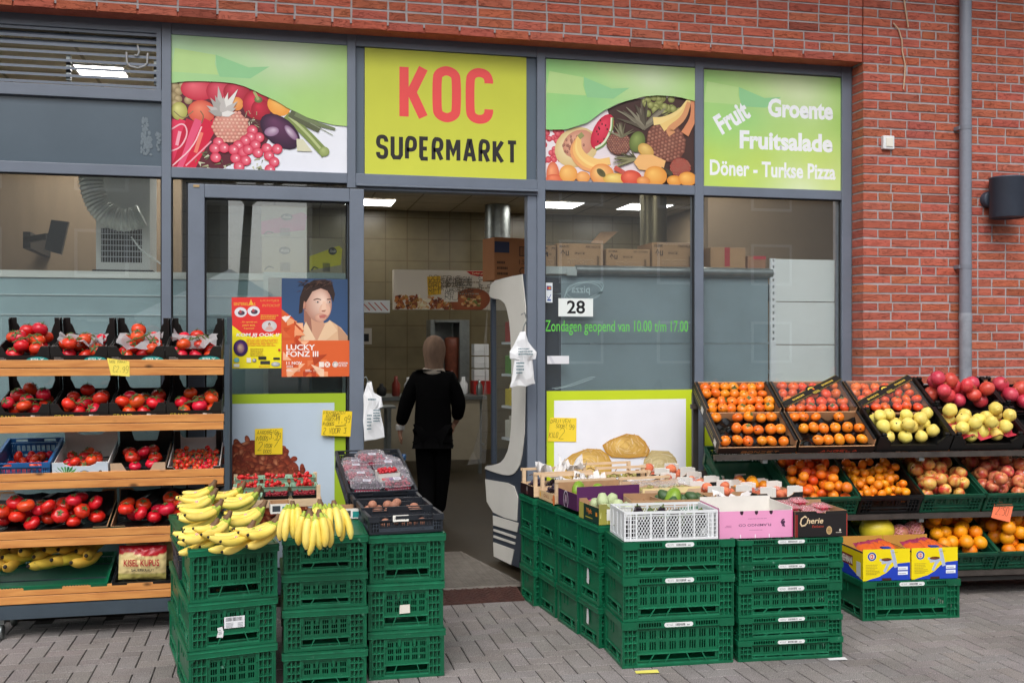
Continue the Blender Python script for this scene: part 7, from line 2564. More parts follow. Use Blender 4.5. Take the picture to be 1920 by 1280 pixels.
for row, cols in ((0, (0, 1)), (1, (0, 1, 2))):
 for c in cols:
  M, w, d = tier1(c, row)
  lab = {(0, 0): 'persimmon box at the lower left of the top tier', (0, 1): 'persimmon box just left of the quinces', (1, 0): 'persimmon box at the upper left of the top tier',
    (1, 1): 'black banded persimmon box nearer the door', (1, 2): 'black banded persimmon box beside the pomegranates'}[(row, c)]
  dark_box(M, w, d, .088, lab, p_black('BONZET' if c == 0 else 'ANGELA', '#c8452c' if c else '#a86a3a') if row == 0 else None)
  spacer(M, w, d, .035, 'shiny black moulded liner in the ' + lab, seed=c + 10 * row)
  rr = random.Random(90 + c + 10 * row)
  if row == 1 and c > 0:
   n, r_, k, g_ = 25, .0335, 'sharon_fruit', (6, 4)
  else:
   n, r_, k, g_ = (21 if row else 14), .0345, 'persimmon', (7, 4) if row else (6, 3)
  pts = []
  for j in range(g_[1]):
   for i in range(g_[0]):
    if row == 0 and rr.random() < .12:
     continue
    pts.append((.04 + (w - .08) * (i + .5 * (j % 2) * .6 + .2) / (g_[0] - .4) + rr.uniform(-.008, .008), .04 + (d - .075) * j / (g_[1] - 1) + rr.uniform(-.008, .008), .035 + r_ * .7 + rr.uniform(0, .012), r_ * rr.uniform(.93, 1.06)))
  pts = [p for p in pts if p[0] < w - .03]
  fruits(k, M, None, 0, n, r_, 'orange %s in the %s' % ('persimmon' if k[0] == 'p' else 'small persimmon', lab), 'persimmon', 'persimmons in the ' + lab, 90 + c + 5 * row, up=1.1, flip=.85, spots=pts)
  if row == 1 and c > 0:
   fl = Flat()
   bw_ = .055
   L_ = math.hypot(w, d)
   fl.rect(0, 0, L_ * .98, bw_, '#191513')
   fl.rect(0, bw_ * .04, L_ * .98, bw_ * .07, '#b59a3c'); fl.rect(0, bw_ * .93, L_ * .98, bw_ * .96, '#b59a3c')
   fl.text('SHARONI', L_ * .14, bw_ * .36, L_ * .2, bw_ * .28, '#c9a93c', .03); fl.text('SHARONI', L_ * .66, bw_ * .36, L_ * .2, bw_ * .28, '#c9a93c', .03)
   fl.ell(L_ * .5, bw_ * .5, .052, .046, '#191513', n=24)
   for q in range(5):
    fl.stroke([(L_ * .47 + .012 * q, bw_ * .25), (L_ * .46 + .013 * q, bw_ * .0), (L_ * .47 + .014 * q, -bw_ * .12)], .005, '#d0b040')
   fl.ell(L_ * .5, bw_ * .75, .028, .018, '#d0b040', n=14, a0=0, a1=180)
   ang = math.atan2(d, w)
   tag(fl.build('printed_band', M_PAPER, None, M @ TM((.01 + bw_ * .5 * math.sin(ang), .01, .0985), ang) @ TM((0, 0, 0), 0, R(-90)), cols=True), 'black and gold paper band lying across the ' + lab, 'paper band', 'paper bands over the persimmons')
   mb = MB(); mb.add([(.01, .01, .0955), (w - .01, .01, .0955), (w - .01, d - .01, .0955), (.01, d - .01, .0955)], [(0, 1, 2, 3)])
   tag(mb.build('cover_film', mat_glass('cover_film', (.97, .97, .97), 1.35, .05, .04, (.8, .8, .8), wav=12), None, M), 'clear film stretched over the ' + lab, 'film', 'clear films over the persimmons')
# black crates of quinces and pomegranates
def black_tray(M, w, d, h, label):
 t = thing('plastic_crate', label, 'crate', M, 'black plastic crates on the rack')
 for T, W, nm_ in ((None, w, 'front_panel'), (TM((w, d, 0), R(180)), w, 'back_panel')):
  mb = MB(T)
  mb.prism([(0, 0), (W, 0), (W, h), (W - .05, h), (W - .085, h * .45), (.085, h * .45), (.05, h), (0, h)], .006, 0)
  for x, s_ in ((.03, 1), (W - .03, -1)):
   mb.bar((x, .003, h + .004), (x + .055 * s_, .003, h * .55), .012, .012, (0, 1, 0))
  mb.box(.085, W - .085, -.004, .008, h * .45 - .008, h * .45)
  mb.build(nm_, M_BLACKC, t)
 for T in (TM((0, d, 0), R(-90)), TM((w, 0, 0), R(90))):
  mb = MB(T)
  mb.perf(.006, d - .006, 0, h, slots(.03, d - .03, .02, h - .02, 4, 2, 2, .2), .0005, .005)
  mb.box(.006, d - .006, -.006, .010, h + .0002, h + .010)
  mb.build('side_panel', M_BLACKC, t)
 mb = MB(); mb.box(.006, w - .006, .006, d - .006, .001, .006); mb.build('base_panel', M_BLACKC, t)
 for x in (.02, w - .05):
  for y in (.01, d - .03):
   mb = MB(); mb.box(x, x + .03, y, y + .02, h * .5, h + .014); mb.build('corner_lug', M_BLACKC, t, bevel=.004)
 return t
for row, c, kind, n, r_, lab, cat, what in ((0, 2, 'quince', 20, .041, 'black plastic crate of yellow quinces beside the persimmons', 'quince', 'yellow quince'), (0, 3, 'quince', 20, .043, 'black plastic crate of yellow quinces on red paper', 'quince', 'yellow quince'),
          (1, 3, 'pomegranate', 15, .049, 'black plastic crate of red pomegranates before the downpipe', 'pomegranate', 'red pomegranate'), (1, 4, 'pomegranate', 11, .050, 'black plastic crate of pomegranates at the right edge, upper row', 'pomegranate', 'dull red pomegranate'),
          (0, 4, 'pomegranate', 11, .05, 'black plastic crate of pomegranates at the right edge, lower row', 'pomegranate', 'pink red pomegranate')):
 M, w, d = tier1(c, row)
 w -= .01
 black_tray(M, w, d, .11, lab)
 if row == 0 and c == 3:
  tissue(M @ TM((.03, .04, .035)), w - .06, d - .08, 'crumpled red paper under the quinces', 33, None, h=.05, mat_=mat('red_paper', '#c43a4a', .6))
 fruits(kind, M, (.02, w - .02, .03, d - .02), .02, n, r_, what + ' in the ' + lab, cat, cat + ' in the ' + lab, 110 + c + 7 * row, up=1.4, flip=.25, slope=.0)
# second tier: deep crates
t2 = (.07, .474, .88, 1.284, 1.70, 2.11)
spec = [('orange', 17, .036, M_GREEN_DK, 'nearly empty green crate of oranges at the left of the middle tier', 'orange', 'orange', .0, .25),
  ('mandarin', 62, .033, M_GREEN_DK, 'dark green crate heaped with reddish mandarins on the middle tier', 'mandarin', 'reddish mandarin', .0, .5),
  ('clementine', 64, .0275, M_BLACKC, 'black crate of small clementines on the middle tier', 'clementine', 'small clementine', .0, .40),
  ('apple', 36, .041, M_GREEN_DK, 'green crate of apples left of the orange price card', 'apple', 'red and yellow apple', 0, .5),
  ('dark_apple', 36, .041, M_GREEN_DK, 'green crate of apples behind the orange price card', 'apple', 'darker red apple', 0, .5),
  ('dark_apple', 10, .041, M_GREEN_DK, 'dark green crate cut by the right edge on the middle tier', 'apple', 'red apple', 0, .3)]
for x, (k, n, r_, m_, lab, cat, what, fl_, dep) in zip(t2, spec):
 M = RM(x, .004, ZR[1] + .003, 0, TL[1])
 crate('plastic_crate', M, .398, .56, .13, 'short', lab, 'sloping crates on the rack', m_)
 fruits(k, M, (.02, .378, .022, dep), .02 if k in ('orange',) else .045, n, r_, what + ' in the ' + lab, cat, cat + 's in the ' + lab, 130 + int(x * 10), up=1.5, flip=.3, slope=.05)
# bottom tier
t3 = (.54, .96, 1.375, 1.785, 2.19)
for x, lab in zip(t3, ('dark green crate at the left of the bottom tier behind the crate stack', 'dark green crate of melons and netted mangoes on the bottom tier', 'dark green crate of oranges behind the yellow boxes', 'dark green crate of oranges at the lower right', 'dark green crate cut by the right edge on the bottom tier')):
 M = RM(x, .004, ZR[2] + .003, 0, TL[2])
 crate('plastic_crate', M, .398, .56, .13, 'short', lab, 'sloping crates on the rack', M_GREEN_DK)
 if 'oranges' in lab:
  fruits('orange', M, (.02, .378, .022, .50), .045, 34, .043, 'bright orange in the ' + lab, 'orange', 'oranges in the ' + lab, 150 + int(x * 10), up=1.5, flip=.3, slope=.05)
 elif 'right edge' in lab:
  fruits('orange', M, (.02, .378, .022, .4), .03, 12, .043, 'bright orange in the ' + lab, 'orange', 'oranges in the ' + lab, 160, up=1.5, slope=.05)
 elif 'melons' in lab:
  M_MEL = mat('honeydew_skin', '#e5cf34', .4, noise=.06, scale=5, bump=.06, bscale=30)
  for q, (mx_, my_, mz_) in enumerate(((.10, .20, .17), (.07, .40, .16))):
   mb = MB(); mb.lathe([(r * .085, z * .085) for r, z in sphere_prof(14, 1.25)], 24)
   tag(mb.build('melon', M_MEL, None, M @ TM((mx_, my_, mz_), .3, R(80), R(60))), ['smooth yellow melon at the front of the bottom tier', 'yellow melon behind the first on the bottom tier'][q], 'melon')
  M_NET = mat('pink_foam_net', '#e8a0a8', .6); M_RM = mat('red_mango_skin', '#b8566a', .4, noise=.2, scale=3, c2='#b58a4a', gen=True)
  for q, (mx_, my_, mz_) in enumerate(((.24, .18, .15), (.345, .20, .16), (.33, .33, .22), (.22, .35, .17))):
   T = M @ TM((mx_, my_, mz_), .4 * q, R(40), R(20))
   t = thing('netted_mango', ['red mango in a pink foam net beside the yellow melon', 'red mango in a pink foam net at the front right of the melon crate', 'red mango in a pink foam net, topmost in the melon crate', 'red mango in a pink foam net at the back of the melon crate'][q], 'mango', T, 'netted mangoes')
   mb = MB(); mb.lathe([(r * .054, z * .054) for r, z in sphere_prof(12, 1.2)], 18); mb.build('fruit', M_RM, t)
   mb = MB()
   for s_ in (1, -1):
    for a in range(12):
     pts = []
     for i in range(9):
      u = -.85 + 1.7 * i / 8
      an = a * math.pi / 6 + s_ * u * 1.3
      rr_ = .0555 * math.sqrt(max(.05, 1 - u * u * .93))
      pts.append((rr_ * math.cos(an), rr_ * math.sin(an), u * .0655))
     mb.tube(pts, .0022, 4, cap=False)
   mb.build('foam_net', M_NET, t)
# orange price card and the ticket on the mandarin side
xm = RM(1.735, -.02, ZR[1] + .06)
fl = Flat(); fl.poly([(0, 0), (.125, .006), (.128, .118), (.004, .112)], '#ef7a55'); fl.hand('2.50', .022, .03, .085, .05, '#5a2a1a', lw=.0022, rot=4); fl.hand('KILO', .012, .075, .05, .018, '#7a3a28', lw=.0015)
tag(fl.done('price_card', None, RM(1.745, -.018, ZR[1] - .035, 0, R(-8)) @ Matrix.Rotation(R(-17), 4, 'Y').inverted(), M_PAPER), 'orange handwritten price card 2.50 hanging on the fruit rack', 'price paper')

# yellow and blue date boxes on the single green crate
gg = c2w(1.982, 5.87)
GM = TM((gg.x, gg.y, .001), R(-5.1))
crate('plastic_crate', GM, .587, .36, .222, 'long', 'single tall green crate on the paving under the yellow and blue boxes', GR, strip=True)
def p_date(fl, w, h):
 fl.rect(0, 0, w, h, '#ecd60c')
 pts = [(0, 0), (w * .06, 0), (w * .16, h * .05), (w * .34, h * .12), (w * .5, h * .25), (w * .62, h * .42), (w * .75, h * .53), (w, h * .56), (w, 0)]
 fl.poly(pts, '#1f3fb4')
 fl.ell(w * .19, h * .77, w * .095, h * .145, '#e9e0c0', n=24, hx=0, hy=0); fl.ell(w * .19, h * .77, w * .09, h * .138, '#27489c', n=24, hx=0, hy=0); fl.ell(w * .19, h * .77, w * .058, h * .09, '#e9dcd0', n=20, hx=0, hy=0); fl.ell(w * .19, h * .77, w * .045, h * .07, '#c8402e', n=16, hx=0, hy=0); fl.text('31', w * .155, h * .735, w * .07, h * .07, '#f0e6d8', .03)
 G = '#aeb9d2'
 fl.stroke([(w * .62, h * .96), (w * .66, h * .70), (w * .70, h * .42)], w * .075, G); fl.stroke([(w * .36, h * .66), (w * .66, h * .60)], w * .05, G); fl.stroke([(w * .58, h * .58), (w * .52, h * .48), (w * .46, h * .28)], w * .06, G); fl.stroke([(w * .40, h * .56), (w * .52, h * .58)], w * .045, G)
 fl.ell(w * .50, h * .665, w * .11, h * .05, '#5a2a14', n=18); fl.ell(w * .49, h * .67, w * .1, h * .035, '#8a4a22', '#5a2a14', n=14)
 fl.lines(w * .06, h * .20, w * .30, h * .34, 7, '#b8a424', 5); fl.lines(w * .62, h * .88, w * .16, h * .04, 1, '#b8a424', 3)
 for y in (.17, .32):
  fl.rect(w * .74, h * y, w * .95, h * (y + .11), '#e4e8f2'); fl.lines(w * .755, h * (y + .03), w * .17, h * .05, 1, '#8a8f9a', 6)
 fl.rect(w * .40, 0, w * .60, h * .08, '#3a2018')
def s_date(fl, w, h):
 fl.rect(0, 0, w, h, '#e8cf10'); fl.poly([(0, 0), (w, 0), (w * .7, h * .18), (w * .5, h * .3), (w * .3, h * .62), (0, h * .7)], '#1f3fb4'); fl.rect(w * .16, h * .36, w * .62, h * .72, '#7a1f2c'); fl.text('MEHMANI', w * .18, h * .42, w * .42, h * .24, '#f0e9e0', .04); fl.rect(w * .76, h * .1, w * .92, h * .6, '#dcdfe2')
 fl.rect(0, h * .94, w, h, '#3a1f4a')
for k in range(2):
 bw2 = .283
 M = GM @ TM((.004 + k * (bw2 + .010), .004, .2245), R(.6 * k))
 t = tray('date_box', M, bw2, .33, .178, ['yellow and blue cardboard date box at the left on the single green crate', 'yellow and blue cardboard date box at the right on the single green crate'][k], 'yellow and blue boxes', mat('yellow_card', '#e6cf12', .5), mat('inner_card', '#c08a3a', .7), dip=.0, hb=.192, hs=.165, prn=p_date, side_prn=s_date)
 mb = MB(); mb.box(bw2 * .42, bw2 * .6, .001, .035, .1785, .186); mb.build('blue_tab', mat('blue_card', '#1f3a9a', .5), t)
 for q in range(3):
  pw_ = pillow(.12, .16, .05, 10, 10, 20 + q + 5 * k)
  bag_paint(pw_, .12, .16, lambda u, v: '#d9622e' if v < .7 else '#a83a5c')
  o = pw_.build('sweet_bag', mat_print('orange_film', .25), None, M @ TM((.02 + .08 * q, .05 + .03 * q, .135), R(-6 + 9 * q), R(-75)), cols=True)
  tag(o, 'orange foil bag lying in the %s yellow and blue box' % ['left', 'right'][k], 'bag', 'orange bags in the %s box' % ['left', 'right'][k])
# ------------------------------------------------------------------ shop interior
def mat_tiles(name, c, c2, size, grout, rough=.4, gw=.006, axes='xz'):
 m, N, L, B = nodes(name)
 tc = N.new('ShaderNodeTexCoord')
 sp = N.new('ShaderNodeSeparateXYZ'); cb = N.new('ShaderNodeCombineXYZ')
 L.new(tc.outputs['Object'], sp.inputs[0])
 L.new(sp.outputs['XYZ'.index(axes[0].upper())], cb.inputs[0]); L.new(sp.outputs['XYZ'.index(axes[1].upper())], cb.inputs[1])
 bt = N.new('ShaderNodeTexBrick')
 bt.offset = 0; bt.squash = 1
 bt.inputs['Scale'].default_value = 1
 bt.inputs['Brick Width'].default_value = size; bt.inputs['Row Height'].default_value = size; bt.inputs['Mortar Size'].default_value = gw
 bt.inputs['Color1'].default_value = (*lin(c), 1); bt.inputs['Color2'].default_value = (*lin(c2), 1); bt.inputs['Mortar'].default_value = (*lin(grout), 1)
 L.new(cb.outputs[0], bt.inputs['Vector'])
 nz = N.new('ShaderNodeTexNoise'); nz.inputs['Scale'].default_value = 6; nz.inputs['Detail'].default_value = 8
 L.new(tc.outputs['Object'], nz.inputs['Vector'])
 mr = N.new('ShaderNodeMapRange'); mr.inputs['To Min'].default_value = .75; mr.inputs['To Max'].default_value = 1.25
 L.new(nz.outputs['Fac'], mr.inputs['Value'])
 vm = N.new('ShaderNodeVectorMath'); vm.operation = 'SCALE'
 L.new(bt.outputs['Color'], vm.inputs[0]); L.new(mr.outputs[0], vm.inputs['Scale'])
 L.new(vm.outputs[0], B.inputs['Base Color'])
 B.inputs['Roughness'].default_value = rough
 return m
YB, ZC, ZF = 8.07, 3.40, .055
XI0, XI1 = -3.38, 5.6
mb = MB(); mb.box(XI0, XI1, .0, YB, -.1, ZF)
structure(mb.build('floor', mat_tiles('dark_floor_tiles', '#30291f', '#29231b', .6, '#332c25', .35, .005, 'xy')))
mb = MB(); mb.box(XI0, XI1, .24, YB, ZC, ZC + .05)
structure(mb.build('ceiling', mat_tiles('ceiling_tiles', '#b3a78f', '#aea28a', .6, '#7d735f', .8, .012, 'xy')))
mb = MB(); mb.box(XI0, XI1, YB, YB + .05, ZF, ZC)
tag(mb.build('tiled_wall', mat_tiles('beige_wall_tiles', '#746a50', '#6d644c', .3, '#5c5038', .3, .007)), 'beige tiled wall at the back of the shop', 'wall')
mb = MB(); mb.box(XI0 - .05, XI0, .24, YB, ZF, ZC)
tag(mb.build('plaster_wall', mat('beige_plaster', '#9c8a70', .8, noise=.06, scale=3)), 'beige plaster wall at the left of the shop', 'wall')
mb = MB(); mb.box(XI1, XI1 + .05, .24, YB, ZF, ZC)
tag(mb.build('plaster_wall', mat('tan_plaster', '#8f7c64', .8, noise=.06, scale=3)), 'tan plaster wall at the right of the shop', 'wall')
# partition with brown panels behind the left window
mb = MB(); mb.box(XI0 + .01, -.75, 2.6, 2.7, ZF, ZC - .01)
tag(mb.build('partition_wall', mat('brown_panelling', '#a08a70', .7, noise=.1, scale=2, stretch=(4, 1, .6))), 'brown partition behind the white air cooler, seen through the left window', 'wall')
mb = MB(); mb.box(3.6, XI1 - .01, 1.9, 1.98, ZF, ZC - .01)
tag(mb.build('partition_wall', mat('taupe_panel', '#b09a80', .7, noise=.08, scale=2)), 'taupe partition behind the white shelving, seen through the last window', 'wall')

M_LIGHT = mat_emit('led_panel', (1.0, .96, .90), 11)
def lamp_panel(x, y, label, s=.6):
 t = thing('ceiling_light', label, 'ceiling light', TM((x, y, ZC - .012)), 'ceiling lights in the shop')
 mb = MB(); mb.box(-s / 2, s / 2, -s / 2, s / 2, 0, .008); mb.build('diffuser', M_LIGHT, t)
 mb = MB()
 for q in ((-s / 2 - .015, s / 2 + .015, -s / 2 - .015, -s / 2 - .001), (-s / 2 - .015, s / 2 + .015, s / 2 + .001, s / 2 + .015), (-s / 2 - .015, -s / 2 - .001, -s / 2, s / 2), (s / 2 + .001, s / 2 + .015, -s / 2, s / 2)):
  mb.box(q[0], q[1], q[2], q[3], -.004, .010)
 mb.build('frame', M_WHITEP, t)
a = on_z(737, 379, ZC); lamp_panel(a.x - .30, a.y, 'lit square ceiling panel at the left of the doorway')
a = on_z(1084, 384, ZC); lamp_panel(a.x - .30, a.y, 'lit square ceiling panel seen at the top of the window with the number')
a = on_z(186, 124, ZC); lamp_panel(a.x, a.y + .1, 'lit square ceiling panel seen through the louvre', .3)
a = on_z(1182, 386, ZC); lamp_panel(a.x + .2, a.y, 'lit square ceiling panel seen high in the window near the tall duct')

lamp_panel(1.6, 4.4, 'lit square ceiling panel added out of view above the shop floor, left one')  # this panel and the next are unseen, added to brighten the menu board
lamp_panel(3.0, 4.4, 'lit square ceiling panel added out of view above the shop floor, right one')

lamp_panel(-1.3, 2.0, 'lit square ceiling panel added out of view above the brown partition, farther left')  # two unseen panels added to brighten the room behind the left window
lamp_panel(-.1, 2.0, 'lit square ceiling panel added out of view above the brown partition, farther right')
lamp_panel(3.3, 1.2, 'lit square ceiling panel added out of view above the white shelving')  # unseen as well, added to lighten what shows through the last window

# menu board and doner counter
t = thing('menu_board', 'white menu light box reading Turkse pizza above the counter', 'menu board')
YM = 6.9
a, b = on_y(738, 580, YM), on_y(920, 508, YM)
mb = MB(); mb.box(a.x, b.x + .25, YM, YM + .14, a.z, b.z); mb.build('cabinet', mat('menu_white', '#d9cfc0', .5), t)
fl = Flat(clip=(a.x, b.x + .25, a.z, b.z))
Q = lambda px, py: (on_y(px, py, YM).x, on_y(px, py, YM).z)
q = lambda x, y: Q(660 + x / 3.555, 340 + y / 3.555)
rr = random.Random(31)
for k in range(240):
 x, y = rr.uniform(290, 690), rr.uniform(765, 848)
 if x > 470 and y < 790 and rr.random() < .8:
  continue
 c = ['#8f4a2a', '#c2622e', '#5a2f1c', '#b5893e', '#7a3a22', '#cf8a4a']
 if 440 < x < 520: c = ['#e3d9b0', '#cfa06a', '#e9e0c8']
 fl.ell(*q(x, y), rr.uniform(.015, .045), rr.uniform(.01, .022), rr.choice(c), rr.choice(c), rr.uniform(0, 180), n=8)
fl.ell(*q(790, 795), .26, .16, '#b5653a', '#8a4526', 8, n=24)
for k in range(60):
 x, y = rr.uniform(735, 850), rr.uniform(765, 830)
 fl.ell(*q(x, y), .025, .016, rr.choice(['#6b7a3a', '#c98a4a', '#7a3f22', '#d9b07a']), n=7)
def T(s, x0, yb, x1, yt, c, bold=.01):
 u, v = q(x0, yb); fl.text(s, u, v, q(x1, yb)[0] - u, q(x0, yt)[1] - v, c, bold)
fl.poly([q(760, 598), q(905, 598), q(905, 634), q(840, 634), q(790, 622)], '#b8281f'); T('Turkse pizza', 798, 624, 894, 606, '#e9c9a0')
for y in (660, 698, 737):
 T('Turkse Pizza', 710, y, 797, y - 14, '#5a524a'); fl.lines(*q(710, y + 16), .45, .04, 1, '#a0917c', y)
fl.poly([q(500, 635), q(590, 630), q(594, 752), q(506, 760)], '#d9ab1c')
for k, s in enumerate(('DONER 5', 'KAPSALON', 'BROODJE', 'SCHOTEL', 'MET KAAS')):
 u, v = q(510, 660 + k * 22); fl.hand(s, u, v, .42, .06, '#5a4412', lw=.006, seed=k)
for k, s in enumerate(('LAHMACUN', 'KLEINE', '4 VOOR 10', 'EURO')):
 u, v = q(628, 660 + k * 17); fl.hand(s, u, v, .34, .05, '#3a342c', lw=.005, seed=k + 5)
fl.poly([q(612, 708), q(704, 708), q(704, 803), q(612, 803)], '#ddd5c8')
for k, s in enumerate(('TURKSE PIZZA', 'MET KAAS', 'DE PAN', 'NU 3')):
 u, v = q(618, 735 + k * 18); fl.hand(s, u, v, .38, .05, '#3a342c', lw=.005, seed=k + 9)
fl.poly([q(838, 634), q(904, 634), q(904, 668), q(838, 668)], '#e4dccf')
for k, s in enumerate(('€ 3', '€ 4', '5.50')):
 u, v = q(842, 662 + k * 36); fl.hand(s, u, v, .22, .09, '#4a443a', lw=.006, seed=k + 2)
fl.done('menu_print', t, TM((0, YM - .002, 0)))
YC = 5.4
t = thing('counter', 'stainless steel counter with beige front at the back of the shop', 'counter')
a, b = on_y(700, 866, YC), on_y(905, 742, YC)
mb = MB(); mb.box(a.x - .4, b.x + .05, YC, YC + .8, b.z - .04, b.z); mb.build('worktop', M_STEEL, t)
mb = MB(); mb.box(a.x - .35, b.x - .03, YC + .02, YC + .04, a.z, b.z - .041); mb.build('front_panel', mat('beige_laminate', '#a39a86', .5, noise=.05), t)
for x in (a.x - .3, b.x - .02, b.x - .4):
 mb = MB(); mb.box(x - .02, x + .02, YC + .05, YC + .09, ZF, b.z - .042); mb.build('leg', M_STEEL, t)
mb = MB(); mb.box(b.x - .35, b.x + .03, YC + .05, YC + .7, .38, .40); mb.build('lower_shelf', M_STEEL, t)
ztop = b.z
rr = random.Random(77)
for k in range(9):
 x = on_y(690 + k * 26, 740, 5.6).x
 if 4 <= k <= 5:
  continue
 mb = MB()
 r_, h_ = rr.uniform(.035, .06), rr.uniform(.12, .3)
 mb.lathe([(r_ * .8, ztop + .001), (r_, ztop + .02), (r_, ztop + h_ * .6), (r_ * .45, ztop + h_ * .8), (r_ * .4, ztop + h_), (1e-6, ztop + h_)], 12, c=(x, 5.55 + rr.uniform(0, .2), 0))
 tag(mb.build('kitchen_bottle', [M_STEEL, M_SEAL, mat('sauce_red', '#7a2a20', .4), M_WHITEP][k % 4]), '%s kitchen bottle standing on the steel counter' % ['steel', 'black', 'red', 'white'][k % 4], 'bottle', 'bottles on the counter')
a, b = on_y(805, 700, 6.1), on_y(876, 600, 6.1)
t = thing('doner_grill', 'upright steel doner grill with a dark meat spit behind the person', 'grill')
mb = MB()
mb.box(a.x, a.x + .05, 6.0, 6.35, ztop + .001, b.z); mb.box(b.x - .12, b.x, 5.95, 6.35, ztop + .001, b.z); mb.box(a.x + .051, b.x - .121, 6.3, 6.35, ztop + .001, b.z); mb.box(a.x + .051, b.x - .121, 5.95, 6.299, b.z - .03, b.z); mb.build('housing', M_STEEL, t)
xm_ = on_y(848, 650, 6.1).x
mb = MB(); zt_, zb_ = on_y(848, 632, 6.1).z, ztop + .06
mb.lathe([(1e-6, zb_), (.07, zb_), (.085, zb_ + .1), (.105, zt_ - .12), (.10, zt_ - .02), (.06, zt_), (1e-6, zt_)], 14, lob=5, la=.06, c=(xm_, 6.1, 0)); mb.build('meat_spit', mat('doner_meat', '#6a3420', .6, noise=.35, scale=18, bump=.6, bscale=30), t)
mb = MB(); mb.tube([(xm_, 6.1, ztop + .002), (xm_, 6.1, b.z - .031)], .012, 8); mb.build('skewer', M_STEEL, t)
for k in range(3):
 for j in range(1):
  z = ztop + .16 + k * .15
  p = on_y(900, 650, 5.9)
  mb = MB(); mb.box(p.x - .09 + j * .24, p.x + .09 + j * .24, 5.8, 5.98, z, z + .135)
  mb.box(p.x - .085 + j * .24, p.x + .085 + j * .24, 5.795, 5.985, z + .06, z + .068)
  tag(mb.build('foam_box', M_WHITEP, None, bevel=.01), 'white foam food box in the stack beside the doner grill', 'box', 'foam boxes by the grill')
p = on_y(900, 670, 5.9)
mb = MB(); mb.box(p.x - .10, p.x + .14, 5.78, 6.0, ztop + .001, ztop + .155)
tag(mb.build('red_box', mat('red_carton', '#a8231f', .5)), 'red carton under the white foam boxes beside the grill', 'box')
a, b = on_y(683, 586, 6.6), on_y(731, 563, 6.6)
mb = MB(); mb.box(a.x - .6, b.x, 6.6, 7.0, a.z, b.z)
t = tag(mb.build('wall_box', M_WHITEP), 'white wall box with slanted red stripes at the left of the menu board', 'box')
fl = Flat()
for k in range(4):
 x = b.x - .34 + .075 * k
 fl.stroke([(x, b.z - .03), (x + .09, a.z + .03)], .012, '#b0453a')
fl.done('stripes', t, TM((0, 6.598, 0)))
mb = MB()
x = on_y(933, 450, 7.2).x
mb.tube([(x, 7.2, ZC - .005), (x, 7.2, 2.0)], .17, 20, cap=False)
for k in range(8):
 mb.tube([(x, 7.2, ZC - .2 - k * .16), (x, 7.2, ZC - .215 - k * .16)], .174, 20)
tag(mb.build('steel_duct', M_STEEL), 'tall round steel duct against the tiled wall beside the doorway edge', 'duct')
mb = MB()
x = on_y(1225, 400, 3.2).x
mb.tube([(x, 3.2, ZC - .005), (x, 3.2, 1.9)], .13, 20, cap=False)
tag(mb.build('steel_duct', mat('brushed_duct', '#a39a7c', .35, metal=.7)), 'round steel duct seen through the window above the brown cartons', 'duct')
t = thing('scale', 'grey shop scale on a stand at the left edge of the doorway', 'scale')
a, b = on_y(678, 690, 4.6), on_y(697, 615, 4.6)
mb = MB(); mb.box(a.x - .2, b.x, 4.6, 4.8, a.z + .25, b.z); mb.build('head', mat('grey_plastic', '#b3ada2', .5), t)
mb = MB(); mb.box(a.x - .15, b.x - .03, 4.598, 4.5995, a.z + .28, a.z + .36); mb.build('display', M_SEAL, t)
mb = MB(); mb.box(a.x - .1, a.x, 4.65, 4.75, .9, a.z + .249); mb.box(a.x - .35, a.x + .35, 4.5, 4.9, .88, .899); mb.box(a.x - .3, a.x - .26, 4.52, 4.56, ZF, .879); mb.box(a.x + .26, a.x + .3, 4.52, 4.56, ZF, .879); mb.box(a.x - .3, a.x - .26, 4.84, 4.88, ZF, .879); mb.box(a.x + .26, a.x + .3, 4.84, 4.88, ZF, .879); mb.build('stand', M_STEEL, t)

# display cooler just inside the doorway, its back to the right windows
P0, P1 = on_z(984, 1069, .10), on_z(925, 1043, .10)
cu = (P1 - P0).normalized(); cu.z = 0
cn = Vector((-cu.y, cu.x, 0))               # away from the aisle side is +X
if cn.x < 0: cn = -cn
def cpl(px, py):                             # picture point on the end panel plane -> (u, z)
 d = ray(px, py); o = Vector((0, -CD, CH))
 k = (P0 - o).dot(cn) / d.dot(cn)
 w = o + d * k
 return ((w - P0).dot(cu), w.z)
CM = Matrix.Translation((P0.x, P0.y, 0)) @ Matrix(((-cu.x, cn.x, 0, 0), (-cu.y, cn.y, 0, 0), (0, 0, 1, 0), (0, 0, 0, 1)))
# local frame: x = -u (towards the street), y into the cooler, z up
def C(pts, sm=True):
 if sm and len(pts) > 8:
  q = []
  for a, b in zip(pts, pts[1:] + pts[:1]):
   q += [(a[0] * .78 + b[0] * .22, a[1] * .78 + b[1] * .22), (a[0] * .22 + b[0] * .78, a[1] * .22 + b[1] * .78)]
  pts = q
 return [(-cpl(*p)[0], cpl(*p)[1]) for p in pts]
t = thing('display_cooler', 'open display cooler with light grey curved end panel just inside the doorway', 'cooler')
M_CGREY = mat('cooler_grey', '#cfcdc6', .45, noise=.05, scale=4); M_CDARK = mat('cooler_blue_grey', '#333b47', .45, noise=.06, scale=4)
full = [(988, 512), (955, 518), (920, 527), (916, 556), (924, 561), (938, 562), (948, 572), (956, 610), (959, 700), (959, 790), (954, 838), (942, 864), (926, 870), (909, 872), (910, 900), (911, 925), (924, 960), (925, 1044), (984, 1069)]
mb = MB(CM); mb.prism(C(full), .05, 0.004); mb.build('end_panel', M_CDARK, t)
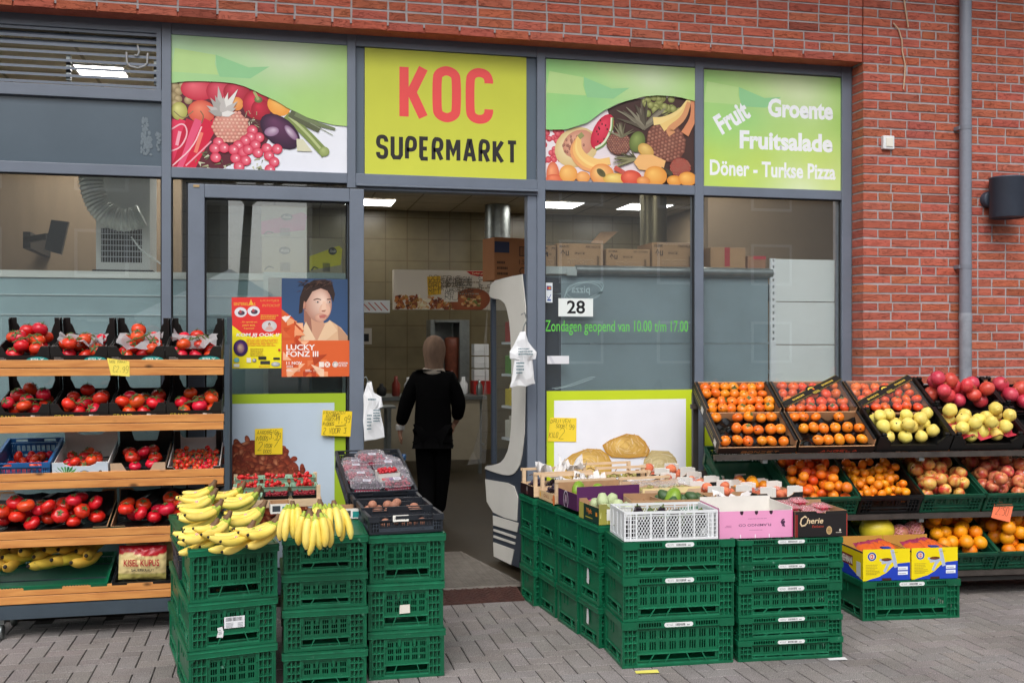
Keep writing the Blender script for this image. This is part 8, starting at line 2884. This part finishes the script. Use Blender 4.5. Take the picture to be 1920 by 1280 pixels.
mb = MB(CM); mb.prism(C([(986, 513), (955, 519), (921, 528), (917, 555), (925, 559.5), (938, 561), (949, 571), (957, 610), (960, 700), (960, 790), (955, 839), (943, 865), (926, 871.5), (910, 873.5), (909.5, 879), (940, 889), (958, 891), (968, 884), (977, 868), (985, 797)]), .006, -.003); mb.build('curved_trim', M_CGREY, t)
for pts in ([(910, 898), (952, 905), (964, 911), (971, 932), (969, 976), (946, 970), (925, 960), (913, 940)], [(924.5, 966), (972, 980), (969, 997), (925, 984)], [(925, 1016), (964, 1030), (958, 1058), (926, 1042)], [(925.5, 991), (967, 1004.5), (966.5, 1009), (925.5, 995)], [(925.5, 1003), (966, 1016.5), (965.5, 1020.5), (925.5, 1007)]):
 mb = MB(CM); mb.prism(C(pts), .005, -.002); mb.build('trim_plate', M_CGREY, t)
u_far = -cpl(912, 872)[0]; u_top = -cpl(918, 530)[0]
zs_ = [cpl(935, p)[1] for p in (640, 700, 760, 820)]
ztopc = cpl(955, 516)[1]
CL = 3.0                                      # length along the windows
mb = MB(CM); mb.box(u_far - .02, -.02, .06, CL, .12, .32); mb.box(u_top, -.02, .06, CL, ztopc - .12, ztopc - .02); mb.box(-.06, -.02, .06, .5, .33, ztopc - .13); mb.build('cabinet', M_CDARK, t)
for z in zs_:
 mb = MB(CM); mb.box(u_far + .12, -.07, .06, CL, z - .02, z - .004); mb.build('shelf', M_WHITEP, t)
mb = MB(CM); mb.prism(C([(919, 560), (937, 563), (947, 573), (955, 611), (958, 700), (958, 790), (953, 837), (941, 862), (920, 869)]), .004, .02); mb.build('side_glass', M_GLASS, t)
rr = random.Random(40)
cols = ['#d8d2c0', '#3f6fb0', '#5f9a3c', '#d9c23a', '#b5382f', '#e8e4da', '#7fb0c8']
pm_ = [mat('pack_' + w, c, .4) for w, c in zip(('cream', 'blue', 'green', 'yellow', 'red', 'white', 'pale_blue'), cols)]
mb = MB(CM); mb.prism(C([(918, 556), (921.5, 557), (923, 869), (919.5, 869)], False), .03, .005); mb.build('glass_edge', M_CDARK, t)
for z in zs_:
 for k in range(3):
  for j in range(4):
   mb = MB(CM); x0 = u_far + .13 + j * .11
   h_ = rr.uniform(.09, .19)
   mb.box(x0, x0 + .09, .08 + k * .13, .19 + k * .13, z - .003, z + h_);
   c_ = rr.randrange(7)
   mb.box(x0 + .02, x0 + .07, .10 + k * .13, .17 + k * .13, z + h_ + .0005, z + h_ + .03)
   tag(mb.build('grocery_pack', pm_[c_], bevel=.006), ['cream', 'blue', 'green', 'yellow', 'red', 'white', 'pale blue'][c_] + ' grocery pack on a shelf of the display cooler', 'grocery', 'grocery packs in the cooler')
# loose clear plastic curtain at the cooler mouth
mb = MB()
o_ = [(921, 562), (922, 700), (921, 800), (921, 868), (903, 869), (886, 872), (893, 846), (908, 806), (915, 740), (918, 640)]
Vc = []
for i, p in enumerate(o_):
 u, z = cpl(*p)
 w = P0 + cu * (u + .03) - cn * (.01 + .02 * (i % 2))
 Vc.append((w.x, w.y, z))
mb.add(Vc, [(0, 1, 8, 9), (1, 2, 7, 8), (2, 3, 4, 7), (4, 5, 6, 7)])
tag(mb.build('plastic_curtain', mat_glass('curtain_film', (.9, .9, .9), 1.45, .05, .08, (.7, .7, .68), wav=20)), 'clear plastic curtain sheet hanging loose at the cooler mouth', 'curtain')

# back sheets of coolers and shelving, seen through the windows
M_SHEET = mat('blue_grey_sheet_steel', '#84969d', .42, noise=.10, scale=3, rvar=.1)
M_SHEET2 = mat('green_grey_sheet_steel', '#93acb0', .42, noise=.10, scale=2.5, rvar=.1)
YS = .262
Z1 = lambda px, py, y=None: on_y(px, py, y or YS).z
X1 = lambda px, y=None: on_y(px, 640, y or YS).x
t = thing('cooler_back', 'blue grey steel back of a cooler behind the two right windows', 'cooler')
xa, xb = X1(1000), X1(1440)
zseam, ztp = Z1(1160, 644), Z1(1160, 517)
mb = MB(); mb.box(xa, xb, YS, YS + .03, ZF, zseam - .002); mb.box(xa, xb, YS, YS + .03, zseam + .002, ztp); mb.build('steel_sheet', M_SHEET, t)
mb = MB(); z = Z1(1160, 508); mb.tube([(X1(1078), YS - .01, z), (xb + .02, YS - .01, z)], .034, 16); mb.build('roller_tube', M_STEEL, t)
mb = MB(); mb.box(xa, X1(1078) - .002, YS - .03, YS + .03, Z1(1050, 514), Z1(1050, 500)); mb.box(X1(1060), X1(1078), YS - .045, YS - .031, Z1(1060, 517), Z1(1060, 506)); mb.build('vent_rail', mat('pale_rail', '#aeb6b4', .5), t)
t = thing('shelving_back', 'white metal back panels of shelving in the last window', 'shelving')
xa2, xb2 = X1(1452), X1(1562)
zz = [Z1(1500, p) for p in (735, 646, 566, 486)]
zz[0] = ZF
for k in range(3):
 mb = MB(); mb.box(xa2, xb2, YS - .02, YS + .0, zz[k] + .003, zz[k + 1] - .003); mb.build('back_panel', mat('off_white_metal', '#dfe3e1', .5, noise=.03, scale=3), t)
mb = MB(); mb.perf(X1(1441), X1(1451), ZF, zz[3], [(X1(1445), X1(1448), z_, z_ + .02) for z_ in [zz[1] + .03 + i * .045 for i in range(13)]], YS - .03, .02); mb.build('slotted_upright', M_WHITEP, t)
YS = .42
t = thing('cooler_back', 'pale green grey back of a counter behind the left window and the door', 'cooler')
xa, xb = -3.3, X1(500)
mb = MB()
zq_ = [ZF, Z1(150, 590), Z1(150, 553), Z1(150, 521)]
for k in range(3):
 mb.box(xa, xb, YS, YS + .03, zq_[k] + .002, zq_[k + 1] - .002)
mb.build('steel_sheet', M_SHEET2, t)
mb = MB()
for z in zq_[1:3]:
 mb.box(xa, xb, YS - .006, YS - .0005, z - .004, z + .004)
mb.build('joint_strip', mat('bright_strip', '#b9cacc', .3), t)
mb = MB(); mb.box(xa, xb, YS - .01, YS + .6, zq_[3], Z1(150, 508)); mb.build('white_top', mat('cream_top', '#c9cdc6', .5), t)
mb = MB(); mb.box(xa, xb, YS + .031, YS + .59, ZF, zq_[3] - .002); mb.build('cabinet', M_CDARK, t)
t = thing('glass_cabinet', 'pale framed glass cabinet behind the posters on the door', 'cabinet')
xa, xb = X1(494), X1(650)
mb = MB()
zc = Z1(570, 512)
for q in ((xa, xa + .03), (xb - .03, xb)):
 mb.box(q[0], q[1], YS - .05, YS - .01, ZF, zc)
mb.box(xa + .031, xb - .031, YS - .05, YS - .01, zc - .035, zc); mb.box(xa + .031, xb - .031, YS - .05, YS - .01, ZF + .3, ZF + .34)
mb.build('frame', mat('pale_grey_frame', '#a9b8b4', .45), t)
mb = MB(); mb.box(xa + .031, xb - .031, YS - .03, YS - .026, ZF + .341, zc - .036); mb.build('glass', M_GLASS, t)
mb = MB(); mb.box(xa + .02, xb - .02, YS + .0, YS + .4, ZF, zc - .001); mb.build('body', mat('grey_teal_body', '#5b7476', .5), t)

def carton(name, x0, x1, z0, z1, y, d, label, fn, c='#a3805c', group=None):
 mb = MB(); mb.box(0, x1 - x0, 0, d, 0, z1 - z0)
 o = mb.build(name, mat('carton_' + str(len(bpy.data.materials)), c, .8, noise=.06, scale=8), None, TM((x0, y, z0)), bevel=.003)
 tag(o, label, 'carton', group)
 fl = Flat(clip=(0, x1 - x0, 0, z1 - z0)); fn(fl, x1 - x0, z1 - z0); fl.done('print', o, TM((0, -.001, 0)), M_CARD_PRINT)
 return o
def f_ank(t1, t2):
 def f(fl, w, h):
  B_ = '#4a3a2c'
  fl.text(t1, w * .05, h * .84, w * .2, h * .09, B_, .02); fl.text(t2, w * .62, h * .84, w * .32, h * .09, B_, .01)
  fl.stroke([(w * .08, h * .62), (w * .12, h * .75), (w * .16, h * .62)], .006, B_); fl.rect(w * .115, h * .52, w * .125, h * .68, B_); fl.stroke([(w * .19, h * .72), (w * .19, h * .56), (w * .24, h * .56), (w * .24, h * .72)], .006, B_)
  fl.text('ankara', w * .22, h * .22, w * .58, h * .3, '#d0b08a', .01); fl.text('ankara', w * .225, h * .215, w * .57, h * .29, '#8a684a', -.01); fl.lines(w * .25, h * .1, w * .5, h * .06, 1, B_, 4)
  fl.text('INCE', w * .38, h * .60, w * .22, h * .08, B_, .01); fl.bars(w * .86, h * .15, w * .05, h * .4, B_, 6)
 return f
YS = .262
YK = YS + .06
G_ = 'brown cartons on the cooler'
for a, b, c, d, t1, t2, lab in ((1022, 1042, 460, 508, 'MANTI', 'PIPE', 'brown carton cut by the window jamb on the cooler'), (1045, 1131, 457, 508, 'MANTI', 'PIPE RIGATE', 'open brown carton with a raised flap on the cooler'), (1137, 1219, 467, 508, 'KIYMA', 'REF CETOREN', 'lower brown carton between two others on the cooler'), (1223, 1302, 455, 508, 'KELEBEK', 'FARFALLE', 'brown carton lettered KELEBEK on the cooler'),
         (1332, 1398, 464, 508, '', '', 'brown carton with a red tape strip in the last window')):
 def fn(fl, w, h, t1=t1, t2=t2):
  if t1:
   f_ank(t1, t2)(fl, w, h)
  else:
   fl.rect(w * .4, h * .25, w * .55, h, '#a8383c')
 carton('carton', X1(a, YK), X1(b, YK), ztp + .036, Z1((a + b) / 2, c, YK), YK, .3, lab, fn, '#a98560', G_)
mb = MB()
p = [on_y(x, y, YK + k) for x, y, k in ((1107, 456, .02), (1133, 457, .02), (1159, 434, .16), (1126, 435, .16))]
mb.add([tuple(v) for v in p], [(0, 1, 2, 3)])
o = mb.build('carton_flap', M_KRAFT); o.parent = [x for x in COL.objects if x.get('label') == 'open brown carton with a raised flap on the cooler'][0]
o.matrix_parent_inverse = o.parent.matrix_basis.inverted()
carton('carton', X1(1402, YK), X1(1436, YK), ztp + .036, Z1(1420, 480, YK), YK, .3, 'small torn brown carton with red print beside the white shelving', lambda fl, w, h: fl.rect(w * .3, h * .8, w, h, '#b03a40'), '#9a6f52', G_)
YS = .42
YK2 = YS + .03
GA = 'beige cartons behind the door glass'
def f_ant(stripe, x):
 def f(fl, w, h):
  if stripe:
   fl.poly([(0, h * .08), (w * .95, h * .25), (w, h * .7), (w * .9, h * .8), (0, h * .48)], stripe)
  fl.ell(w * x, h * .64, w * .13, h * .11, '#2c2a26', n=18); fl.text('Antilia', w * (x - .09), h * .6, w * .18, h * .09, '#d9d2c0', 0, shear=.3)
  fl.bars(w * .4, h * .05, w * .22, h * .25, '#3a3834', 8)
  fl.stroke([(w * .06, h * .08), (w * .14, h * .18), (w * .26, h * .14)], .008, '#2a2824')
 return f
zt2 = zc + .002
carton('carton', X1(491, YK2), X1(576, YK2), zt2, Z1(530, 446, YK2), YK2, .3, 'beige carton with an oval mark behind the door glass', f_ant(None, .5), '#a89a7c', GA)
carton('carton', X1(580, YK2), X1(642, YK2), zt2, Z1(610, 447, YK2), YK2, .3, 'beige carton with a yellow slanted stripe behind the door glass', f_ant('#d9cc2a', .7), '#a89a7c', GA)
carton('carton', X1(490, YK2), X1(576, YK2), Z1(530, 446, YK2) + .002, Z1(530, 385, YK2), YK2, .3, 'beige carton with a pink slanted stripe, on top behind the door glass', f_ant('#c02f78', .55), '#a39678', GA)
# carton seen over the cooler in the doorway
p = cpl(960, 517)
q0 = on_y(927, 520, .95)
mb = MB(); mb.box(0, .30, 0, .2, 0, .31)
o = tag(mb.build('carton', mat('ruddy_carton', '#a06a42', .8, noise=.06, scale=8), None, TM((q0.x, .95, max(ztopc - .018, q0.z - .02)), R(14)), bevel=.003), 'ruddy brown carton with a dark blue band on top of the display cooler', 'carton')
fl = Flat(clip=(0, .3, 0, .31)); fl.rect(0, .20, .12, .28, '#2c3350'); fl.rect(.20, .18, .29, .25, '#3a2c24'); fl.bars(.205, .185, .08, .06, '#a06a42', 3); fl.lines(.02, .04, .1, .12, 3, '#5a3a26'); fl.text('1.5 L', .2, .12, .08, .035, '#4a3020', 0); fl.ell(.23, .07, .03, .03, '#5a3a26', n=16); fl.ell(.23, .07, .022, .022, '#a06a42', n=16); fl.text('MTALI', .15, .01, .1, .03, '#3a2c24', .02)
fl.done('print', o, TM((0, -.001, 0)), M_CARD_PRINT)

# portable air cooler with flexible hose, television on its arm
YA = .85
t = thing('air_cooler', 'white air conditioner with a grille and a ribbed silver hose in the left window', 'air conditioner')
xa, xb = on_y(180, 640, YA).x, on_y(281, 640, YA).x
za, zb2 = Z1(230, 506, YA), on_y(230, 300, YA).z
gx0, gx1, gz0, gz1 = on_y(189, 640, YA).x, on_y(266, 640, YA).x, on_y(230, 492, YA).z, on_y(230, 428, YA).z
mb = MB(); mb.box(xa, xb, YA + .012, YA + .4, za, zb2); mb.perf(xa, xb, za, zb2, [(gx0, gx1, gz0, gz1)], YA, .0118); mb.build('housing', mat('aged_white_plastic', '#e6e8e4', .5, noise=.05, scale=4), t)
mb = MB()
n = 15
for i in range(n):
 x = gx0 + (gx1 - gx0) * (i + .5) / n; mb.box(x - .0013, x + .0013, YA + .002, YA + .006, gz0, gz1)
for i in range(1, 6):
 z = gz0 + (gz1 - gz0) * i / 6; mb.box(gx0, gx1, YA + .0065, YA + .010, z - .0025, z + .0025)
mb.build('grille', M_WHITEP, t)
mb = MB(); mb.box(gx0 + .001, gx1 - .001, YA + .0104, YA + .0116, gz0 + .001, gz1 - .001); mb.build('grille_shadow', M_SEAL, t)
mb = MB()
ctrl = [Vector(on_y(x, y, YA - .12)) for x, y in ((168, 280), (169, 320), (173, 355), (184, 385), (204, 406), (232, 414), (258, 408), (268, 404))]
path, rad_ = [], []
k = 0
for i in range(len(ctrl) - 1):
 for j in range(9):
  path.append(ctrl[i].lerp(ctrl[i + 1], j / 9)); rad_.append(.078 if k % 2 else .070); k += 1
for _ in range(6):
 path = [path[0]] + [(path[i - 1] + path[i] * 2 + path[i + 1]) / 4 for i in range(1, len(path) - 1)] + [path[-1]]
mb.tube(path, rad_, 18, sm=False)
mb.build('ribbed_hose', mat('silver_hose', '#cfd3ce', .4, metal=.3), t)
mb = MB()
mb.box(xa - .02, xb + .02, YA - .02, YA + .42, Z1(230, 509, YA) - .03, za - .001); mb.build('base_tray', M_SEAL, t)
mb = MB(); mb.tube([on_y(x, y, .45) for x, y in ((246, 444), (262, 466), (298, 492), (330, 518), (348, 535), (385, 562), (430, 598))], .006, 6)
tag(mb.build('white_cable', mat('white_cable_plastic', '#b9bdb9', .5)), 'white cable running down from the ribbed hose behind the glass', 'cable')
YT = 1.6
t = thing('television', 'dark tilted television on a wall arm in the left window', 'television')
mb = MB()
c4 = [on_y(x, y, YT) for x, y in ((96, 412), (128, 416), (114, 477), (83, 468))]
mb.prism([(v.x, v.z) for v in c4], .05, YT); mb.build('screen', mat('dark_screen', '#33383c', .3), t)
mb = MB(); a, b = on_y(90, 443, YT + .06), on_y(50, 450, YT + .2); mb.bar(a, b, .04, .04); mb.bar(b, b + Vector((-.02, .8, 0)), .05, .12); mb.build('arm', M_BLACKMETAL, t)

# carrier bags hung at both door jambs
def carrier(label, pts, y, prints, seed, hook):
 t = thing('carrier_bags', label, 'carrier bags', None, 'white carrier bags at the doorway')
 rr = random.Random(seed)
 for k in range(4):
  mb = MB()
  yy = y - .012 * k
  q = [on_y(px + rr.uniform(-1.4, 1.4), py + rr.uniform(-1.5, 1.5), yy) for px, py in pts]
  cx_, cz_ = sum(v.x for v in q) / len(q), sum(v.z for v in q) / len(q)
  n = len(q)
  vs = [(v.x, v.y, v.z) for v in q]
  for f in (.75, .45):
   vs += [(cx_ + (v.x - cx_) * f + rr.uniform(-.004, .004), yy - .014 * (1 - f) * 1.6 + rr.uniform(-.007, .007), cz_ + (v.z - cz_) * f) for v in q]
  vs.append((cx_, yy - .012, cz_))
  fs = []
  for i in range(n):
   j = (i + 1) % n
   fs += [(i, j, n + j, n + i), (n + i, n + j, 2 * n + j, 2 * n + i), (2 * n + i, 2 * n + j, 3 * n)]
  mb.add(vs, fs, 0, False)
  mb.build('bag', mat('white_bag_film', '#dfe1e4', .45) if k == 0 and seed == 1 else M_BAG, t)
 mb = MB(); mb.tube([on_y(a, b, y - .02) for a, b in hook], .004, 6); mb.build('wire_hook', M_STEEL, t)
 fl = Flat()
 for (px, py, w, h, n) in prints:
  p = on_y(px, py, y - .072)
  fl.lines(p.x, p.z, w, h, n, '#4f6f78', seed + n)
 fl.done('print', t, TM((0, y - .072, 0)), M_PAPER)
M_BAG = mat_glass('bag_film_white', (.9, .9, .9), 1.4, .3, .86, (.82, .83, .85))
carrier('bundle of white carrier bags hanging on the right door jamb', [(976, 622), (984, 622), (990, 640), (1005, 660), (1004, 672), (997, 664), (1000, 700), (1002, 718), (985, 724), (970, 722), (957, 726), (962, 700), (966, 668), (957, 672), (957, 660), (968, 640)], -.03, [(972, 665, .1, .05, 3), (968, 700, .06, .08, 4)], 1, [(980, 625), (982, 612), (988, 600), (984, 586), (977, 590)])
carrier('bundle of white carrier bags hanging on the open door leaf', [(688, 718), (696, 716), (700, 735), (714, 745), (717, 762), (711, 764), (718, 800), (720, 818), (704, 824), (684, 826), (682, 790), (683, 760), (682, 740)], .0, [(690, 750, .07, .02, 1), (700, 790, .06, .08, 5), (688, 805, .04, .1, 5)], 2, [(690, 722), (689, 712), (686, 706), (683, 708)])
# blue crates just inside the doorway behind the berries
bx0 = on_y(690, 880, .45)
z = ZF + .002
for k in range(4):
 crate('plastic_crate', TM((bx0.x - .2, .42, z), R(-14)), .40, .30, .19, 'short', 'blue plastic crate, %s of the stack just inside the doorway' % ['lowest', 'second', 'third', 'topmost'][k], 'blue crates inside the doorway', M_BLUEP)
 z += .192

# ------------------------------------------------------------------ person walking into the shop
PM = c2w((812 - 960) / FPX * 8.6, 8.6, ZF)
PT = TM(PM, -TH * .9)
person = thing('person', 'person in black jacket and trousers with a pale brown headscarf walking into the shop', 'person', PT)
def skin(name, verts, edges, radii, m, root=0, sub=2, parent=person):
 me = bpy.data.meshes.new(name)
 me.from_pydata(verts, edges, [])
 me.materials.append(m)
 o = put(name, me, parent)
 sk = o.modifiers.new('skin', 'SKIN')
 sk.use_smooth_shade = True
 lay = me.skin_vertices[0].data if me.skin_vertices else None
 if lay is None:
  me.attributes.new('x', 'FLOAT', 'POINT')
 for i, r_ in enumerate(radii):
  lay[i].radius = r_ if isinstance(r_, tuple) else (r_, r_)
 lay[root].use_root = True
 ss = o.modifiers.new('subsurf', 'SUBSURF'); ss.levels = sub; ss.render_levels = sub
 return o
M_SKIN = mat('skin', '#b98a72', .55, noise=.05, scale=20); M_CLOTH = mat('black_cloth', '#08080a', .9, spec=.1, noise=.25, scale=14, bump=.2, bscale=60); M_TROU = mat('black_trousers', '#070709', .9, spec=.1, noise=.2, scale=10)
J = dict(pelvis=(0, 0, .80), waist=(0, .0, .95), chest=(0, .01, 1.13), neckb=(0, .02, 1.25), neck=(0, .035, 1.32), head=(.005, .05, 1.42),
   sl=(-.155, .01, 1.215), el=(-.225, -.02, .99), wl=(-.275, .03, .80), hl=(-.283, .045, .755), sr=(.155, .01, 1.215), er=(.215, .0, 1.0), wr=(.19, .12, .86), hr=(.17, .16, .83),
   pl=(-.08, 0, .76), kl=(-.062, .04, .43), al=(-.045, -.14, .13), tl=(-.05, -.06, .045), pr=(.08, 0, .76), kr=(.066, .08, .43), ar=(.035, .13, .08), tr=(.045, .25, .03))
order = list(J)
idx = {k: i for i, k in enumerate(order)}
ed = [('pelvis', 'waist'), ('waist', 'chest'), ('chest', 'neckb'), ('neckb', 'neck'), ('neck', 'head'), ('chest', 'sl'), ('sl', 'el'), ('el', 'wl'), ('wl', 'hl'), ('chest', 'sr'), ('sr', 'er'), ('er', 'wr'), ('wr', 'hr'), ('pelvis', 'pl'), ('pl', 'kl'), ('kl', 'al'), ('al', 'tl'), ('pelvis', 'pr'), ('pr', 'kr'), ('kr', 'ar'), ('ar', 'tr')]
rad = dict(pelvis=(.13, .10), waist=(.12, .09), chest=(.14, .10), neckb=(.07, .06), neck=(.05, .05), head=(.078, .095), sl=.055, el=.040, wl=.026, hl=(.032, .016), sr=.055, er=.040, wr=.026, hr=(.032, .016), pl=.085, kl=.055, al=.036, tl=.032, pr=.085, kr=.055, ar=.036, tr=.032)
verts = [J[k] for k in order]; radii = [rad[k] for k in order]; edges = [(idx[a], idx[b]) for a, b in ed]
def add_fingers(h, base, out, side):
 """four curled fingers and a thumb from the palm vertex"""
 for f, (off, ln) in enumerate(((-.024, .058), (-.008, .068), (.008, .064), (.022, .050))):
  p0 = Vector(base) + Vector((.004 * side, off, -.022))
  p1 = p0 + Vector((.004 * side, .003, -ln * .5)); p2 = p1 + Vector((.014 * side, .004, -ln * .4))
  i0 = len(verts)
  verts.extend([tuple(p0), tuple(p1), tuple(p2)]); radii.extend([.0095, .0085, .007]); edges.extend([(idx[h], i0), (i0, i0 + 1), (i0 + 1, i0 + 2)])
 p0 = Vector(base) + Vector((.012 * side, -.030 * 1, .0)); p1 = p0 + Vector((.010 * side, -.012, -.028)); p2 = p1 + Vector((.006 * side, .002, -.024))
 i0 = len(verts)
 verts.extend([tuple(p0), tuple(p1), tuple(p2)]); radii.extend([.011, .0095, .008]); edges.extend([(idx[h], i0), (i0, i0 + 1), (i0 + 1, i0 + 2)])
add_fingers('hl', J['hl'], 0, 1)
add_fingers('hr', J['hr'], 0, -1)
skin('body', verts, edges, radii, M_SKIN)
def sub(keys, pairs, rs):
 ii = {k: i for i, k in enumerate(keys)}
 return [J[k] if k in J else X_[k] for k in keys], [(ii[a], ii[b]) for a, b in pairs], [rs[k] for k in keys]
X_ = {'hem': (0, 0, .70), 'cl': (-.271, .025, .83), 'cr': (.195, .11, .88), 'col': (0, .03, 1.285)}
v, e, r_ = sub(['hem', 'pelvis', 'waist', 'chest', 'neckb', 'sl', 'el', 'cl', 'sr', 'er', 'cr', 'col'], [('hem', 'pelvis'), ('pelvis', 'waist'), ('waist', 'chest'), ('chest', 'neckb'), ('neckb', 'col'), ('chest', 'sl'), ('sl', 'el'), ('el', 'cl'), ('chest', 'sr'), ('sr', 'er'), ('er', 'cr')],
    dict(hem=(.165, .125), pelvis=(.168, .13), waist=(.158, .12), chest=(.18, .13), neckb=(.11, .09), sl=.083, el=.067, cl=.052, sr=.083, er=.067, cr=.052, col=(.085, .075)))
skin('jacket', v, e, r_, M_CLOTH, 1)
v, e, r_ = sub(['pelvis', 'pl', 'kl', 'al', 'pr', 'kr', 'ar'], [('pelvis', 'pl'), ('pl', 'kl'), ('kl', 'al'), ('pelvis', 'pr'), ('pr', 'kr'), ('kr', 'ar')], dict(pelvis=(.13, .11), pl=.092, kl=.082, al=.064, pr=.092, kr=.082, ar=.064))
skin('trousers', v, e, r_, M_TROU)
for s_ in ('l', 'r'):
 a, b = Vector(J['a' + s_]), Vector(J['t' + s_])
 heel = a + Vector((0, -.04, -.05))
 skin('shoe', [tuple(heel), tuple((heel + b) / 2 + Vector((0, 0, .005))), tuple(b + Vector((0, .03, .0)))], [(0, 1), (1, 2)], [.04, .042, .034], M_TROU)
mb = MB(Matrix.Translation((.005, .05, 1.42)))
pr_ = [(.055, -.175), (.085, -.15), (.078, -.10), (.082, -.05), (.093, .0), (.096, .05), (.085, .10), (.055, .14), (.02, .155), (1e-6, .157)]
mb.lathe([(r * 1.0, z) for r, z in pr_], 24, lob=3, la=.02, sx=1.0, sy=1.18)
o = mb.build('headscarf', mat('taupe_scarf', '#8f7462', .85, noise=.2, scale=7, bump=.9, bscale=9, stretch=(4, 4, 1)), person)
mb = MB(Matrix.Translation((.0, .035, 1.285)))
mb.lathe([(.088, -.035), (.098, -.015), (.086, .01), (.075, .02)], 20, sx=1.05, sy=.95)
mb.build('shirt_collar', mat('pale_collar', '#bdb2a6', .8), person)
mb = MB(Matrix.Translation((-.2735, .028, .815)))
mb.lathe([(.036, -.022), (.038, .0), (.036, .02)], 14)
mb.build('shirt_cuff', mat('white_cuff', '#d0cecb', .8), person)

# ------------------------------------------------------------------ across the street (seen in the window reflections)
t = thing('street_building', 'grey apartment building across the street mirrored in the windows', 'building')
mb = MB(); mb.box(-36, -1.7, -34, -28, 0, 9); mb.build('wall', mat('grey_render', '#6b625a', .8, noise=.06), t)
wf = MB(); wf.box(0, 1.6, 0, .05, 0, 1.5); wm = wf.mesh('window', M_WHITEP)
wp = MB(); wp.box(.1, 1.5, .051, .06, .1, 1.4); wpm = wp.mesh('pane', mat('dark_pane', '#2a3038', .1))
for fz in (.8, 3.6, 6.3):
 for k in range(8):
  o = put('window', wm, t, TM((-32 + k * 3.7, -28, fz)))
  put('pane', wpm, o)
t = thing('street_building', 'brown brick building across the street mirrored in the right windows', 'building')
mb = MB(); mb.box(1.2, 36, -34, -28, 0, 9); mb.build('wall', mat('brown_render', '#5e5047', .8, noise=.06), t)
for fz in (.8, 3.6, 6.3):
 for k in range(9):
  o = put('window', wm, t, TM((2.4 + k * 3.6, -28, fz)))
  put('pane', wpm, o)
M_TENT = mat('white_canvas', '#d9dde0', .7, noise=.04, scale=2)
for x, y, lab in ((-.9, -16, 'white market tent across the street mirrored in the door glass'),):
 t = thing('market_tent', lab, 'tent', TM((x, y, 0), .1))
 mb = MB(); mb.add([(-1.6, -1.6, 2.1), (1.6, -1.6, 2.1), (1.6, 1.6, 2.1), (-1.6, 1.6, 2.1), (0, 0, 3.1)], [(0, 1, 4), (1, 2, 4), (2, 3, 4), (3, 0, 4)])
 for a, b in (((-1.6, -1.6), (1.6, -1.6)), ((1.6, -1.6), (1.6, 1.6)), ((1.6, 1.6), (-1.6, 1.6)), ((-1.6, 1.6), (-1.6, -1.6))):
  mb.add([(a[0], a[1], 2.1), (b[0], b[1], 2.1), (b[0], b[1], 1.85), (a[0], a[1], 1.85)], [(0, 1, 2, 3)])
 mb.build('canopy', M_TENT, t)
 for sx in (-1.55, 1.55):
  for sy in (-1.55, 1.55):
   mb = MB(); mb.box(sx - .03, sx + .03, sy - .03, sy + .03, 0, 2.1); mb.build('leg', M_STEEL, t)
M_BARK = mat('grey_bark', '#3d352d', .9, noise=.2, scale=6)
def bare_tree(x, y, h, seed, label):
 rr = random.Random(seed)
 t = thing('bare_tree', label, 'tree', TM((x, y, 0)), 'bare street trees')
 tr, cr = MB(), MB()
 top = Vector((.2, 0, h * .45))
 tr.tube([(0, 0, 0), (.05, 0, h * .2), tuple(top)], [.13, .10, .08], 8)
 def grow(p, d, l, r_, n):
  q = p + d * l
  m_ = (p + q) / 2 + Vector((rr.uniform(-1, 1), rr.uniform(-1, 1), rr.uniform(-1, 1))) * l * .08
  cr.tube([p, m_, q], [r_, r_ * .8, r_ * .6], 5, cap=False)
  if n:
   for _ in range(rr.choice((2, 3))):
    dd = (d + Vector((rr.uniform(-1, 1), rr.uniform(-1, 1), rr.uniform(-.3, .7))) * .75).normalized()
    grow(q, dd, l * rr.uniform(.6, .85), r_ * .58, n - 1)
 for k in range(5):
  a = k * 1.26 + rr.uniform(-.3, .3)
  grow(top, Vector((math.cos(a) * .8, math.sin(a) * .8, .8)).normalized(), h * .2, .07, 4)
 tr.build('trunk', M_BARK, t); cr.build('crown', M_BARK, t)
bare_tree(-.7, -14.5, 9.5, 1, 'bare tree across the street mirrored in the door glass')
